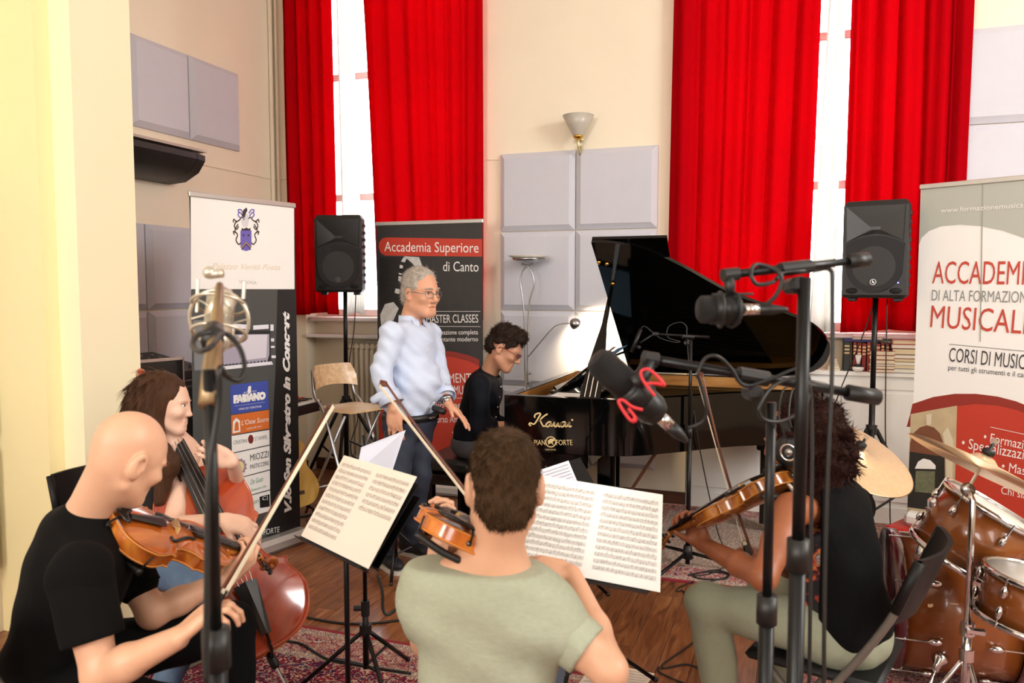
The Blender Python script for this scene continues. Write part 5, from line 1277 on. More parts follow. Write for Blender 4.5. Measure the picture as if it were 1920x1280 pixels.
q = ct - CR * .17; b = MB(); b.tube([q, P(1755, 975, 3.0), P(1752, 1010, 3.05), V((cb.x - .03, cb.y, .60))], .013, 8); b.build('mount_arm', m_chrome, tm, True)
MB().lathe([(.04, 0), (.036, .03), (.022, .07), (.018, .075)], 20, P(1735, 1040, 3.05) - V((0, 0, .02))).build('mount_base', m_chrome, tm, True)
b = MB(); b.box(P(1757, 945, 2.98), (.06, .05, .04), bev=.008); b.cyl(P(1738, 955, 2.98), P(1770, 950, 2.98), .012); b.cyl(P(1752, 930, 2.98), P(1760, 962, 2.98), .01); b.build('ratchet', m_chrome, tm)
m_cym = ramp_mat('cymbal_bronze', [(.3, '#dfc09c'), (.7, '#e6caa8')], 60., (1, 1, 1), .38, 3., metal=.9)
def cymbal(label, c, n, r, pole, stand_label, legs_yaw=0., gray=m_chrome):
    c = V(c); n = V(n).normalized(); t = thing('cymbal', label, 'cymbal', c)
    MB().lathe([(r, -.018), (r * .98, -.017), (r * .6, -.004), (r * .22, .004), (r * .19, .010), (r * .12, .024), (.006, .030), (.006, .028), (r * .12, .022), (r * .2, .003), (r * .6, -.006), (r, -.0185)], 56, c, n).build('plate', m_cym, t, True)
    MB().lathe([(.004, .03), (.02, .032), (.02, .05), (.006, .054), (.006, .075), (0, .075)], 16, c, n).build('wing_nut', m_blk, t, True)
    MB().box(c + n * .08, (.006, .02, .02), frame(n)).build('wing', m_chrome, t)
    base = V(pole); s = thing('cymbal_stand', stand_label, 'cymbal stand', base)
    j = c - n * .10; MB().tube([c - n * .0, j], .006, 8).build('tilter_rod', gray, s); MB().lathe([(.02, -.012), (.024, 0), (.02, .012)], 16, j, CF).build('tilter', m_steel, s, True)
    top = V((base.x, base.y, j.z - .03)); z2 = top.z * .52
    MB().tube([j, top, V((base.x, base.y, z2))], .0105, 12).build('upper_tube', gray, s, True); MB().cyl((base.x, base.y, .25), (base.x, base.y, z2 + .02), .0145, n=16).build('lower_tube', gray, s, True)
    b = MB(); b.cyl((base.x, base.y, z2 - .012), (base.x, base.y, z2 + .03), .022); b.box((base.x + .02, base.y - .02, z2 + .01), (.06, .02, .02), bev=.004); b.build('clamp', gray, s)
    hub = V((base.x, base.y, .40)); MB().cyl(hub - V((0, 0, .02)), hub + V((0, 0, .02)), .022).build('hub', gray, s)
    for k in range(3):
        a = legs_yaw + k * 2.094; e = base + V((math.cos(a) * .23, math.sin(a) * .23, .014)); 
        lg_ = MB().tube([hub, e], .008, 6).build('leg', gray, s, True); MB().ball(e, .013, 8).build('rubber_foot', m_blk, lg_, True)
        MB().tube([V((base.x, base.y, .26)), hub + (e - hub) * .5], .006, 6).build('brace', gray, s)
nC1 = (CU * .80 + CR * .27 - CF * .47); c1_ = P(1606, 848, 3.3)
cymbal('bronze crash cymbal shining white at its edge behind the woman violinist', c1_, nC1, .25, (c1_.x - .03, c1_.y + .04, .0), 'chrome cymbal stand holding the shining crash cymbal', .5)
nC2 = (CU * .87 + CR * .47 - CF * .02); c2_ = P(1842, 868, 2.62)
p2_ = P(1817, 1100, 2.62); cymbal('bronze ride cymbal seen edge-on before the music-school banner', c2_, nC2, .235, (p2_.x, p2_.y, .0), 'chrome cymbal stand in front of the amber bass drum', 1.0)
cs_ = P(1948, 1130, 2.55); sn = thing('snare_drum', 'amber snare drum on a chrome stand beside the cymbal stand', 'drum', cs_)
drum(sn, cs_, (CU * .97 + CR * .18 - CF * .1), .165, .14, m_burst, lugs=6, hoopw=.02)
st = thing('snare_stand', 'chrome tripod stand under the amber snare drum', 'drum stand', (cs_.x, cs_.y, 0))
MB().cyl((cs_.x, cs_.y, .2), (cs_.x, cs_.y, cs_.z - .10), .012).build('pole', m_chrome, st, True)
for k in range(3):
    a = .3 + k * 2.094; d = V((math.cos(a), math.sin(a), 0))
    MB().tube([V((cs_.x, cs_.y, cs_.z - .12)), V((cs_.x, cs_.y, cs_.z - .10)) + d * .12, V((cs_.x, cs_.y, cs_.z - .085)) + d * .15], .007, 6).build('basket_arm', m_chrome, st)
    MB().tube([V((cs_.x, cs_.y, .3)), V((cs_.x, cs_.y, .012)) + d * .26], .008, 6).build('leg', m_chrome, st)

# ================================================================== black folding chairs
m_seat = mat('chair_black', '#0f0f10', .5, bump=.05, spec=.3); m_gt = mat('chair_grey_tube', '#77726b', .4, .5)
def make_chair():
    t = thing('folding_chair', 'x', 'chair', (0, 0, 0), 'black folding chairs of the players')
    for s in (-1, 1):
        MB().tube(spline([(s * .20, -.27, .84), (s * .205, -.20, .66), (s * .205, -.05, .42), (s * .205, .24, .012)], 6), .012, 8).build('front_leg', m_gt, t, True)
        MB().tube([(s * .185, .16, .44), (s * .185, -.26, .012)], .012, 8).build('rear_leg', m_gt, t, True)
        MB().tube([(s * .20, -.272, .845), (s * .204, -.215, .69)], .0155, 8).build('sleeve', m_seat, t, True)
    vs = []; fs = []; n = 10
    for k in (0, .014):
        for z, y in ((.64, -.195), (.74, -.235), (.85, -.278)):
            for i in range(n + 1):
                s = -1 + 2 * i / n; vs.append((s * .195, y - .05 * (1 - s * s) + k, z))
    m3 = 3 * (n + 1)
    for j in range(2):
        for i in range(n):
            a = j * (n + 1) + i; q = (a, a + 1, a + n + 2, a + n + 1); fs += [q, tuple(x + m3 for x in q[::-1])]
    for i in range(n): fs += [(i + 1, i, m3 + i, m3 + i + 1), (2 * (n + 1) + i, 2 * (n + 1) + i + 1, m3 + 2 * (n + 1) + i + 1, m3 + 2 * (n + 1) + i)]
    auto(MB().add(vs, fs).build('backrest', m_seat, t))
    auto(MB().box((0, .02, .445), (.39, .40, .028), bev=.012).build('seat', m_seat, t))
    for y, z in ((.215, .06), (-.235, .05)): MB().tube([(-.2, y, z), (.2, y, z)], .009, 6).build('crossbar', m_gt, t)
    return t
ch0 = make_chair(); CHAIRS = []
def put_chair(loc, fwd, label, first=[True]):
    o = ch0 if first[0] else copy_tree(ch0); first[0] = False
    o.location = (loc[0], loc[1], .012 if loc[2:] == () else loc[2]); f = V(fwd); o.rotation_euler = (0, 0, math.atan2(-f.x, f.y)); o['label'] = label
    return o

# ================================================================== bowed instruments
HALF = [(.0, .0), (.09, .003), (.18, .03), (.25, .095), (.288, .19), (.285, .25), (.262, .31), (.246, .345), (.257, .376), (.225, .384), (.18, .42), (.16, .47), (.157, .51), (.166, .56), (.19, .61), (.222, .645), (.212, .672), (.228, .73), (.236, .79), (.225, .87), (.185, .94), (.12, .985), (.05, .998), (0., 1.)]
def fiddle(name, label, cat, M, L, rib, cols, cello=False, chin=True):
    """M: x across, y end-button -> scroll, z out of the top plate; L body length"""
    t = thing(name, label, cat, M.to_translation())
    k = L / .356
    hp = [(p.x * L, p.y * L) for p in spline([(*q, 0) for q in HALF], 3)]
    out = hp + [(-x, y) for x, y in hp[-2:0:-1]]; N = len(out)
    m_top = ramp_mat(cols[0] + '_top', [(.25, cols[0]), (.55, cols[1]), (.8, cols[2])], 2.2, (14 / k, 1.2 / k, 1), .16, 5., coat=.6)
    m_rib = ramp_mat(cols[0] + '_rib', [(.3, cols[0]), (.5, cols[1]), (.7, cols[2])], 26. / k, (1, 1, .15), .2, 3., coat=.5)
    m_edge = mat(cols[0] + '_edge', cols[2], .35)
    def plate(z0, sgn, arch, nm, mm):
        b = MB(); b.m = M; vs = []; fs = []; S = [1.0, .985, .93, .85, .7, .5, .28, .1]
        for s in S:
            h = arch * (1 - s ** 2.2) ** 1.15 if s < .95 else (.0015 * k if s > .99 else 0)
            for x, y in out: vs.append((x * s, L * .5 + (y - L * .5) * (.25 + .75 * s) if s < 1 else y, z0 + sgn * (h + .0025 * k)))
        nS = len(S)
        for j in range(nS - 1):
            for i in range(N):
                q = (j * N + i, j * N + (i + 1) % N, (j + 1) * N + (i + 1) % N, (j + 1) * N + i); fs.append(q if sgn > 0 else q[::-1])
        q = tuple(range((nS - 1) * N, nS * N)); fs.append(q if sgn > 0 else q[::-1])
        o = b.add(vs, fs).build(nm, mm, t, True); return o
    plate(0, 1, .016 * k if not cello else .028, 'top_plate', m_top); plate(-rib, -1, .013 * k, 'back_plate', m_rib)
    b = MB(); b.m = M; sc = .965
    ri = [(x * sc, L * .5 + (y - L * .5) * .985) for x, y in out]
    b.add([(x, y, 0) for x, y in ri] + [(x, y, -rib) for x, y in ri], [(i, (i + 1) % N, N + (i + 1) % N, N + i)[::-1] for i in range(N)]); auto(b.build('ribs', m_rib, t), 50)
    for z in (.001, -rib - .001):
        b = MB(); b.m = M; b.tube([(x, y, z) for x, y in out], .0022 * k, 6, True); b.build('edge', m_edge, t, True)
    A = (.016 * k if not cello else .028)
    for s in (-1, 1):
        b = MB(); b.m = M; f = [(.045, .62), (.062, .60), (.06, .56), (.075, .50), (.10, .44), (.115, .40), (.108, .37), (.092, .375)]
        pts = spline([(s * x * L * 1.25, y * L, A * (1 - (x * 1.25 / .19) ** 2 * .55) + .0045 * k) for x, y in f], 4); n_ = len(pts)
        b.tube(pts, [(.0028 + .002 * math.sin(math.pi * i / (n_ - 1))) * k * (1 if 2 < i < n_ - 3 else 1.25) for i in range(n_)], 6); b.build('f_hole', m_blk, t, True)
    nut = 1.36 * L if not cello else 1.375 * L; bz = .036 * k if not cello else .095
    br = .455 * L
    b = MB(); b.m = M; w0, w1 = .021 * k, .012 * k
    fb0, fbz = .62 * L, A + .012 * k if not cello else .062
    nz = .012 * k if not cello else .018
    b.add([(-w0, fb0, fbz), (w0, fb0, fbz), (w1, nut, nz), (-w1, nut, nz), (-w0 * .9, fb0, fbz - .006 * k), (w0 * .9, fb0, fbz - .006 * k), (w1 * .9, nut, nz - .006 * k), (-w1 * .9, nut, nz - .006 * k), (0, fb0, fbz + .004 * k), (0, nut, nz + .003 * k)],
          [(0, 8, 9, 3), (8, 1, 2, 9), (4, 7, 6, 5), (0, 4, 5, 1, 8), (3, 9, 2, 6, 7), (0, 3, 7, 4), (1, 5, 6, 2)]); b.build('fingerboard', mat('ebony', '#171413', .25), t)
    b = MB(); b.m = M; b.tube([(0, .985 * L, -.012 * k), (0, 1.06 * L, -.006 * k), (0, nut, nz - .012 * k)], [.017 * k, .012 * k, .010 * k], 10); b.build('neck', m_rib, t, True)
    b = MB(); b.m = M; b.tube([(0, nut, nz - .01 * k), (0, nut + .06 * L, nz - .016 * k), (0, nut + .16 * L, nz - .034 * k)], [.0115 * k, .0115 * k, .009 * k], 8)
    sp = []; cy, cz = nut + .215 * L, nz - .028 * k
    for i in range(34):
        a = -2.3 - i * .33; rr = .024 * k * (1 - i / 42); sp.append((0, cy + rr * math.cos(a), cz - rr * math.sin(a) * -1))
    b.tube(sp, [.009 * k * (1 - i / 60) for i in range(34)], 8)
    b.cyl((-.0155 * k, cy, cz), (.0155 * k, cy, cz), .008 * k, n=10)
    b.build('scroll', m_rib, t, True)
    for i in range(4):
        s = 1 if i % 2 else -1; b = MB(); b.m = M; y = nut + (.03 + .035 * i) * L; z = nz - (.012 + .005 * i) * k
        b.cyl((-s * .014 * k, y, z), (s * .03 * k, y, z), .0035 * k, n=8); b.ball((s * .038 * k, y, z), (.010 * k, .0045 * k, .008 * k), 10); b.build('peg', mat('ebony', '#171413', .25), t, True)
    b = MB(); b.m = M; bw = .021 * k; bt = .0022 * k
    z0 = A * .86 + .003 * k
    prof = [(-bw, z0), (-bw * .6, z0), (-bw * .35, z0 + (bz - z0) * .25), (bw * .35, z0 + (bz - z0) * .25), (bw * .6, z0), (bw, z0), (bw * .85, z0 + (bz - z0) * .55), (bw * .7, bz - .003 * k), (0, bz), (-bw * .7, bz - .003 * k), (-bw * .85, z0 + (bz - z0) * .55)]
    b.add([(x, br - bt, z) for x, z in prof] + [(x, br + bt, z) for x, z in prof], [tuple(range(11)), tuple(range(21, 10, -1))] + [(i, 11 + i, 11 + (i + 1) % 11, (i + 1) % 11) for i in range(11)]); b.build('bridge', mat('maple_pale', '#dcb878', .5), t)
    ts, te = .07 * L, .335 * L; tz0, tz1 = A * .5 + .012 * k, (bz + A) * .5 + .006 * k
    b = MB(); b.m = M; b.add([(-.009 * k, ts, tz0), (.009 * k, ts, tz0), (.021 * k, te, tz1 - .003 * k), (0, te + .002, tz1 + .004 * k), (-.021 * k, te, tz1 - .003 * k), (0, ts, tz0 + .006 * k), (-.006 * k, ts, tz0 - .006 * k), (.006 * k, ts, tz0 - .006 * k), (.015 * k, te, tz1 - .009 * k), (-.015 * k, te, tz1 - .009 * k)],
          [(0, 5, 3, 4), (5, 1, 2, 3), (6, 9, 8, 7), (4, 3, 2, 8, 9), (0, 6, 7, 1, 5), (0, 4, 9, 6), (1, 7, 8, 2)]); b.build('tailpiece', mat('ebony', '#171413', .25), t)
    for i in range(4):
        o_ = (i - 1.5) / 1.5; b = MB(); b.m = M
        b.tube([(o_ * .012 * k, te - .004, tz1 + .002), (o_ * .0165 * k, br, bz + .0008 - .002 * k * abs(o_)), (o_ * .008 * k, nut, nz + .005 * k)], .0007 * (1.6 if cello else 1.3), 5); b.build('string', m_steel, t)
    b = MB(); b.m = M; b.tube([(0, ts, tz0), (0, -.004, A * .3), (0, -.012 * k, -rib * .3)], .003 * k, 6); b.ball((0, -.008 * k, -rib * .5), .007 * k, 10); b.build('end_button', mat('ebony', '#171413', .25), t)
    if chin:
        b = MB(); b.m = M; b.ball((-.05 * k, .045 * L, A * .4 + .014 * k), (.045 * k, .032 * k, .008 * k), 14); b.ball((-.01 * k, .03 * L, A * .4 + .012 * k), (.04 * k, .014 * k, .006 * k), 12); b.build('chin_rest', mat('ebony', '#171413', .25), t, True)
        b = MB(); b.m = M; b.tube(spline([(-.11 * k, .16 * L, -rib - .018 * k), (-.03 * k, .12 * L, -rib - .03 * k), (.05 * k, .12 * L, -rib - .028 * k), (.11 * k, .17 * L, -rib - .018 * k)], 5), .009 * k, 8)
        for s in (-1, 1): b.tube([(s * .105 * k, .165 * L, -rib - .018 * k), (s * .108 * k, .168 * L, -.004)], .0028 * k, 6)
        b.build('shoulder_rest', m_blk, t, True)
    return t
def bow(label, frog, tip, side, L=None, hair_m='#efe6cc'):
    a, c = V(frog), V(tip); d = c - a; n = V(side); n = (n - d * (n.dot(d) / d.length_squared)).normalized()
    t = thing('bow', label, 'bow', a); m_st = ramp_mat('bow_wood', [(.3, '#4a2114'), (.7, '#6e3620')], 8., (1, 1, 1), .25)
    pts = [a + d * s - n * (.012 * (1 - (2 * s - 1) ** 2)) + n * .022 for s in (-.03, 0, .2, .4, .6, .8, .95)] + [c + n * .022]
    MB().tube(pts, [.0048] * 3 + [.0045, .0042, .0038, .0034, .0034], 8).build('stick', m_st, t, True)
    w = d.cross(n).normalized() * .0055
    b = MB(); b.add([a + d * .05 + w, a + d * .05 - w, c - w, c + w, a + d * .05 + w + n * .001, a + d * .05 - w + n * .001, c - w + n * .001, c + w + n * .001], [(0, 1, 2, 3), (7, 6, 5, 4), (0, 4, 5, 1), (2, 6, 7, 3), (1, 5, 6, 2), (3, 7, 4, 0)]); b.build('bow_hair', mat('bow_hair', hair_m, .6), t)
    F = frame(d, n)
    MB().box(a + d * .03 + n * .010, (.011, .022, .05), F, bev=.003).build('frog', mat('ebony', '#171413', .25), t)
    MB().box(a + d * .062 + n * .006, (.012, .012, .012), F).build('ferrule', m_chrome, t)
    MB().add([c + w * .7 - n * .001, c - w * .7 - n * .001, c + d.normalized() * .014 + n * .014, c + n * .026 + w * .6, c + n * .026 - w * .6, c - d.normalized() * .02 + n * .022], [(0, 2, 1), (0, 3, 2), (1, 2, 4), (2, 3, 4), (0, 5, 3), (1, 4, 5), (0, 1, 5), (3, 5, 4)]).build('tip', m_st, t)
    MB().tube([a + d * -.03 + n * .022, a + d * -.045 + n * .022], .0048, 8).build('screw', m_chrome, t)
    return t
def fmat(end, scroll, n, L, ratio=1.6):
    """frame with y from the end button to the scroll; origin slides so that the scroll lands there"""
    e, s = V(end), V(scroll); y = (s - e).normalized(); n = V(n); z = (n - y * n.dot(y)).normalized(); x = y.cross(z)
    return axes(e, x, y, z)
AMB = ('#8a3f12', '#b8601f', '#d58a3c'); RED = ('#7a1f08', '#a63a10', '#c45a20'); VIO = ('#5e2c0e', '#8f4f1a', '#b0742e')
VA_M = fmat(P(217, 975, 2.08), P(492, 1045, 2.56), CU * .74 - CF * .62 + CR * .05, .41)
fiddle('viola', 'amber viola under the chin of the bald man in black', 'viola', VA_M, .405, .036, AMB)
CE_M = fmat(P(508, 1216, 2.93), P(262, 690, 3.22), -CF * .80 + CR * .58 + CU * .1, .755)
fiddle('cello', 'red cello leaning against the long-haired seated woman', 'cello', CE_M, .755, .118, RED, True, False)
ep = bpy.data.objects['cello']
q0 = CE_M @ V((0, -.01, -.059)); q1 = CE_M @ V((0, -.34, -.059)); q1.z = max(q1.z, .012)
MB().tube([q0, q1], .0055, 8).build('endpin', m_steel, ep); MB().lathe([(.012, 0), (.017, .015), (.017, .05), (.011, .06)], 12, q0 - (q0 - q1).normalized() * .0, (q1 - q0)).build('endpin_socket', m_blk, ep, True)
VG_M = fmat(P(884, 1006, 1.80), P(808, 950, 2.36), CU * .82 + CR * .45 - CF * .1, .356)
fiddle('violin', 'orange violin held by the man in the green T-shirt', 'violin', VG_M, .356, .031, ('#8a3c10', '#c86a1c', '#dd8a34'))
VW_M = fmat(P(1478, 884, 2.40), P(1232, 1012, 2.72), CU * .95 + CF * .15 - CR * .05, .356)
fiddle('violin', 'brown violin held by the woman with headphones', 'violin', VW_M, .356, .031, VIO)
bow('viola bow rising from the bald man toward the plywood chair', P(408, 1138, 1.84), P(626, 760, 2.25), -CR * .8 - CU * .5)
bow('violin bow crossing before the trousers of the standing man', P(985, 1072, 2.02), P(711, 722, 2.2), CR * .8 - CU * .5)
bow('violin bow held upright by the woman with headphones', P(1398, 1040, 2.55), P(1304, 700, 2.62), CR * .9 + CU * .2)

# ================================================================== organic modelling: smooth fields meshed with surface nets
class Fld:
    def __init__(s): s.p = []; s.cuts = []; s.wr = None
    def cap(s, a, b, ra, rb=None, k=.02, sub=False):
        s.p.append(('c', np.array(a, float), np.array(b, float), ra, ra if rb is None else rb, k, sub)); return s
    def ell(s, c, r, Rm=None, k=.02, sub=False):
        Rm = np.eye(3) if Rm is None else np.array(Rm, float)
        s.p.append(('e', np.array(c, float), np.array(r, float), Rm, None, k, sub)); return s
    def chain(s, pts, rs, k=.02):
        for i in range(len(pts) - 1): s.cap(pts[i], pts[i + 1], rs[i], rs[i + 1], k)
        return s
    def cut(s, p, n): s.cuts.append((np.array(p, float), np.array(V(n).normalized(), float))); return s
    def mesh(s, h, pad=.03):
        lo = np.full(3, 1e9); hi = -lo; bbs = []
        for q in s.p:
            if q[0] == 'c':
                r = max(q[3], q[4]); l = np.minimum(q[1], q[2]) - r; u = np.maximum(q[1], q[2]) + r
            else:
                ext_ = np.sqrt(((q[3] * q[2][None, :]) ** 2).sum(1)); l = q[1] - ext_; u = q[1] + ext_
            bbs.append((l, u))
            if not q[6]: lo = np.minimum(lo, l); hi = np.maximum(hi, u)
        lo -= pad; hi += pad
        n = np.ceil((hi - lo) / h).astype(int) + 1
        ax = [(lo[i] + np.arange(n[i]) * h).astype(np.float32) for i in range(3)]
        D = np.full(n, .1, np.float32)
        for q, (l, u) in zip(s.p, bbs):
            k = q[5]; m = k + 2.5 * h + .012
            i0 = np.maximum(((l - m - lo) / h).astype(int), 0); i1 = np.minimum(((u + m - lo) / h).astype(int) + 2, n)
            if (i1 <= i0).any(): continue
            sl = tuple(slice(i0[i], i1[i]) for i in range(3))
            X = ax[0][sl[0]][:, None, None]; Y = ax[1][sl[1]][None, :, None]; Z = ax[2][sl[2]][None, None, :]
            if q[0] == 'c':
                a, b = q[1], q[2]; ab = b - a; L2 = max(float(ab @ ab), 1e-9)
                t = np.clip(((X - a[0]) * ab[0] + (Y - a[1]) * ab[1] + (Z - a[2]) * ab[2]) / L2, 0, 1)
                d = np.sqrt((X - a[0] - t * ab[0]) ** 2 + (Y - a[1] - t * ab[1]) ** 2 + (Z - a[2] - t * ab[2]) ** 2) - (q[3] + (q[4] - q[3]) * t)
            else:
                c, r, Rm = q[1], q[2], q[3]; g = [(X - c[0]) * Rm[0, i] + (Y - c[1]) * Rm[1, i] + (Z - c[2]) * Rm[2, i] for i in range(3)]
                k0 = np.sqrt(sum((g[i] / r[i]) ** 2 for i in range(3))); k1 = np.sqrt(sum((g[i] / r[i] ** 2) ** 2 for i in range(3))) + 1e-6
                d = k0 * (k0 - 1) / k1
            d = d.astype(np.float32); O = D[sl]
            if q[6]:
                d = -d; e = np.maximum(k - np.abs(O - d), 0) / k; D[sl] = np.maximum(O, d) + e * e * k * .25
            else:
                e = np.maximum(k - np.abs(O - d), 0) / k; D[sl] = np.minimum(O, d) - e * e * k * .25
        if s.wr or s.cuts:
            X = ax[0][:, None, None]; Y = ax[1][None, :, None]; Z = ax[2][None, None, :]
            if s.wr: D += s.wr(X, Y, Z).astype(np.float32)
            for p, nn in s.cuts:
                np.maximum(D, ((X - p[0]) * nn[0] + (Y - p[1]) * nn[1] + (Z - p[2]) * nn[2]).astype(np.float32), out=D)
        return surfnet(D, lo, h)
def surfnet(D, lo, h):
    S = D < 0; cnt = np.zeros(tuple(x - 1 for x in D.shape), np.int8)
    sl = lambda o: tuple(slice(o[i], D.shape[i] - 1 + o[i]) for i in range(3))
    cor = [(a, b, c) for a in (0, 1) for b in (0, 1) for c in (0, 1)]
    for o in cor: cnt += S[sl(o)]
    act = (cnt > 0) & (cnt < 8); I = np.argwhere(act)
    idx = np.full(act.shape, -1, np.int32); idx[act] = np.arange(len(I))
    pos = np.zeros((len(I), 3), np.float32); num = np.zeros(len(I), np.float32)
    val = {o: D[I[:, 0] + o[0], I[:, 1] + o[1], I[:, 2] + o[2]] for o in cor}
    for o in cor:
        for k in range(3):
            if o[k]: continue
            q = list(o); q[k] = 1; q = tuple(q); va, vb = val[o], val[q]; m = (va < 0) != (vb < 0)
            t = np.where(m, va / np.where(m, va - vb, 1), 0)
            for j in range(3): pos[:, j] += np.where(m, o[j] + (t if j == k else 0), 0)
            num += m
    vs = lo + h * (I + pos / num[:, None]); fs = []
    for k in range(3):
        a, b = [(1, 2), (2, 0), (0, 1)][k]
        s0 = [slice(None)] * 3; s1 = [slice(None)] * 3; s0[k] = slice(0, -1); s1[k] = slice(1, None)
        A = S[tuple(s0)]; B = S[tuple(s1)]
        for flip, M_ in ((False, A & ~B), (True, ~A & B)):
            E = np.argwhere(M_)
            if not len(E): continue
            ok = (E[:, a] > 0) & (E[:, b] > 0) & (E[:, a] < D.shape[a] - 1) & (E[:, b] < D.shape[b] - 1); E = E[ok]
            def cell(da, db):
                C = E.copy(); C[:, a] -= da; C[:, b] -= db; return idx[C[:, 0], C[:, 1], C[:, 2]]
            q = np.stack([cell(1, 1), cell(0, 1), cell(0, 0), cell(1, 0)], 1)
            fs.append(q[:, ::-1] if flip else q)
    return vs, np.concatenate(fs)
def fmesh(F, h, name, m, parent, label=None, relax=2):
    vs, fs = F.mesh(h)
    if relax:                                   # light Taubin smoothing takes the grid steps out
        e = np.concatenate([fs[:, [0, 1]], fs[:, [1, 2]], fs[:, [2, 3]], fs[:, [3, 0]]]); n = len(vs)
        for it in range(relax):
            for lam in (.5, -.52):
                acc = np.zeros_like(vs); c = np.zeros(n)
                for j in range(3):
                    acc[:, j] = np.bincount(e[:, 0], vs[e[:, 1], j], n) + np.bincount(e[:, 1], vs[e[:, 0], j], n)
                c = np.bincount(e[:, 0], minlength=n) + np.bincount(e[:, 1], minlength=n)
                vs = vs + lam * (acc / np.maximum(c, 1)[:, None] - vs)
    me = bpy.data.meshes.new(name)
    me.vertices.add(len(vs)); me.vertices.foreach_set('co', vs.astype(np.float32).ravel())
    me.loops.add(fs.size); me.loops.foreach_set('vertex_index', fs.ravel().astype(np.int32))
    me.polygons.add(len(fs)); me.polygons.foreach_set('loop_start', np.arange(0, fs.size, 4, dtype=np.int32)); me.polygons.foreach_set('loop_total', np.full(len(fs), 4, np.int32))
    me.update(calc_edges=True); me.validate()
    return link(name, me, m, parent, True, label)
def wrinkle(amp, fx=(22, 17, 11), ph=0.):
    def f(X, Y, Z):
        w = np.sin(X * fx[0] + 1.9 * np.sin(Z * fx[2] + ph) + ph) * np.sin(Y * fx[1] + 1.5 * np.sin(X * 9 + ph) + Z * 7)
        return amp * (w + .5 * np.sin((X + Y) * fx[0] * 1.7 + Z * fx[2] * 2.6 + 2 * np.sin(Y * 13) + ph))
    return f
def curls(amp, f=70., ph=0.):
    def g(X, Y, Z):
        a = np.sin(X * f + 2 * np.sin(Y * f * .45 + ph)) + np.sin(Y * f * .9 + 2 * np.sin(Z * f * .5)) + np.sin(Z * f * 1.1 + 2 * np.sin(X * f * .4 + ph))
        return amp * a / 1.6
    return g
def hframe(fwd, up=(0, 0, 1)):
    f = V(fwd).normalized(); u = V(up); u = (u - f * u.dot(f)).normalized(); r = f.cross(u); return r, f, u
def head(F, c, fr, s=1., nose=1., mouth=0., neck=None, neck_r=.055, ears=True, jaw=1., soft=False, ear=1.):
    """local x right, y forward, z up"""
    r, f, u = fr; Rm = np.array([[r[i], f[i], u[i]] for i in range(3)]); c = V(c)
    L = lambda x, y, z: c + (r * x + f * y + u * z) * s
    E = lambda p, rad, k=.02, sub=False: F.ell(L(*p), [q * s for q in rad], Rm, k * s, sub)
    C_ = lambda a, b, ra, rb, k=.012, sub=False: F.cap(L(*a), L(*b), ra * s, rb * s, k * s, sub)
    E((0, -.012, .035), (.076, .098, .090)); E((0, .035, .0), (.062, .062, .085), .03)
    E((0, .035, -.055), (.053 * jaw, .058, .062), .03); E((0, .078, -.098), (.024 * jaw, .02, .02), .03)
    jr = .016 if not soft else .011; C_((-.052 * jaw, .0, -.065), (-.02, .072, -.1), jr, jr, .03); C_((.052 * jaw, .0, -.065), (.02, .072, -.1), jr, jr, .03)
    for sx in (-1, 1):
        E((sx * .031, .098, .008), (.017, .014, .011), .012, True)
        C_((sx * .014, .093, .026), (sx * .048, .078, .024), .008 if not soft else .004, .006 if not soft else .003, .014)
        E((sx * .042, .072, -.022), (.022, .02, .018), .025)
        E((sx * .012, .103, -.034), (.0085, .010, .007), .008)
    C_((0, .094, .018), (0, .110 + .008 * nose, -.026), .0085, .0115 + .0008 * nose, .010); E((0, .108, -.034), (.011, .011, .007), .008)
    if mouth:
        C_((-.018, .094, -.060), (.018, .094, -.060), .0065, .0065, .006); C_((-.016, .092, -.060 - .012 * (1 + mouth)), (.016, .092, -.060 - .012 * (1 + mouth)), .0075, .0075, .006)
        E((0, .098, -.066 - .006 * mouth), (.017, .014, .005 + .005 * mouth), .004, True)
    else:
        C_((-.019, .093, -.061), (.019, .093, -.061), .006, .006, .006); C_((-.016, .092, -.073), (.016, .092, -.073), .007, .007, .006); E((0, .103, -.067), (.024, .008, .0018), .003, True)
    if ears:
        for sx in (-1, 1):
            E((sx * (.079 + .012 * (ear - 1) * 2), -.012, -.004), (.009 * ear, .020 * ear, .032 * ear), .006); E((sx * .087, -.008, .0), (.006, .011, .018), .005, True); E((sx * .077, -.002, -.030), (.008, .010, .012), .008)
    if neck is not None: F.cap(L(0, -.025, -.03), neck, neck_r * s, neck_r * 1.1 * s, .035)
    return L
def eyes(L, fr, s, parent, iris='#3a2a1e', closed=False):
    r, f, u = fr
    for sx in (-1, 1):
        e = MB().ball(L(sx * .0305, .0815, .008), .0115 * s, 12).build('eye', mat('eye_white', '#e9e4de', .25), parent, True)
        MB().ball(L(sx * .0305, .083, .008) + f * (.0070 * s), .0058 * s, 10).build('iris', mat('iris_' + iris, iris, .2), e, True)
        MB().tube(spline([L(sx * .014, .094, .017), L(sx * .03, .0985, .0205), L(sx * .046, .088, .015)], 4), .0028 * s, 6).build('eyelid', mat('lid_' + str(parent.name), '#a8765c', .5), parent, True)
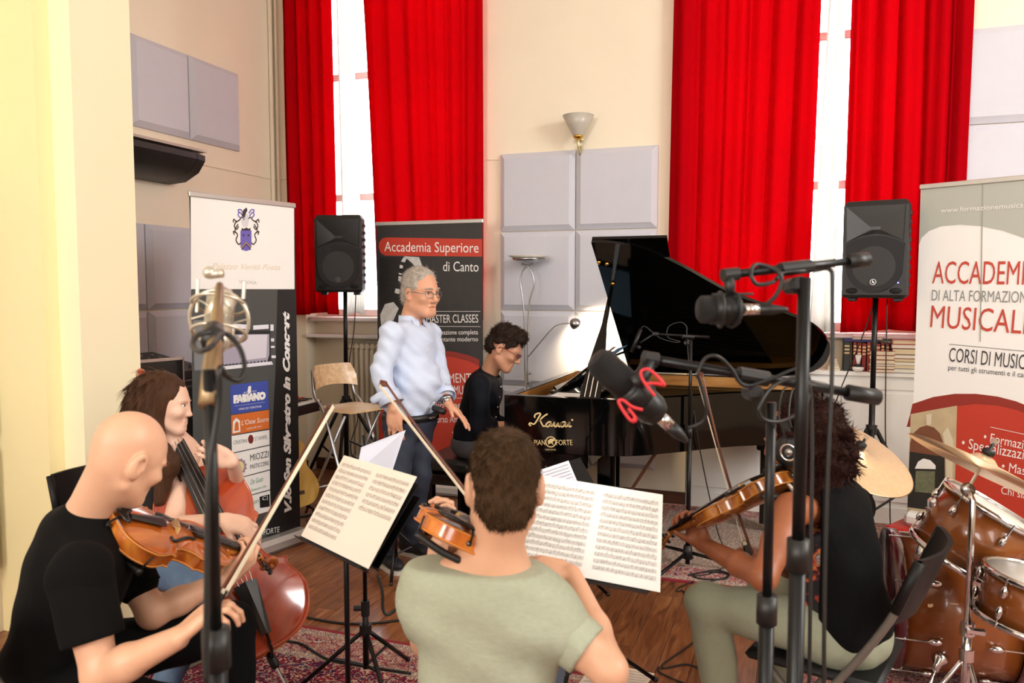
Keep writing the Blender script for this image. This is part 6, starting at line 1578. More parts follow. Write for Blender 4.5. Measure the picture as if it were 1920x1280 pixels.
def glasses(L, m, parent, s, mg, rim=.0016):
    t = thing('eyeglasses', 'x', 'glasses', L(0, .1, 0)); 
    for sx in (-1, 1):
        p = [L(sx * (.034 + .024 * math.cos(a)), .112 - .012 * abs(math.cos(a)) * (1 if sx * math.cos(a) * sx > 0 else .2), .002 + .016 * math.sin(a)) for a in [k * .3927 for k in range(16)]]
        MB().tube(p, rim * s, 6, True).build('rim', m, t, True); MB().add(p, [tuple(range(16))]).build('lens', m_glass, t)
        MB().tube(spline([L(sx * .058, .100, .006), L(sx * .077, .07, .008), L(sx * .084, .0, .006), L(sx * .084, -.02, -.012)], 4), rim * s, 6).build('temple', m, t, True)
    MB().tube([L(-.011, .113, .004), L(0, .116, .007), L(.011, .113, .004)], rim * s, 6).build('nose_bridge', m, t)
    return t
def hand(F, w, d, n, side=1, curl=(.3, .4, .3), spread=.06, thumb=(.5, .3), s=1., per=None, k=.006):
    """w wrist, d toward the knuckles, n palm normal (the way the palm faces); side: +1 thumb toward d x n"""
    w = V(w); d = V(d).normalized(); n = V(n); n = (n - d * n.dot(d)).normalized(); t = d.cross(n) * side
    Rm = np.array([[t[i], d[i], n[i]] for i in range(3)])
    F.ell(w + d * (.05 * s), [.040 * s, .055 * s, .0155 * s], Rm, .012 * s)
    F.cap(w + d * (.008 * s) + t * (.016 * s), w + d * (.075 * s) + t * (.026 * s), .014 * s, .012 * s, .014 * s); F.cap(w + d * (.008 * s) - t * (.016 * s), w + d * (.07 * s) - t * (.026 * s), .014 * s, .011 * s, .014 * s)
    F.ell(w + d * (.04 * s) + t * (.024 * s) + n * (.008 * s), [.016 * s, .028 * s, .014 * s], Rm, .012 * s)
    Ls = [(.043, .026, .020), (.047, .029, .021), (.043, .027, .020), (.034, .020, .018)]; xs = (.030, .010, -.010, -.029); ys = (.088, .092, .088, .079); rs = (.0088, .0090, .0085, .0075)
    tips = []
    for i in range(4):
        c3 = per[i] if per else curl; p = w + d * (ys[i] * s) + t * (xs[i] * s); a = 0.; dd = (d + t * (spread * (1.5 - i))).normalized(); q = p
        for j in range(3):
            a += c3[j]; v = dd * math.cos(a) + n * math.sin(a); e = q + v * (Ls[i][j] * s)
            F.cap(q, e, (rs[i] - .0006 * j) * s, (rs[i] - .0006 * (j + 1)) * s, k * s if j else .010 * s); q = e
        tips.append(q)
    p = w + d * (.028 * s) + t * (.030 * s) + n * (.004 * s); v = (d * .72 + t * math.cos(thumb[0]) * .7 + n * math.sin(thumb[0])).normalized()
    e = p + v * (.042 * s); F.cap(p, e, .0125 * s, .0105 * s, .012 * s); v2 = (v + d * thumb[1] + n * (thumb[1] * .6)).normalized(); F.cap(e, e + v2 * (.032 * s), .0102 * s, .0085 * s, .006 * s)
    return tips
def torso(F, pel, neck, right, fwd, w=1., dp=1., belly=0., k=.06, hips=1.):
    pel = V(pel); neck = V(neck); up = (neck - pel).normalized(); r = V(right); r = (r - up * r.dot(up)).normalized(); f = up.cross(r); H = (neck - pel).length
    Rm = np.array([[r[i], f[i], up[i]] for i in range(3)])
    F.ell(pel + up * (.02), [.165 * w * hips, .115 * dp * hips, .12], Rm, k); F.ell(pel + up * (H * .33), [.148 * w, .108 * dp, .16], Rm, k)
    F.ell(pel + up * (H * .66) + f * .005, [.170 * w, .118 * dp, .17], Rm, k); F.ell(pel + up * (H * .86) - f * .01, [.150 * w, .085 * dp, .07], Rm, k)
    if belly: F.ell(pel + up * (H * .30) + f * (.05 * dp), [.14 * w, .10 * dp + belly, .14], Rm, k)
    return r, f, up
def strands(hair, n, L, r, flow, lift=.35, jit=.35, seed=0, m=None, sag=.0, name='hair_strands', keep=None):
    """fine tapered locks growing from a hair mesh; flow(p, nrm) gives the combing direction"""
    me = hair.data; k = len(me.polygons); c = np.empty(k * 3, np.float32); nm = np.empty(k * 3, np.float32)
    me.polygons.foreach_get('center', c); me.polygons.foreach_get('normal', nm); c = c.reshape(-1, 3); nm = nm.reshape(-1, 3)
    rg = np.random.default_rng(seed); i = rg.integers(0, k, n); wl = np.array(root_loc(hair.parent), np.float32)
    if keep is not None: i = i[keep(c[i] + wl)]; n = len(i)
    c = c[i]; nm = nm[i]
    d = flow(c + wl, nm); d = d - nm * (d * nm).sum(1, keepdims=True); d /= np.linalg.norm(d, axis=1, keepdims=True) + 1e-6
    d = d + nm * lift + rg.normal(0, jit, (n, 3)); d /= np.linalg.norm(d, axis=1, keepdims=True)
    ll = (L * rg.uniform(.6, 1.3, n))[:, None]; u = np.cross(d, nm); u /= np.linalg.norm(u, axis=1, keepdims=True) + 1e-6; v = np.cross(d, u)
    b0 = c - nm * .003; d2 = d - nm * (.5 * lift) + np.array([0, 0, -sag]); mid = b0 + d * ll * .5; tip = mid + d2 * ll * .5
    vs = np.stack([b0 + u * r, b0 - u * r * .5 + v * r * .87, b0 - u * r * .5 - v * r * .87, mid + u * r * .75, mid - u * r * .38 + v * r * .65, mid - u * r * .38 - v * r * .65, tip], 1).reshape(-1, 3)
    o = np.arange(n)[:, None] * 7; q = np.array([[0, 1, 4, 3], [1, 2, 5, 4], [2, 0, 3, 5]]); t3 = np.array([[3, 4, 6], [4, 5, 6], [5, 3, 6]])
    mm = bpy.data.meshes.new(name); mm.from_pydata(vs.tolist(), [], (o[:, :, None] + q[None]).reshape(-1, 4).tolist() + (o[:, :, None] + t3[None]).reshape(-1, 3).tolist())
    mm.update(); mm.materials.append(m or me.materials[0]); ob = bpy.data.objects.new(name, mm); COL.objects.link(ob); ob.parent = hair.parent; ob['kind'] = 'stuff'
    return ob
def skinmat(name, col, rough=.5): return mat(name, col, rough, noise=.05, nscale=25, bump=.05, bscale=250., sss=.12)

# ================================================================== people
def PH(px, zc, h): v = ((h - CAM_H) / zc - CF.z) / CU.z; return C0 + (CF + CR * ((px - 960) / FPX) + CU * v) * zc
FH = V((CF.x, CF.y, 0)).normalized(); UZ = V((0, 0, 1))
def person(label, loc): return thing('person', label, 'person', (loc[0], loc[1], 0))
def legs(F, hip, knee, ank, r=(.085, .062, .048), k=.04):
    for h, q, a in zip(hip, knee, ank): F.cap(h, q, r[0], r[1], k).cap(q, a, r[1], r[2], .02)
def band(name, m, parent, c, r, f, rx, ry, z0, z1, gap=0., flare=0., n=28, th=.003, up=UZ):
    """cloth or leather band round an ellipse; gap (radians) is open at the front"""
    c = V(c); vs = []; fs = []; cl = gap == 0
    N = n if cl else n + 1
    for i in range(N):
        a = math.pi / 2 + gap / 2 + (2 * math.pi - gap) * i / n
        for zz, k in ((z0, 0), (z1, flare)):
            for t_ in (0, th): vs.append(c + r * ((rx + k + t_) * math.cos(a)) + f * ((ry + k + t_) * math.sin(a)) + up * zz)
    for i in range(n):
        j = (i + 1) % N; A, B = i * 4, j * 4
        fs += [(A, B, B + 2, A + 2)[::-1], (A + 1, B + 1, B + 3, A + 3), (A + 2, B + 2, B + 3, A + 3)[::-1], (A, B, B + 1, A + 1)]
    return MB().add(vs, fs).build(name, m, parent, True)
def shoe(parent, ank, fwd, m, sole, name='shoe', L=.27):
    a = V(ank); f = V(fwd); f.z = 0; f.normalize(); r = f.cross(UZ); F = Fld(); Rm = np.array([[r[i], f[i], UZ[i]] for i in range(3)])
    g = V((a.x, a.y, 0)); gz = .045
    F.ell(g + f * .10 + UZ * gz, [.046, .095, .036], Rm, .03); F.ell(g - f * .03 + UZ * (gz + .01), [.038, .055, .045], Rm, .03); F.cap(g + UZ * .06, g + UZ * .095, .042, .044, .03)
    F.cut(g + UZ * .014, -UZ); o = fmesh(F, .006, name, m, parent)
    b = MB(); pts = [(.0, -.088), (.034, -.07), (.040, -.02), (.045, .06), (.048, .12), (.034, .18), (0, .198)]; pts = [(p.x, p.y) for p in spline([(*q, 0) for q in pts], 3)]
    pts = pts + [(-x, y) for x, y in pts[-2:0:-1]]; b.prism(pts, .0, .02, axes(g, r, f, UZ)); b.build('sole', sole, o)
def sleeve(s, e, t, r0, r1, m, parent, w=.003):
    """short sleeve with an open, straight hem"""
    s, e = V(s), V(e); d = (e - s); F = Fld(); F.cap(s, s + d * (t + .25), r0, r1, .02); F.cut(s + d * t, d); F.wr = wrinkle(w, (30, 26, 22), 1.3); return fmesh(F, .006, 'sleeve', m, parent)
def neck_hand(F, M, yl, s=1., lift=0., k=1., curl=(.75, 1.0, .6)):
    """left hand closed round the neck of a violin or viola; returns the wrist"""
    Q = M.to_3x3(); x, y, z = Q.col[0].copy(), Q.col[1].copy(), Q.col[2].copy(); n0 = M @ V((0, yl, .004))
    w = n0 + x * .030 - z * (.088 * s) - y * .012
    hand(F, w, z + x * .06 + y * .1, -x, -1, curl, .07, (1.15, .35), s, per=[curl, (curl[0] + .1, curl[1], curl[2]), (curl[0] - .1, curl[1] + .1, curl[2]), (curl[0] - .25, curl[1], curl[2])])
    return w

# ------------------------------------------------------------------ the standing man
Z = 4.62
mf, mu = (CR * .82 - FH * .57), UZ; mr, mfw, _ = hframe(mf)
pel = P(770, 778, Z); nk = P(768, 606, 4.64); man = person('grey-haired man with glasses standing in a pale blue shirt and dark trousers', pel)
sk = skinmat('skin_tan', '#d79f80'); F = Fld()
hfr = hframe(CR * .74 - FH * .66 - UZ * .10, UZ); HS = 1.10; hc = P(789, 549, 4.60)
L = head(F, hc, hfr, HS, 1.2, .7, nk - UZ * .03, .058, jaw=1.12)
sR, eR, wR = P(736, 626, 4.46), P(714, 702, 4.42), P(738, 766, 4.38); sL, eL, wL = P(806, 628, 4.78), P(824, 700, 4.74), P(840, 756, 4.58)
F.cap(nk, pel, .05, .06).cap(sR, sL, .045)
F.chain([sR, eR, wR], [.044, .036, .027]).chain([sL, eL, wL], [.044, .036, .027])
hand(F, wR, -UZ + CR * .06, FH, 1, (.2, .3, .2), .05, (.3, .3), 1.08); hand(F, wL, CR * .72 - UZ * .62 - FH * .25, -UZ * .6 - CR * .5, -1, (.12, .2, .12), .12, (.2, .2), 1.08)
hips = [P(753, 790, 4.56), P(781, 790, 4.70)]; kn = [P(744, 898, 4.46), P(784, 892, 4.64)]; an = [G(722, 1032, .09), G(768, 1012, .09)]
legs(F, hips, kn, an, (.04, .035, .03))
fmesh(F, .0042, 'body', sk, man); eyes(L, hfr, HS, man)
setp(glasses(L, mat('wire_silver', '#8b8b8d', .3, .9), man, HS, None), 'thin silver wire eyeglasses on the grey-haired standing man')
m_sh = mat('shirt_blue', '#cbd7ee', .8, noise=.03, nscale=40, bump=.7, bscale=9., stretch=(1, 1, 1.6))
F = Fld(); torso(F, pel + UZ * .03, nk, mr, mfw, 1.04, 1.10, .03); F.cap(sR, sL, .065, .065, .06)
F.chain([sR, eR, eR + (wR - eR) * .55], [.064, .055, .054], .03).chain([sL, eL, eL + (wL - eL) * .62], [.064, .054, .05], .03)
F.cap(nk - UZ * .04, nk + UZ * .005, .075, .062, .03); F.cut(pel - UZ * .035, -UZ); F.wr = wrinkle(.0068, (27, 22, 24), .4)
F.cut(eR + (wR - eR) * .72, wR - eR) if False else None
fmesh(F, .007, 'shirt', m_sh, man)
cw = (wR - eR).normalized(); band('rolled_cuff', m_sh, man, eR + (wR - eR) * .52, frame(cw).col[0], frame(cw).col[1], .060, .060, 0, .07, 0, .008, up=cw)
cf_ = P(702, 748, 4.36); MB().tube(spline([P(735, 735, 4.36), P(715, 742, 4.36), P(697, 752, 4.37)], 4), [.03] * 3 + [.027] * 3 + [.024] * 2 + [.018], 10).build('cuff_flap', m_sh, man, True)
cw = (wL - eL).normalized(); band('rolled_cuff', m_sh, man, eL + (wL - eL) * .55, frame(cw).col[0], frame(cw).col[1], .052, .052, 0, .06, 0, .006, up=cw)
band('collar', m_sh, man, nk + mfw * .008, mr, mfw, .066, .072, -.012, .048, .9, -.004, th=.004)
for s in (-1, 1): MB().add([nk + mr * (s * .01) + mfw * .078 + UZ * .035, nk + mr * (s * .055) + mfw * .066 + UZ * .03, nk + mr * (s * .05) + mfw * .10 - UZ * .035, nk + mr * (s * .018) + mfw * .095 - UZ * .005], [(0, 1, 2, 3) if s < 0 else (3, 2, 1, 0)]).build('collar_point', m_sh, man)
for k in range(6): q = pel + (nk - pel) * (.16 + .14 * k) + mfw * (.178 - .012 * k); MB().ball(q, .006, 8).build('button', m_white, man, True)
m_tr = mat('trouser_navy', '#2a3040', .8, noise=.08, nscale=60, bump=.3, bscale=12.)
F = Fld(); Rm = np.array([[mr[i], mfw[i], UZ[i]] for i in range(3)]); F.ell(pel - UZ * .03, [.175, .138, .12], Rm, .05); legs(F, hips, kn, an, (.098, .076, .066)); F.cut(pel + UZ * .015, UZ); F.cut(V((0, 0, .075)), -UZ); F.wr = wrinkle(.004, (20, 17, 23), 1.)
fmesh(F, .007, 'trousers', m_tr, man)
pts_ = 0 and spline([nk + mfw * .085 - UZ * .02] + [pel + (nk - pel) * t_ + mfw * d_ for t_, d_ in ((.86, .115), (.66, .150), (.45, .165), (.25, .170), (.05, .165))], 4)
band('belt', m_blk, man, pel, mr, mfw, .176, .150, -.02, .018, 0, 0, th=.005); MB().box(pel + mfw * .158, (.05, .012, .036), frame(mfw), bev=.004).build('belt_buckle', m_steel, man)
ph = P(823, 768, 4.5); MB().tube([P(812, 764, 4.52), ph, P(832, 772, 4.46)], [.016, .02, .018], 10).build('belt_pouch', m_blk, man, True)
for a in an: shoe(man, a, CR * .6 - FH * .8 if a is an[0] else CR * .8 - FH * .5, mat('shoe_dark', '#24242a', .6), mat('sole_pale', '#d9d4c8', .6))
wt = thing('wristwatch', 'steel wristwatch on the left wrist of the standing man', 'watch', wL); cw = (wL - eL).normalized(); band('strap', m_steel, wt, wL - cw * .03, frame(cw).col[0], frame(cw).col[1], .031, .031, -.01, .012, 0, 0, th=.004, up=cw); MB().lathe([(.017, 0), (.017, .008), (0, .009)], 18, wL - cw * .03 - FH * .033, -FH).build('dial', m_steel, wt, True)
m_gh = mat('hair_grey', '#b3aaa0', .7, spec=.15, noise=.3, nscale=60, bump=.8, bscale=160., stretch=(1, 1, .25))
F = Fld(); r_, f_, u_ = hfr; Rm = np.array([[r_[i], f_[i], u_[i]] for i in range(3)])
F.ell(L(0, -.02, .045), [.084 * HS, .100 * HS, .094 * HS], Rm); F.ell(L(0, -.07, -.02), [.07 * HS, .045 * HS, .06 * HS], Rm, .03)
F.ell(L(0, .075, .01), [.066 * HS, .09 * HS, .085 * HS], Rm, .012, True); F.ell(L(0, .06, -.09), [.12 * HS, .10 * HS, .075 * HS], Rm, .012, True)
for sx in (-1, 1): F.ell(L(sx * .082, -.008, -.008), [.02 * HS, .027 * HS, .036 * HS], Rm, .008, True)
F.wr = curls(.0025, 95, 1.); ho = fmesh(F, .0045, 'hair', m_gh, man)
bk_ = np.array(-f_ * .9 - u_ * .5); strands(ho, 2600, .03, .0011, lambda p, n: np.tile(bk_, (len(p), 1)), .22, .25, 1)
for sx in (-1, 1): MB().tube(spline([L(sx * .014, .104, .030), L(sx * .032, .104, .036), L(sx * .05, .088, .030)], 4), .0042, 6).build('eyebrow', m_gh, man, True)

# ------------------------------------------------------------------ the pianist
pel = PH(884, 5.2, .635); nk = P(913, 704, 5.16); pia = person('pianist with curly dark hair in a navy shirt playing the grand piano', pel)
sk = skinmat('skin_olive', '#c08a6c'); F = Fld(); pf = CR * .97 - FH * .2; pr, pfw, _ = hframe(pf)
hfr = hframe(CR * .84 - UZ * .46 - FH * .22, UZ * .8 + CR * .5); HS = 1.06; hc = P(945, 654, 5.08); L = head(F, hc, hfr, HS, 1., 0, nk - UZ * .02, .052)
sR, eR, wR = P(898, 722, 4.96), P(900, 800, 4.93), P(958, 797, 4.95); sL, eL, wL = P(922, 716, 5.36), P(918, 796, 5.42), P(985, 790, 5.36)
F.cap(nk, pel, .05, .06).cap(sR, sL, .04).chain([sR, eR, wR], [.043, .036, .025]).chain([sL, eL, wL], [.043, .036, .025])
hand(F, wR, CR + UZ * .02, -UZ, -1, (.25, .5, .3), .08, (.3, .3)); hand(F, wL, CR + UZ * .02, -UZ, 1, (.25, .5, .3), .08, (.3, .3))
hips = [pel - FH * .09, pel + FH * .09]; kn = [PH(992, 5.0, .53), PH(1000, 5.34, .53)]; an = [PH(985, 5.0, .10), PH(1010, 5.34, .10)]; legs(F, hips, kn, an, (.045, .035, .03))
fmesh(F, .0045, 'body', sk, pia); eyes(L, hfr, HS, pia)
setp(glasses(L, mat('frame_red_brown', '#7a2a1e', .35), pia, HS, None, .0026), 'red-brown framed eyeglasses on the pianist')
m_nv = mat('shirt_navy', '#0b0e17', .8, spec=.2, noise=.1, nscale=30, bump=.2, bscale=16.)
F = Fld(); torso(F, pel, nk, pr, pfw, .98, 1.05); F.cap(sR, sL, .058, .058, .06).chain([sR, eR, eR + (wR - eR) * .32], [.066, .060, .054], .03).chain([sL, eL, eL + (wL - eL) * .32], [.066, .058, .05], .03)
F.cap(nk - UZ * .03, nk + UZ * .01, .066, .058, .03); F.cut(pel - UZ * .03, -UZ); F.wr = wrinkle(.004, (22, 18, 14), 2.); fmesh(F, .007, 'shirt', m_nv, pia)
band('collar', m_nv, pia, nk + pfw * .012, pr, pfw, .060, .066, -.015, .045, .8, -.002, th=.004)
for k in range(5): q = pel + (nk - pel) * (.2 + .16 * k) + pfw * (.135 - .006 * k); MB().ball(q - FH * .03, .0055, 8).build('button', m_white, pia, True)
F = Fld(); Rm = np.array([[pr[i], pfw[i], UZ[i]] for i in range(3)]); F.ell(pel - UZ * .03, [.165, .13, .11], Rm, .05); legs(F, hips, kn, an, (.09, .07, .055)); F.cut(pel + UZ * .01, UZ); F.wr = wrinkle(.0035)
fmesh(F, .008, 'trousers', mat('jeans_grey', '#4b4c50', .85, noise=.15, nscale=50, bump=.3, bscale=20.), pia)
for a in an: shoe(pia, a, CR, mat('shoe_black', '#151515', .5), m_blk)
m_dh = mat('hair_dark_brown', '#2a1d16', .6, spec=.15, noise=.4, nscale=50, bump=.6, bscale=120.)
F = Fld(); r_, f_, u_ = hfr; Rm = np.array([[r_[i], f_[i], u_[i]] for i in range(3)])
F.ell(L(0, -.015, .06), [.092, .112, .10], Rm); F.ell(L(0, -.07, -.01), [.075, .05, .06], Rm, .03); F.ell(L(0, .055, .115), [.065, .05, .04], Rm, .03)
F.ell(L(0, .085, -.01), [.07, .075, .075], Rm, .012, True); F.ell(L(0, .06, -.10), [.12, .10, .075], Rm, .012, True)
for sx in (-1, 1): F.ell(L(sx * .086, -.005, -.012), [.022, .026, .034], Rm, .008, True)
F.wr = curls(.006, 105, 0.); ho = fmesh(F, .0045, 'hair', m_dh, pia)
strands(ho, 2600, .028, .0014, lambda p, n: np.cross(n, np.sin(p * 60)), .5, .5, 2)
bpy.data.objects['piano_bench'].location.x += .10

# ------------------------------------------------------------------ the cellist
pel = PH(285, 3.2, .56); nk = P(320, 822, 3.16); cel = person('woman cellist with long brown hair in a black strap top and jeans', pel)
sk = skinmat('skin_fair', '#e2b9a2'); F = Fld(); pf = CR * .95 - FH * .18; pr, pfw, _ = hframe(pf)
hfr = hframe(CR * .97 + FH * .12 - UZ * .12, UZ + CR * .05); HS = .96; hc = P(306, 757, 3.10); L = head(F, hc, hfr, HS, -.9, 0, nk, .046, jaw=.84, soft=True)
sR, eR, wR = P(348, 848, 3.20), P(325, 985, 2.97), P(420, 974, 2.76); sL, eL, wL = P(330, 842, 3.34), P(452, 930, 3.32), P(436, 866, 3.06)
F.cap(nk, pel, .05, .06).cap(sR, sL, .042, .042, .04); torso(F, pel, nk, pr, pfw, .84, .9)
F.chain([sR, eR, wR], [.045, .036, .024], .03).chain([sL, eL, wL], [.043, .034, .024], .03)
hand(F, wR, CR * .9 - UZ * .25 - FH * .1, -UZ * .75 + FH * .4, -1, (.5, .7, .4), .05, (.6, .4), .95); hand(F, wL, -CR * .78 + UZ * .52 - FH * .3, FH * .8 - CR * .3, 1, (.45, .7, .5), .1, (.9, .4), .95)
hips = [pel - FH * .10 + CR * .02, pel + FH * .10 + CR * .02]; kn = [PH(392, 2.88, .54), PH(430, 3.5, .54)]; an = [PH(300, 2.95, .10), PH(430, 3.55, .10)]; legs(F, hips, kn, an, (.05, .04, .03))
fmesh(F, .0045, 'body', sk, cel); eyes(L, hfr, HS, cel)
F = Fld(); torso(F, pel, nk, pr, pfw, .87, .93); F.cut(pel + (nk - pel) * .72, (nk - pel).normalized()); F.cut(pel - UZ * .02, -UZ); F.wr = wrinkle(.002); fmesh(F, .007, 'strap_top', mat('top_black', '#18181a', .8, bump=.1), cel)
for s in (-1, 1):
    q = nk + pr * (s * .09); MB().tube(spline([q + pfw * .10 - UZ * .15, q + pfw * .055 - UZ * .03, q - pfw * .03 - UZ * .025, q - pfw * .10 - UZ * .14], 5), .005, 6).build('strap', MATS['top_black'], cel, True)
m_jn = ramp_mat('denim_blue', [(.3, '#3f5672'), (.55, '#5c7594'), (.8, '#7f97b2')], 6., (1, 1, 1), .85, 6., bump=.2)
F = Fld(); Rm = np.array([[pr[i], pfw[i], UZ[i]] for i in range(3)]); F.ell(pel - UZ * .03, [.165, .135, .105], Rm, .05); legs(F, hips, kn, an, (.088, .066, .05)); F.wr = wrinkle(.0025, (30, 24, 18)); fmesh(F, .007, 'jeans', m_jn, cel)
for a in an: shoe(cel, a, CR * .9 - FH * .3, mat('shoe_black', '#151515', .5), m_blk)
m_bh = mat('hair_brown', '#4a3020', .45, spec=.15, noise=.45, nscale=26, bump=.7, bscale=60., stretch=(6, 6, .35))
F = Fld(); r_, f_, u_ = hfr; Rm = np.array([[r_[i], f_[i], u_[i]] for i in range(3)])
F.ell(L(0, -.022, .04), [.086, .106, .092], Rm); F.ell(L(0, -.06, -.05), [.082, .07, .10], Rm, .04)
F.chain([L(.045, -.04, -.02), L(.06, -.03, -.12), P(312, 870, 3.02), P(300, 940, 3.0)], [.05, .05, .042, .02], .04).chain([L(.0, -.08, 0), L(0, -.10, -.12), P(272, 880, 3.14), P(270, 950, 3.15)], [.06, .06, .05, .024], .04).chain([L(-.05, -.05, -.02), L(-.06, -.05, -.14), P(298, 880, 3.28), P(296, 930, 3.3)], [.05, .05, .04, .02], .04)
F.ell(L(0, .088, -.02), [.075, .068, .095], Rm, .012, True)
F.wr = lambda X, Y, Z_: .0035 * np.sin(X * 150 + 3 * np.sin(Z_ * 9)) * np.sin(Y * 130 + 2 * np.sin(Z_ * 7)); ho = fmesh(F, .005, 'hair', m_bh, cel)
strands(ho, 5000, .07, .0011, lambda p, n: np.tile(np.array([.0, .0, -1.]), (len(p), 1)) + np.array(-f_ * .6), .02, .045, 3, sag=.2, keep=lambda p: (p - np.array(hc)) @ np.array(f_) < .02)

# ------------------------------------------------------------------ the bald viola player
pel = PH(88, 2.16, .555); nk = P(168, 968, 2.13); bal = person('bald man in a black T-shirt playing the viola', pel)
sk = skinmat('skin_light', '#dcab8c', .42); F = Fld(); pf = CR * .80 + FH * .55; pr, pfw, _ = hframe(pf)
hfr = hframe(CR * .47 + FH * .74 - UZ * .46, UZ * .85 + CR * .32 + FH * .2); HS = .97; hc = P(238, 857, 2.10); L = head(F, hc, hfr, HS, 1., 0, nk, .060, jaw=1.05, ear=1.18)
sR, eR, wR = P(150, 1075, 1.92), P(188, 1266, 1.88), P(333, 1196, 1.83); sL, eL = P(222, 1035, 2.36), P(286, 1150, 2.34)
F.cap(nk, pel, .06, .06).cap(sR, sL, .05)
wL = neck_hand(F, VA_M, .405 * 1.20, 1.0)
F.chain([sR, sR + (eR - sR) * .5, eR, eR + (wR - eR) * .35, wR], [.05, .047, .040, .041, .027], .02).chain([sL, eL, eL + (wL - eL) * .35, wL], [.048, .042, .040, .027], .02)
hand(F, wR, CR * .62 + UZ * .55 + FH * .2, -UZ * .55 + CR * .6 + FH * .2, 1, (.7, .8, .5), .04, (.9, .4), 1.0)
hips = [pel + pr * .09, pel - pr * .09]; kn = [PH(462, 1.86, .55), PH(430, 2.5, .55)]; an = [PH(480, 1.86, .10), PH(440, 2.5, .10)]; legs(F, hips, kn, an, (.05, .04, .035))
fmesh(F, .0045, 'body', sk, bal); eyes(L, hfr, HS, bal)
m_bt = mat('tshirt_black', '#090909', .9, spec=.15, noise=.15, nscale=30, bump=.2, bscale=18.)
F = Fld(); torso(F, pel, nk, pr, pfw, 1.06, 1.08); F.cap(sR, sL, .062, .062, .07); eS = sR + (eR - sR) * .66
F.chain([sR, sR + (eR - sR) * .3], [.070, .066], .04).chain([sL, sL + (eL - sL) * .5], [.068, .062], .04); F.cap(nk - UZ * .05, nk - UZ * .012, .085, .070, .04); F.wr = wrinkle(.0035, (18, 15, 12), .9)
F.cut(pel - UZ * .06, -UZ); fmesh(F, .007, 'tshirt', m_bt, bal)
sleeve(sR, eR, .66, .073, .070, m_bt, bal); sleeve(sL, eL, .62, .068, .066, m_bt, bal)
F = Fld(); Rm = np.array([[pr[i], pfw[i], UZ[i]] for i in range(3)]); F.ell(pel - UZ * .03, [.18, .15, .11], Rm, .05); legs(F, hips, kn, an, (.098, .078, .06)); F.wr = wrinkle(.003); fmesh(F, .008, 'trousers', mat('trouser_black', '#080808', .9, spec=.15, bump=.15), bal)
for a in an: shoe(bal, a, pf, mat('shoe_black', '#151515', .5), m_blk)

# ------------------------------------------------------------------ the man in the green T-shirt, seen from behind
pel = PH(905, 1.86, .555); nk = P(925, 1046, 1.86); gre = person('young man in a sage green T-shirt seen from behind playing the violin', pel)
sk = skinmat('skin_medium', '#d3a283'); F = Fld(); pf = FH * .96 + CR * .12; pr, pfw, _ = hframe(pf)
hfr = hframe(FH * .97 - CR * .05 - UZ * .16, UZ + CR * .02); HS = 1.0; hc = P(946, 912, 1.84); L = head(F, hc, hfr, HS, 1., 0, nk, .060, jaw=1.05, ear=1.18)
sL, sR = P(806, 1108, 1.88), P(1034, 1164, 1.84); eR, wR = P(1142, 1256, 1.78), P(1072, 1078, 2.02); eL = P(800, 1200, 2.12)
wL = neck_hand(F, VG_M, .356 * 1.16, .98)
F.cap(nk, pel, .06, .06).cap(sR, sL, .05, .05, .04).cap(nk - UZ * .01, sL + (nk - sL) * .4, .05, .05, .05).cap(nk - UZ * .01, sR + (nk - sR) * .4, .05, .05, .05)
F.chain([sR, sR + (eR - sR) * .5, eR, eR + (wR - eR) * .4, wR], [.05, .046, .040, .040, .026], .02).chain([sL, eL, wL], [.048, .040, .026], .02)
hand(F, wR, -CR * .93 + UZ * .22 + FH * .05, -UZ * .75 + FH * .3, -1, (.4, .7, .5), .04, (.8, .4), 1.0)
hips = [pel + pr * .09, pel - pr * .09]; kn = [PH(1010, 2.3, .54), PH(860, 2.32, .54)]; an = [PH(1010, 2.3, .10), PH(860, 2.32, .10)]; legs(F, hips, kn, an, (.05, .04, .035)); fmesh(F, .0045, 'body', sk, gre)
eyes(L, hfr, HS, gre)
m_gr = mat('tshirt_sage', '#a2a792', .9, noise=.14, nscale=60, bump=.4, bscale=9., stretch=(1, 1, 2))
F = Fld(); torso(F, pel, nk - UZ * .01, pr, pfw, 1.08, 1.05); F.cap(sR, sL, .066, .066, .08); F.chain([sR, sR + (eR - sR) * .3], [.068, .060], .04).chain([sL, sL + (eL - sL) * .5], [.070, .064], .04); F.cap(nk - UZ * .05, nk - UZ * .018, .092, .076, .04); F.wr = wrinkle(.0062, (13, 12, 19), .2)
F.cut(nk - UZ * .012 - pf * .02, UZ * .93 - pf * .05); F.cut(sR + (eR - sR) * .74, (eR - sR).normalized() + UZ * 0) if False else None
F.cut(pel - UZ * .06, -UZ); fmesh(F, .007, 'tshirt', m_gr, gre)
sleeve(sR, eR, .62, .069, .062, m_gr, gre); sleeve(sL, eL, .62, .068, .064, m_gr, gre)
F = Fld(); Rm = np.array([[pr[i], pfw[i], UZ[i]] for i in range(3)]); F.ell(pel - UZ * .03, [.18, .15, .11], Rm, .05); legs(F, hips, kn, an, (.095, .075, .058)); fmesh(F, .008, 'trousers', mat('trouser_blue', '#39414f', .9, bump=.15), gre)
for a in an: shoe(gre, a, pf, mat('shoe_black', '#151515', .5), m_blk)
m_br = mat('hair_short_brown', '#46321f', .6, spec=.15, noise=.45, nscale=34, bump=.8, bscale=110., stretch=(2.5, 2.5, .8))
F = Fld(); r_, f_, u_ = hfr; Rm = np.array([[r_[i], f_[i], u_[i]] for i in range(3)]); q = lambda a: [x * HS for x in a]
F.ell(L(0, -.018, .042), q([.079, .104, .094]), Rm); F.ell(L(0, -.06, -.03), q([.064, .056, .065]), Rm, .03); F.ell(L(0, .05, .09), q([.06, .06, .04]), Rm, .03)
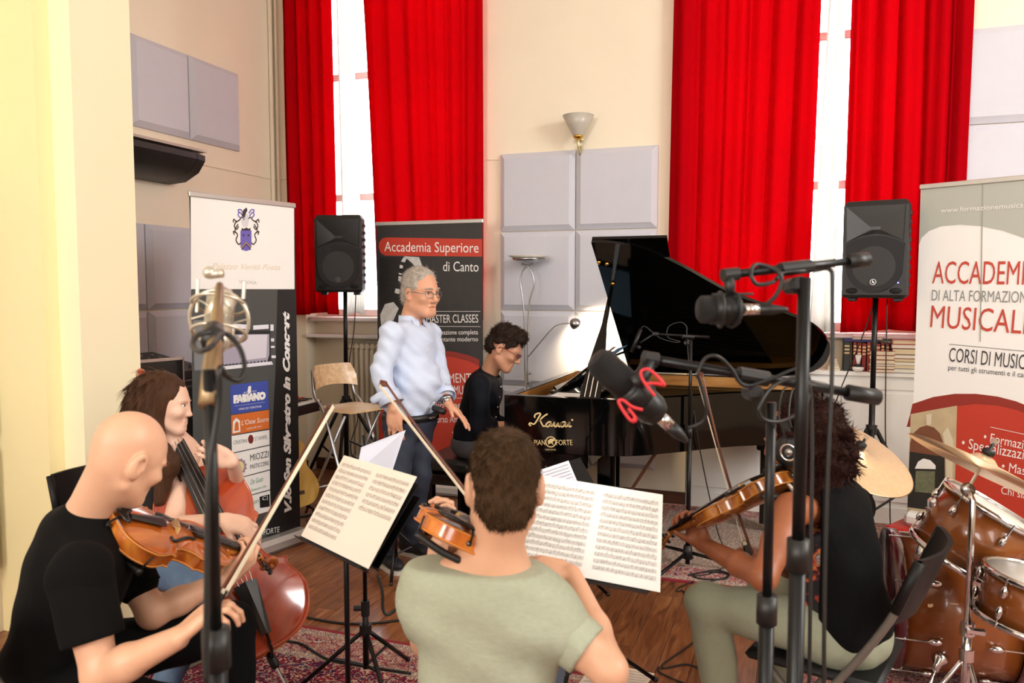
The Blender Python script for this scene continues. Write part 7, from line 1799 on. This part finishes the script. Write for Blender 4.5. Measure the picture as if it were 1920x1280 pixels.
F.ell(L(0, .09, -.01), q([.07, .075, .085]), Rm, .012, True); F.ell(L(0, .07, -.10), q([.12, .10, .075]), Rm, .012, True); F.ell(L(0, -.06, -.135), q([.10, .08, .05]), Rm, .01, True)
for sx in (-1, 1): F.ell(L(sx * .088, -.012, -.016), q([.024, .030, .042]), Rm, .008, True)
F.wr = lambda X, Y, Z_: .0022 * np.sin(X * 130 + 3 * np.sin(Z_ * 40)) * np.sin(Y * 120 + 2 * np.sin(Z_ * 35)) + .0018 * np.sin(Z_ * 90 + 4 * np.sin(X * 45)); ho = fmesh(F, .0042, 'hair', m_br, gre)
cw_ = np.array(L(.01, -.06, .12)); strands(ho, 9000, .024, .0009, lambda p, n: (p - cw_) + np.array([0, 0, -.03]), .16, .2, 4)

# ------------------------------------------------------------------ the woman with headphones
pel = PH(1580, 2.52, .555); nk = P(1528, 922, 2.50); wom = person('woman violinist with dark curly hair, black vest and sage trousers', pel)
sk = skinmat('skin_brown', '#935636'); F = Fld(); pf = -CR * .80 + FH * .58; pr, pfw, _ = hframe(pf)
hfr = hframe(-CR * .74 + FH * .60 - UZ * .16, UZ - CR * .06); HS = 1.0; hc = P(1500, 828, 2.46); L = head(F, hc, hfr, HS, -.3, 0, nk, .048, jaw=.9, soft=True)
sL, eL = P(1484, 956, 2.34), P(1432, 1082, 2.22); sR, eR, wR = P(1592, 952, 2.66), P(1478, 1062, 2.78), P(1418, 1040, 2.62)
wL = neck_hand(F, VW_M, .356 * 1.16, .95)
F.cap(nk, pel, .05, .06).cap(sR, sL, .046, .046, .04)
F.chain([sL, sL + (eL - sL) * .5, eL, eL + (wL - eL) * .35, wL], [.050, .045, .036, .036, .025], .02).chain([sR, eR, wR], [.046, .036, .025], .02); hand(F, wR, -CR * .8 + UZ * .1 - FH * .3, -UZ * .5 - FH * .6, 1, (.6, .8, .5), .04, (.8, .4), .95)
hips = [pel - pr * .09, pel + pr * .09]; kn = [PH(1326, 2.62, .575), PH(1440, 2.98, .50)]; an = [PH(1372, 2.60, .10), PH(1480, 3.0, .10)]; legs(F, hips, kn, an, (.05, .04, .03)); fmesh(F, .0045, 'body', sk, wom)
eyes(L, hfr, HS, wom)
m_fl = ramp_mat('floral_print', [(0., '#17161a'), (.52, '#1b191d'), (.58, '#b8402c'), (.63, '#c98a4a'), (.65, '#1a181c'), (.70, '#b8a29a'), (.74, '#17161a')], 26., (1, 1, 1), .8, 2.)
F = Fld(); torso(F, pel, nk, pr, pfw, .95, 1.0); F.cut(pel + (nk - pel) * .8, (nk - pel).normalized()); F.cut(pel - UZ * .05, -UZ); F.wr = wrinkle(.002); fmesh(F, .008, 'floral_top', m_fl, wom)
F = Fld(); torso(F, pel - pfw * .03, nk - pfw * .03, pr, pfw, 1.08, 1.05); F.cap(nk - pfw * .03, sR, .075, .066, .06).cap(sR, sL - (sL - nk) * .45, .062, .055, .06).chain([sR, eR, eR + (wR - eR) * .6], [.066, .056, .05], .03); F.cap(nk - UZ * .03, nk + UZ * .0, .08, .064, .04); F.wr = wrinkle(.004, (15, 13, 11), .7)
F.cut(pel + pfw * .085 + UZ * .25, pfw * .95 - pr * .30); F.cut(pel - UZ * .07, -UZ); fmesh(F, .007, 'black_vest', mat('vest_black', '#070708', .9, spec=.15, noise=.1, bump=.15), wom)
MB().tube(spline([nk + pr * -.05 - UZ * .02 + pfw * .04, P(1478, 908, 2.34), P(1492, 925, 2.30), P(1497, 960, 2.31)], 5), .004, 6).build('strap_trim', mat('trim_cream', '#c9bfae', .7), wom, True)
F = Fld(); Rm = np.array([[pr[i], pfw[i], UZ[i]] for i in range(3)]); F.ell(pel - UZ * .03, [.178, .15, .11], Rm, .05); legs(F, hips, kn, an, (.092, .070, .055)); F.wr = wrinkle(.003, (28, 22, 17), .3); fmesh(F, .007, 'trousers', mat('trouser_sage', '#8d917c', .9, noise=.06, nscale=70, bump=.3, bscale=24.), wom)
for a in an: shoe(wom, a, pf, mat('shoe_tan', '#6a4a3a', .6), m_blk)
m_ch = mat('hair_auburn', '#260e08', .75, spec=.15, noise=.5, nscale=40, bump=.9, bscale=90.)
F = Fld(); r_, f_, u_ = hfr; Rm = np.array([[r_[i], f_[i], u_[i]] for i in range(3)])
F.ell(L(0, -.035, .03), [.105, .112, .105], Rm); F.ell(P(1535, 870, 2.48), [.095, .095, .11], None, .05); F.ell(P(1515, 920, 2.46), [.07, .07, .06], None, .05); F.ell(P(1560, 850, 2.5), [.06, .07, .09], None, .05)
F.ell(L(0, .105, -.03), [.085, .075, .12], Rm, .015, True); F.wr = curls(.008, 95, .5); ho = fmesh(F, .005, 'hair', m_ch, wom)
strands(ho, 5000, .035, .0012, lambda p, n: np.cross(n, np.sin(p * 45)) + np.array([0, 0, -.5]), .45, .5, 5)
for k in range(60):       # loose curls round the outline
    rn_ = random.Random(k); c = P(1530, 860, 2.48); a = rn_.uniform(0, 6.28); b_ = rn_.uniform(-1, 1); d = V((math.cos(a) * math.sqrt(1 - b_ * b_), math.sin(a) * math.sqrt(1 - b_ * b_), b_))
    if d.dot(f_) > .35: continue
    q = c + V((d.x * .115, d.y * .115, d.z * .135)); pts = [q + d * (.02 * t / 8) * 1.4 + V((math.cos(t * .9 + a), math.sin(t * .9 + a), math.sin(t * .7))) * .008 - UZ * (.003 * t) for t in range(9)]
    MB().tube(pts, [.0035] * 6 + [.003, .002, .001], 5).build('curl', m_ch, wom, True)
hp = thing('headphones', 'black studio headphones worn by the woman violinist', 'headphones', L(0, 0, .12))
for s in (-1, 1):
    q = L(s * .098, -.005, -.01); b = MB(); b.lathe([(.044, -.02), (.05, -.008), (.05, .012), (.036, .02), (0, .021)], 26, q, r_ * s); cup = b.build('ear_cup', m_blk, hp, True)
    MB().torus(q + r_ * (s * .021), .024, .004, r_ * s, 26, 8).build('cup_ring', m_chrome, cup, True); MB().lathe([(.012, .021), (.012, .024), (0, .025)], 18, q, r_ * s).build('cup_badge', m_steel, cup, True)
    MB().box(L(s * .106, -.004, .055), (.012, .03, .05), Matrix((r_, f_, u_)).transposed(), bev=.004).build('yoke', m_blk, hp)
for dy in (-.018, .012): MB().tube(spline([L(-.108, -.004 + dy, .06), L(-.105, dy, .10), L(-.06, dy, .158), L(0, dy, .175), L(.06, dy, .158), L(.105, dy, .10), L(.108, -.004 + dy, .06)], 6), .0032, 6).build('headband', m_blk, hp, True)

# ------------------------------------------------------------------ their chairs
def seat_at(p, fwd, label, back=.0): f = V(fwd); f.z = 0; f.normalize(); q = V((p.x, p.y, 0)) - f * back; return put_chair((q.x, q.y), f, label)
seat_at(bpy.data.objects['person.003'].location, CR * .62 + FH * .78, 'black folding chair under the bald viola player', -.02)
seat_at(bpy.data.objects['person.002'].location, CR * .84 - FH * .54, 'black folding chair under the woman cellist beside the yellow pier', .10)
q = bpy.data.objects['person.004'].location; sto = thing('stool', 'backless black stool under the man in the green T-shirt', 'stool', q)
auto(MB().lathe([(.15, .43), (.17, .44), (.17, .465), (.15, .475), (0, .478)], 28, q).build('seat', m_seat, sto))
for k in range(4): d = V((math.cos(k * 1.571 + .4), math.sin(k * 1.571 + .4), 0)); MB().tube([q + d * .11 + UZ * .44, q + d * .18 + UZ * .012], .012, 8).build('leg', m_gt, sto)
seat_at(bpy.data.objects['person.005'].location, -CR * .80 + FH * .58, 'black folding chair with grey tubes under the woman violinist', -.03)
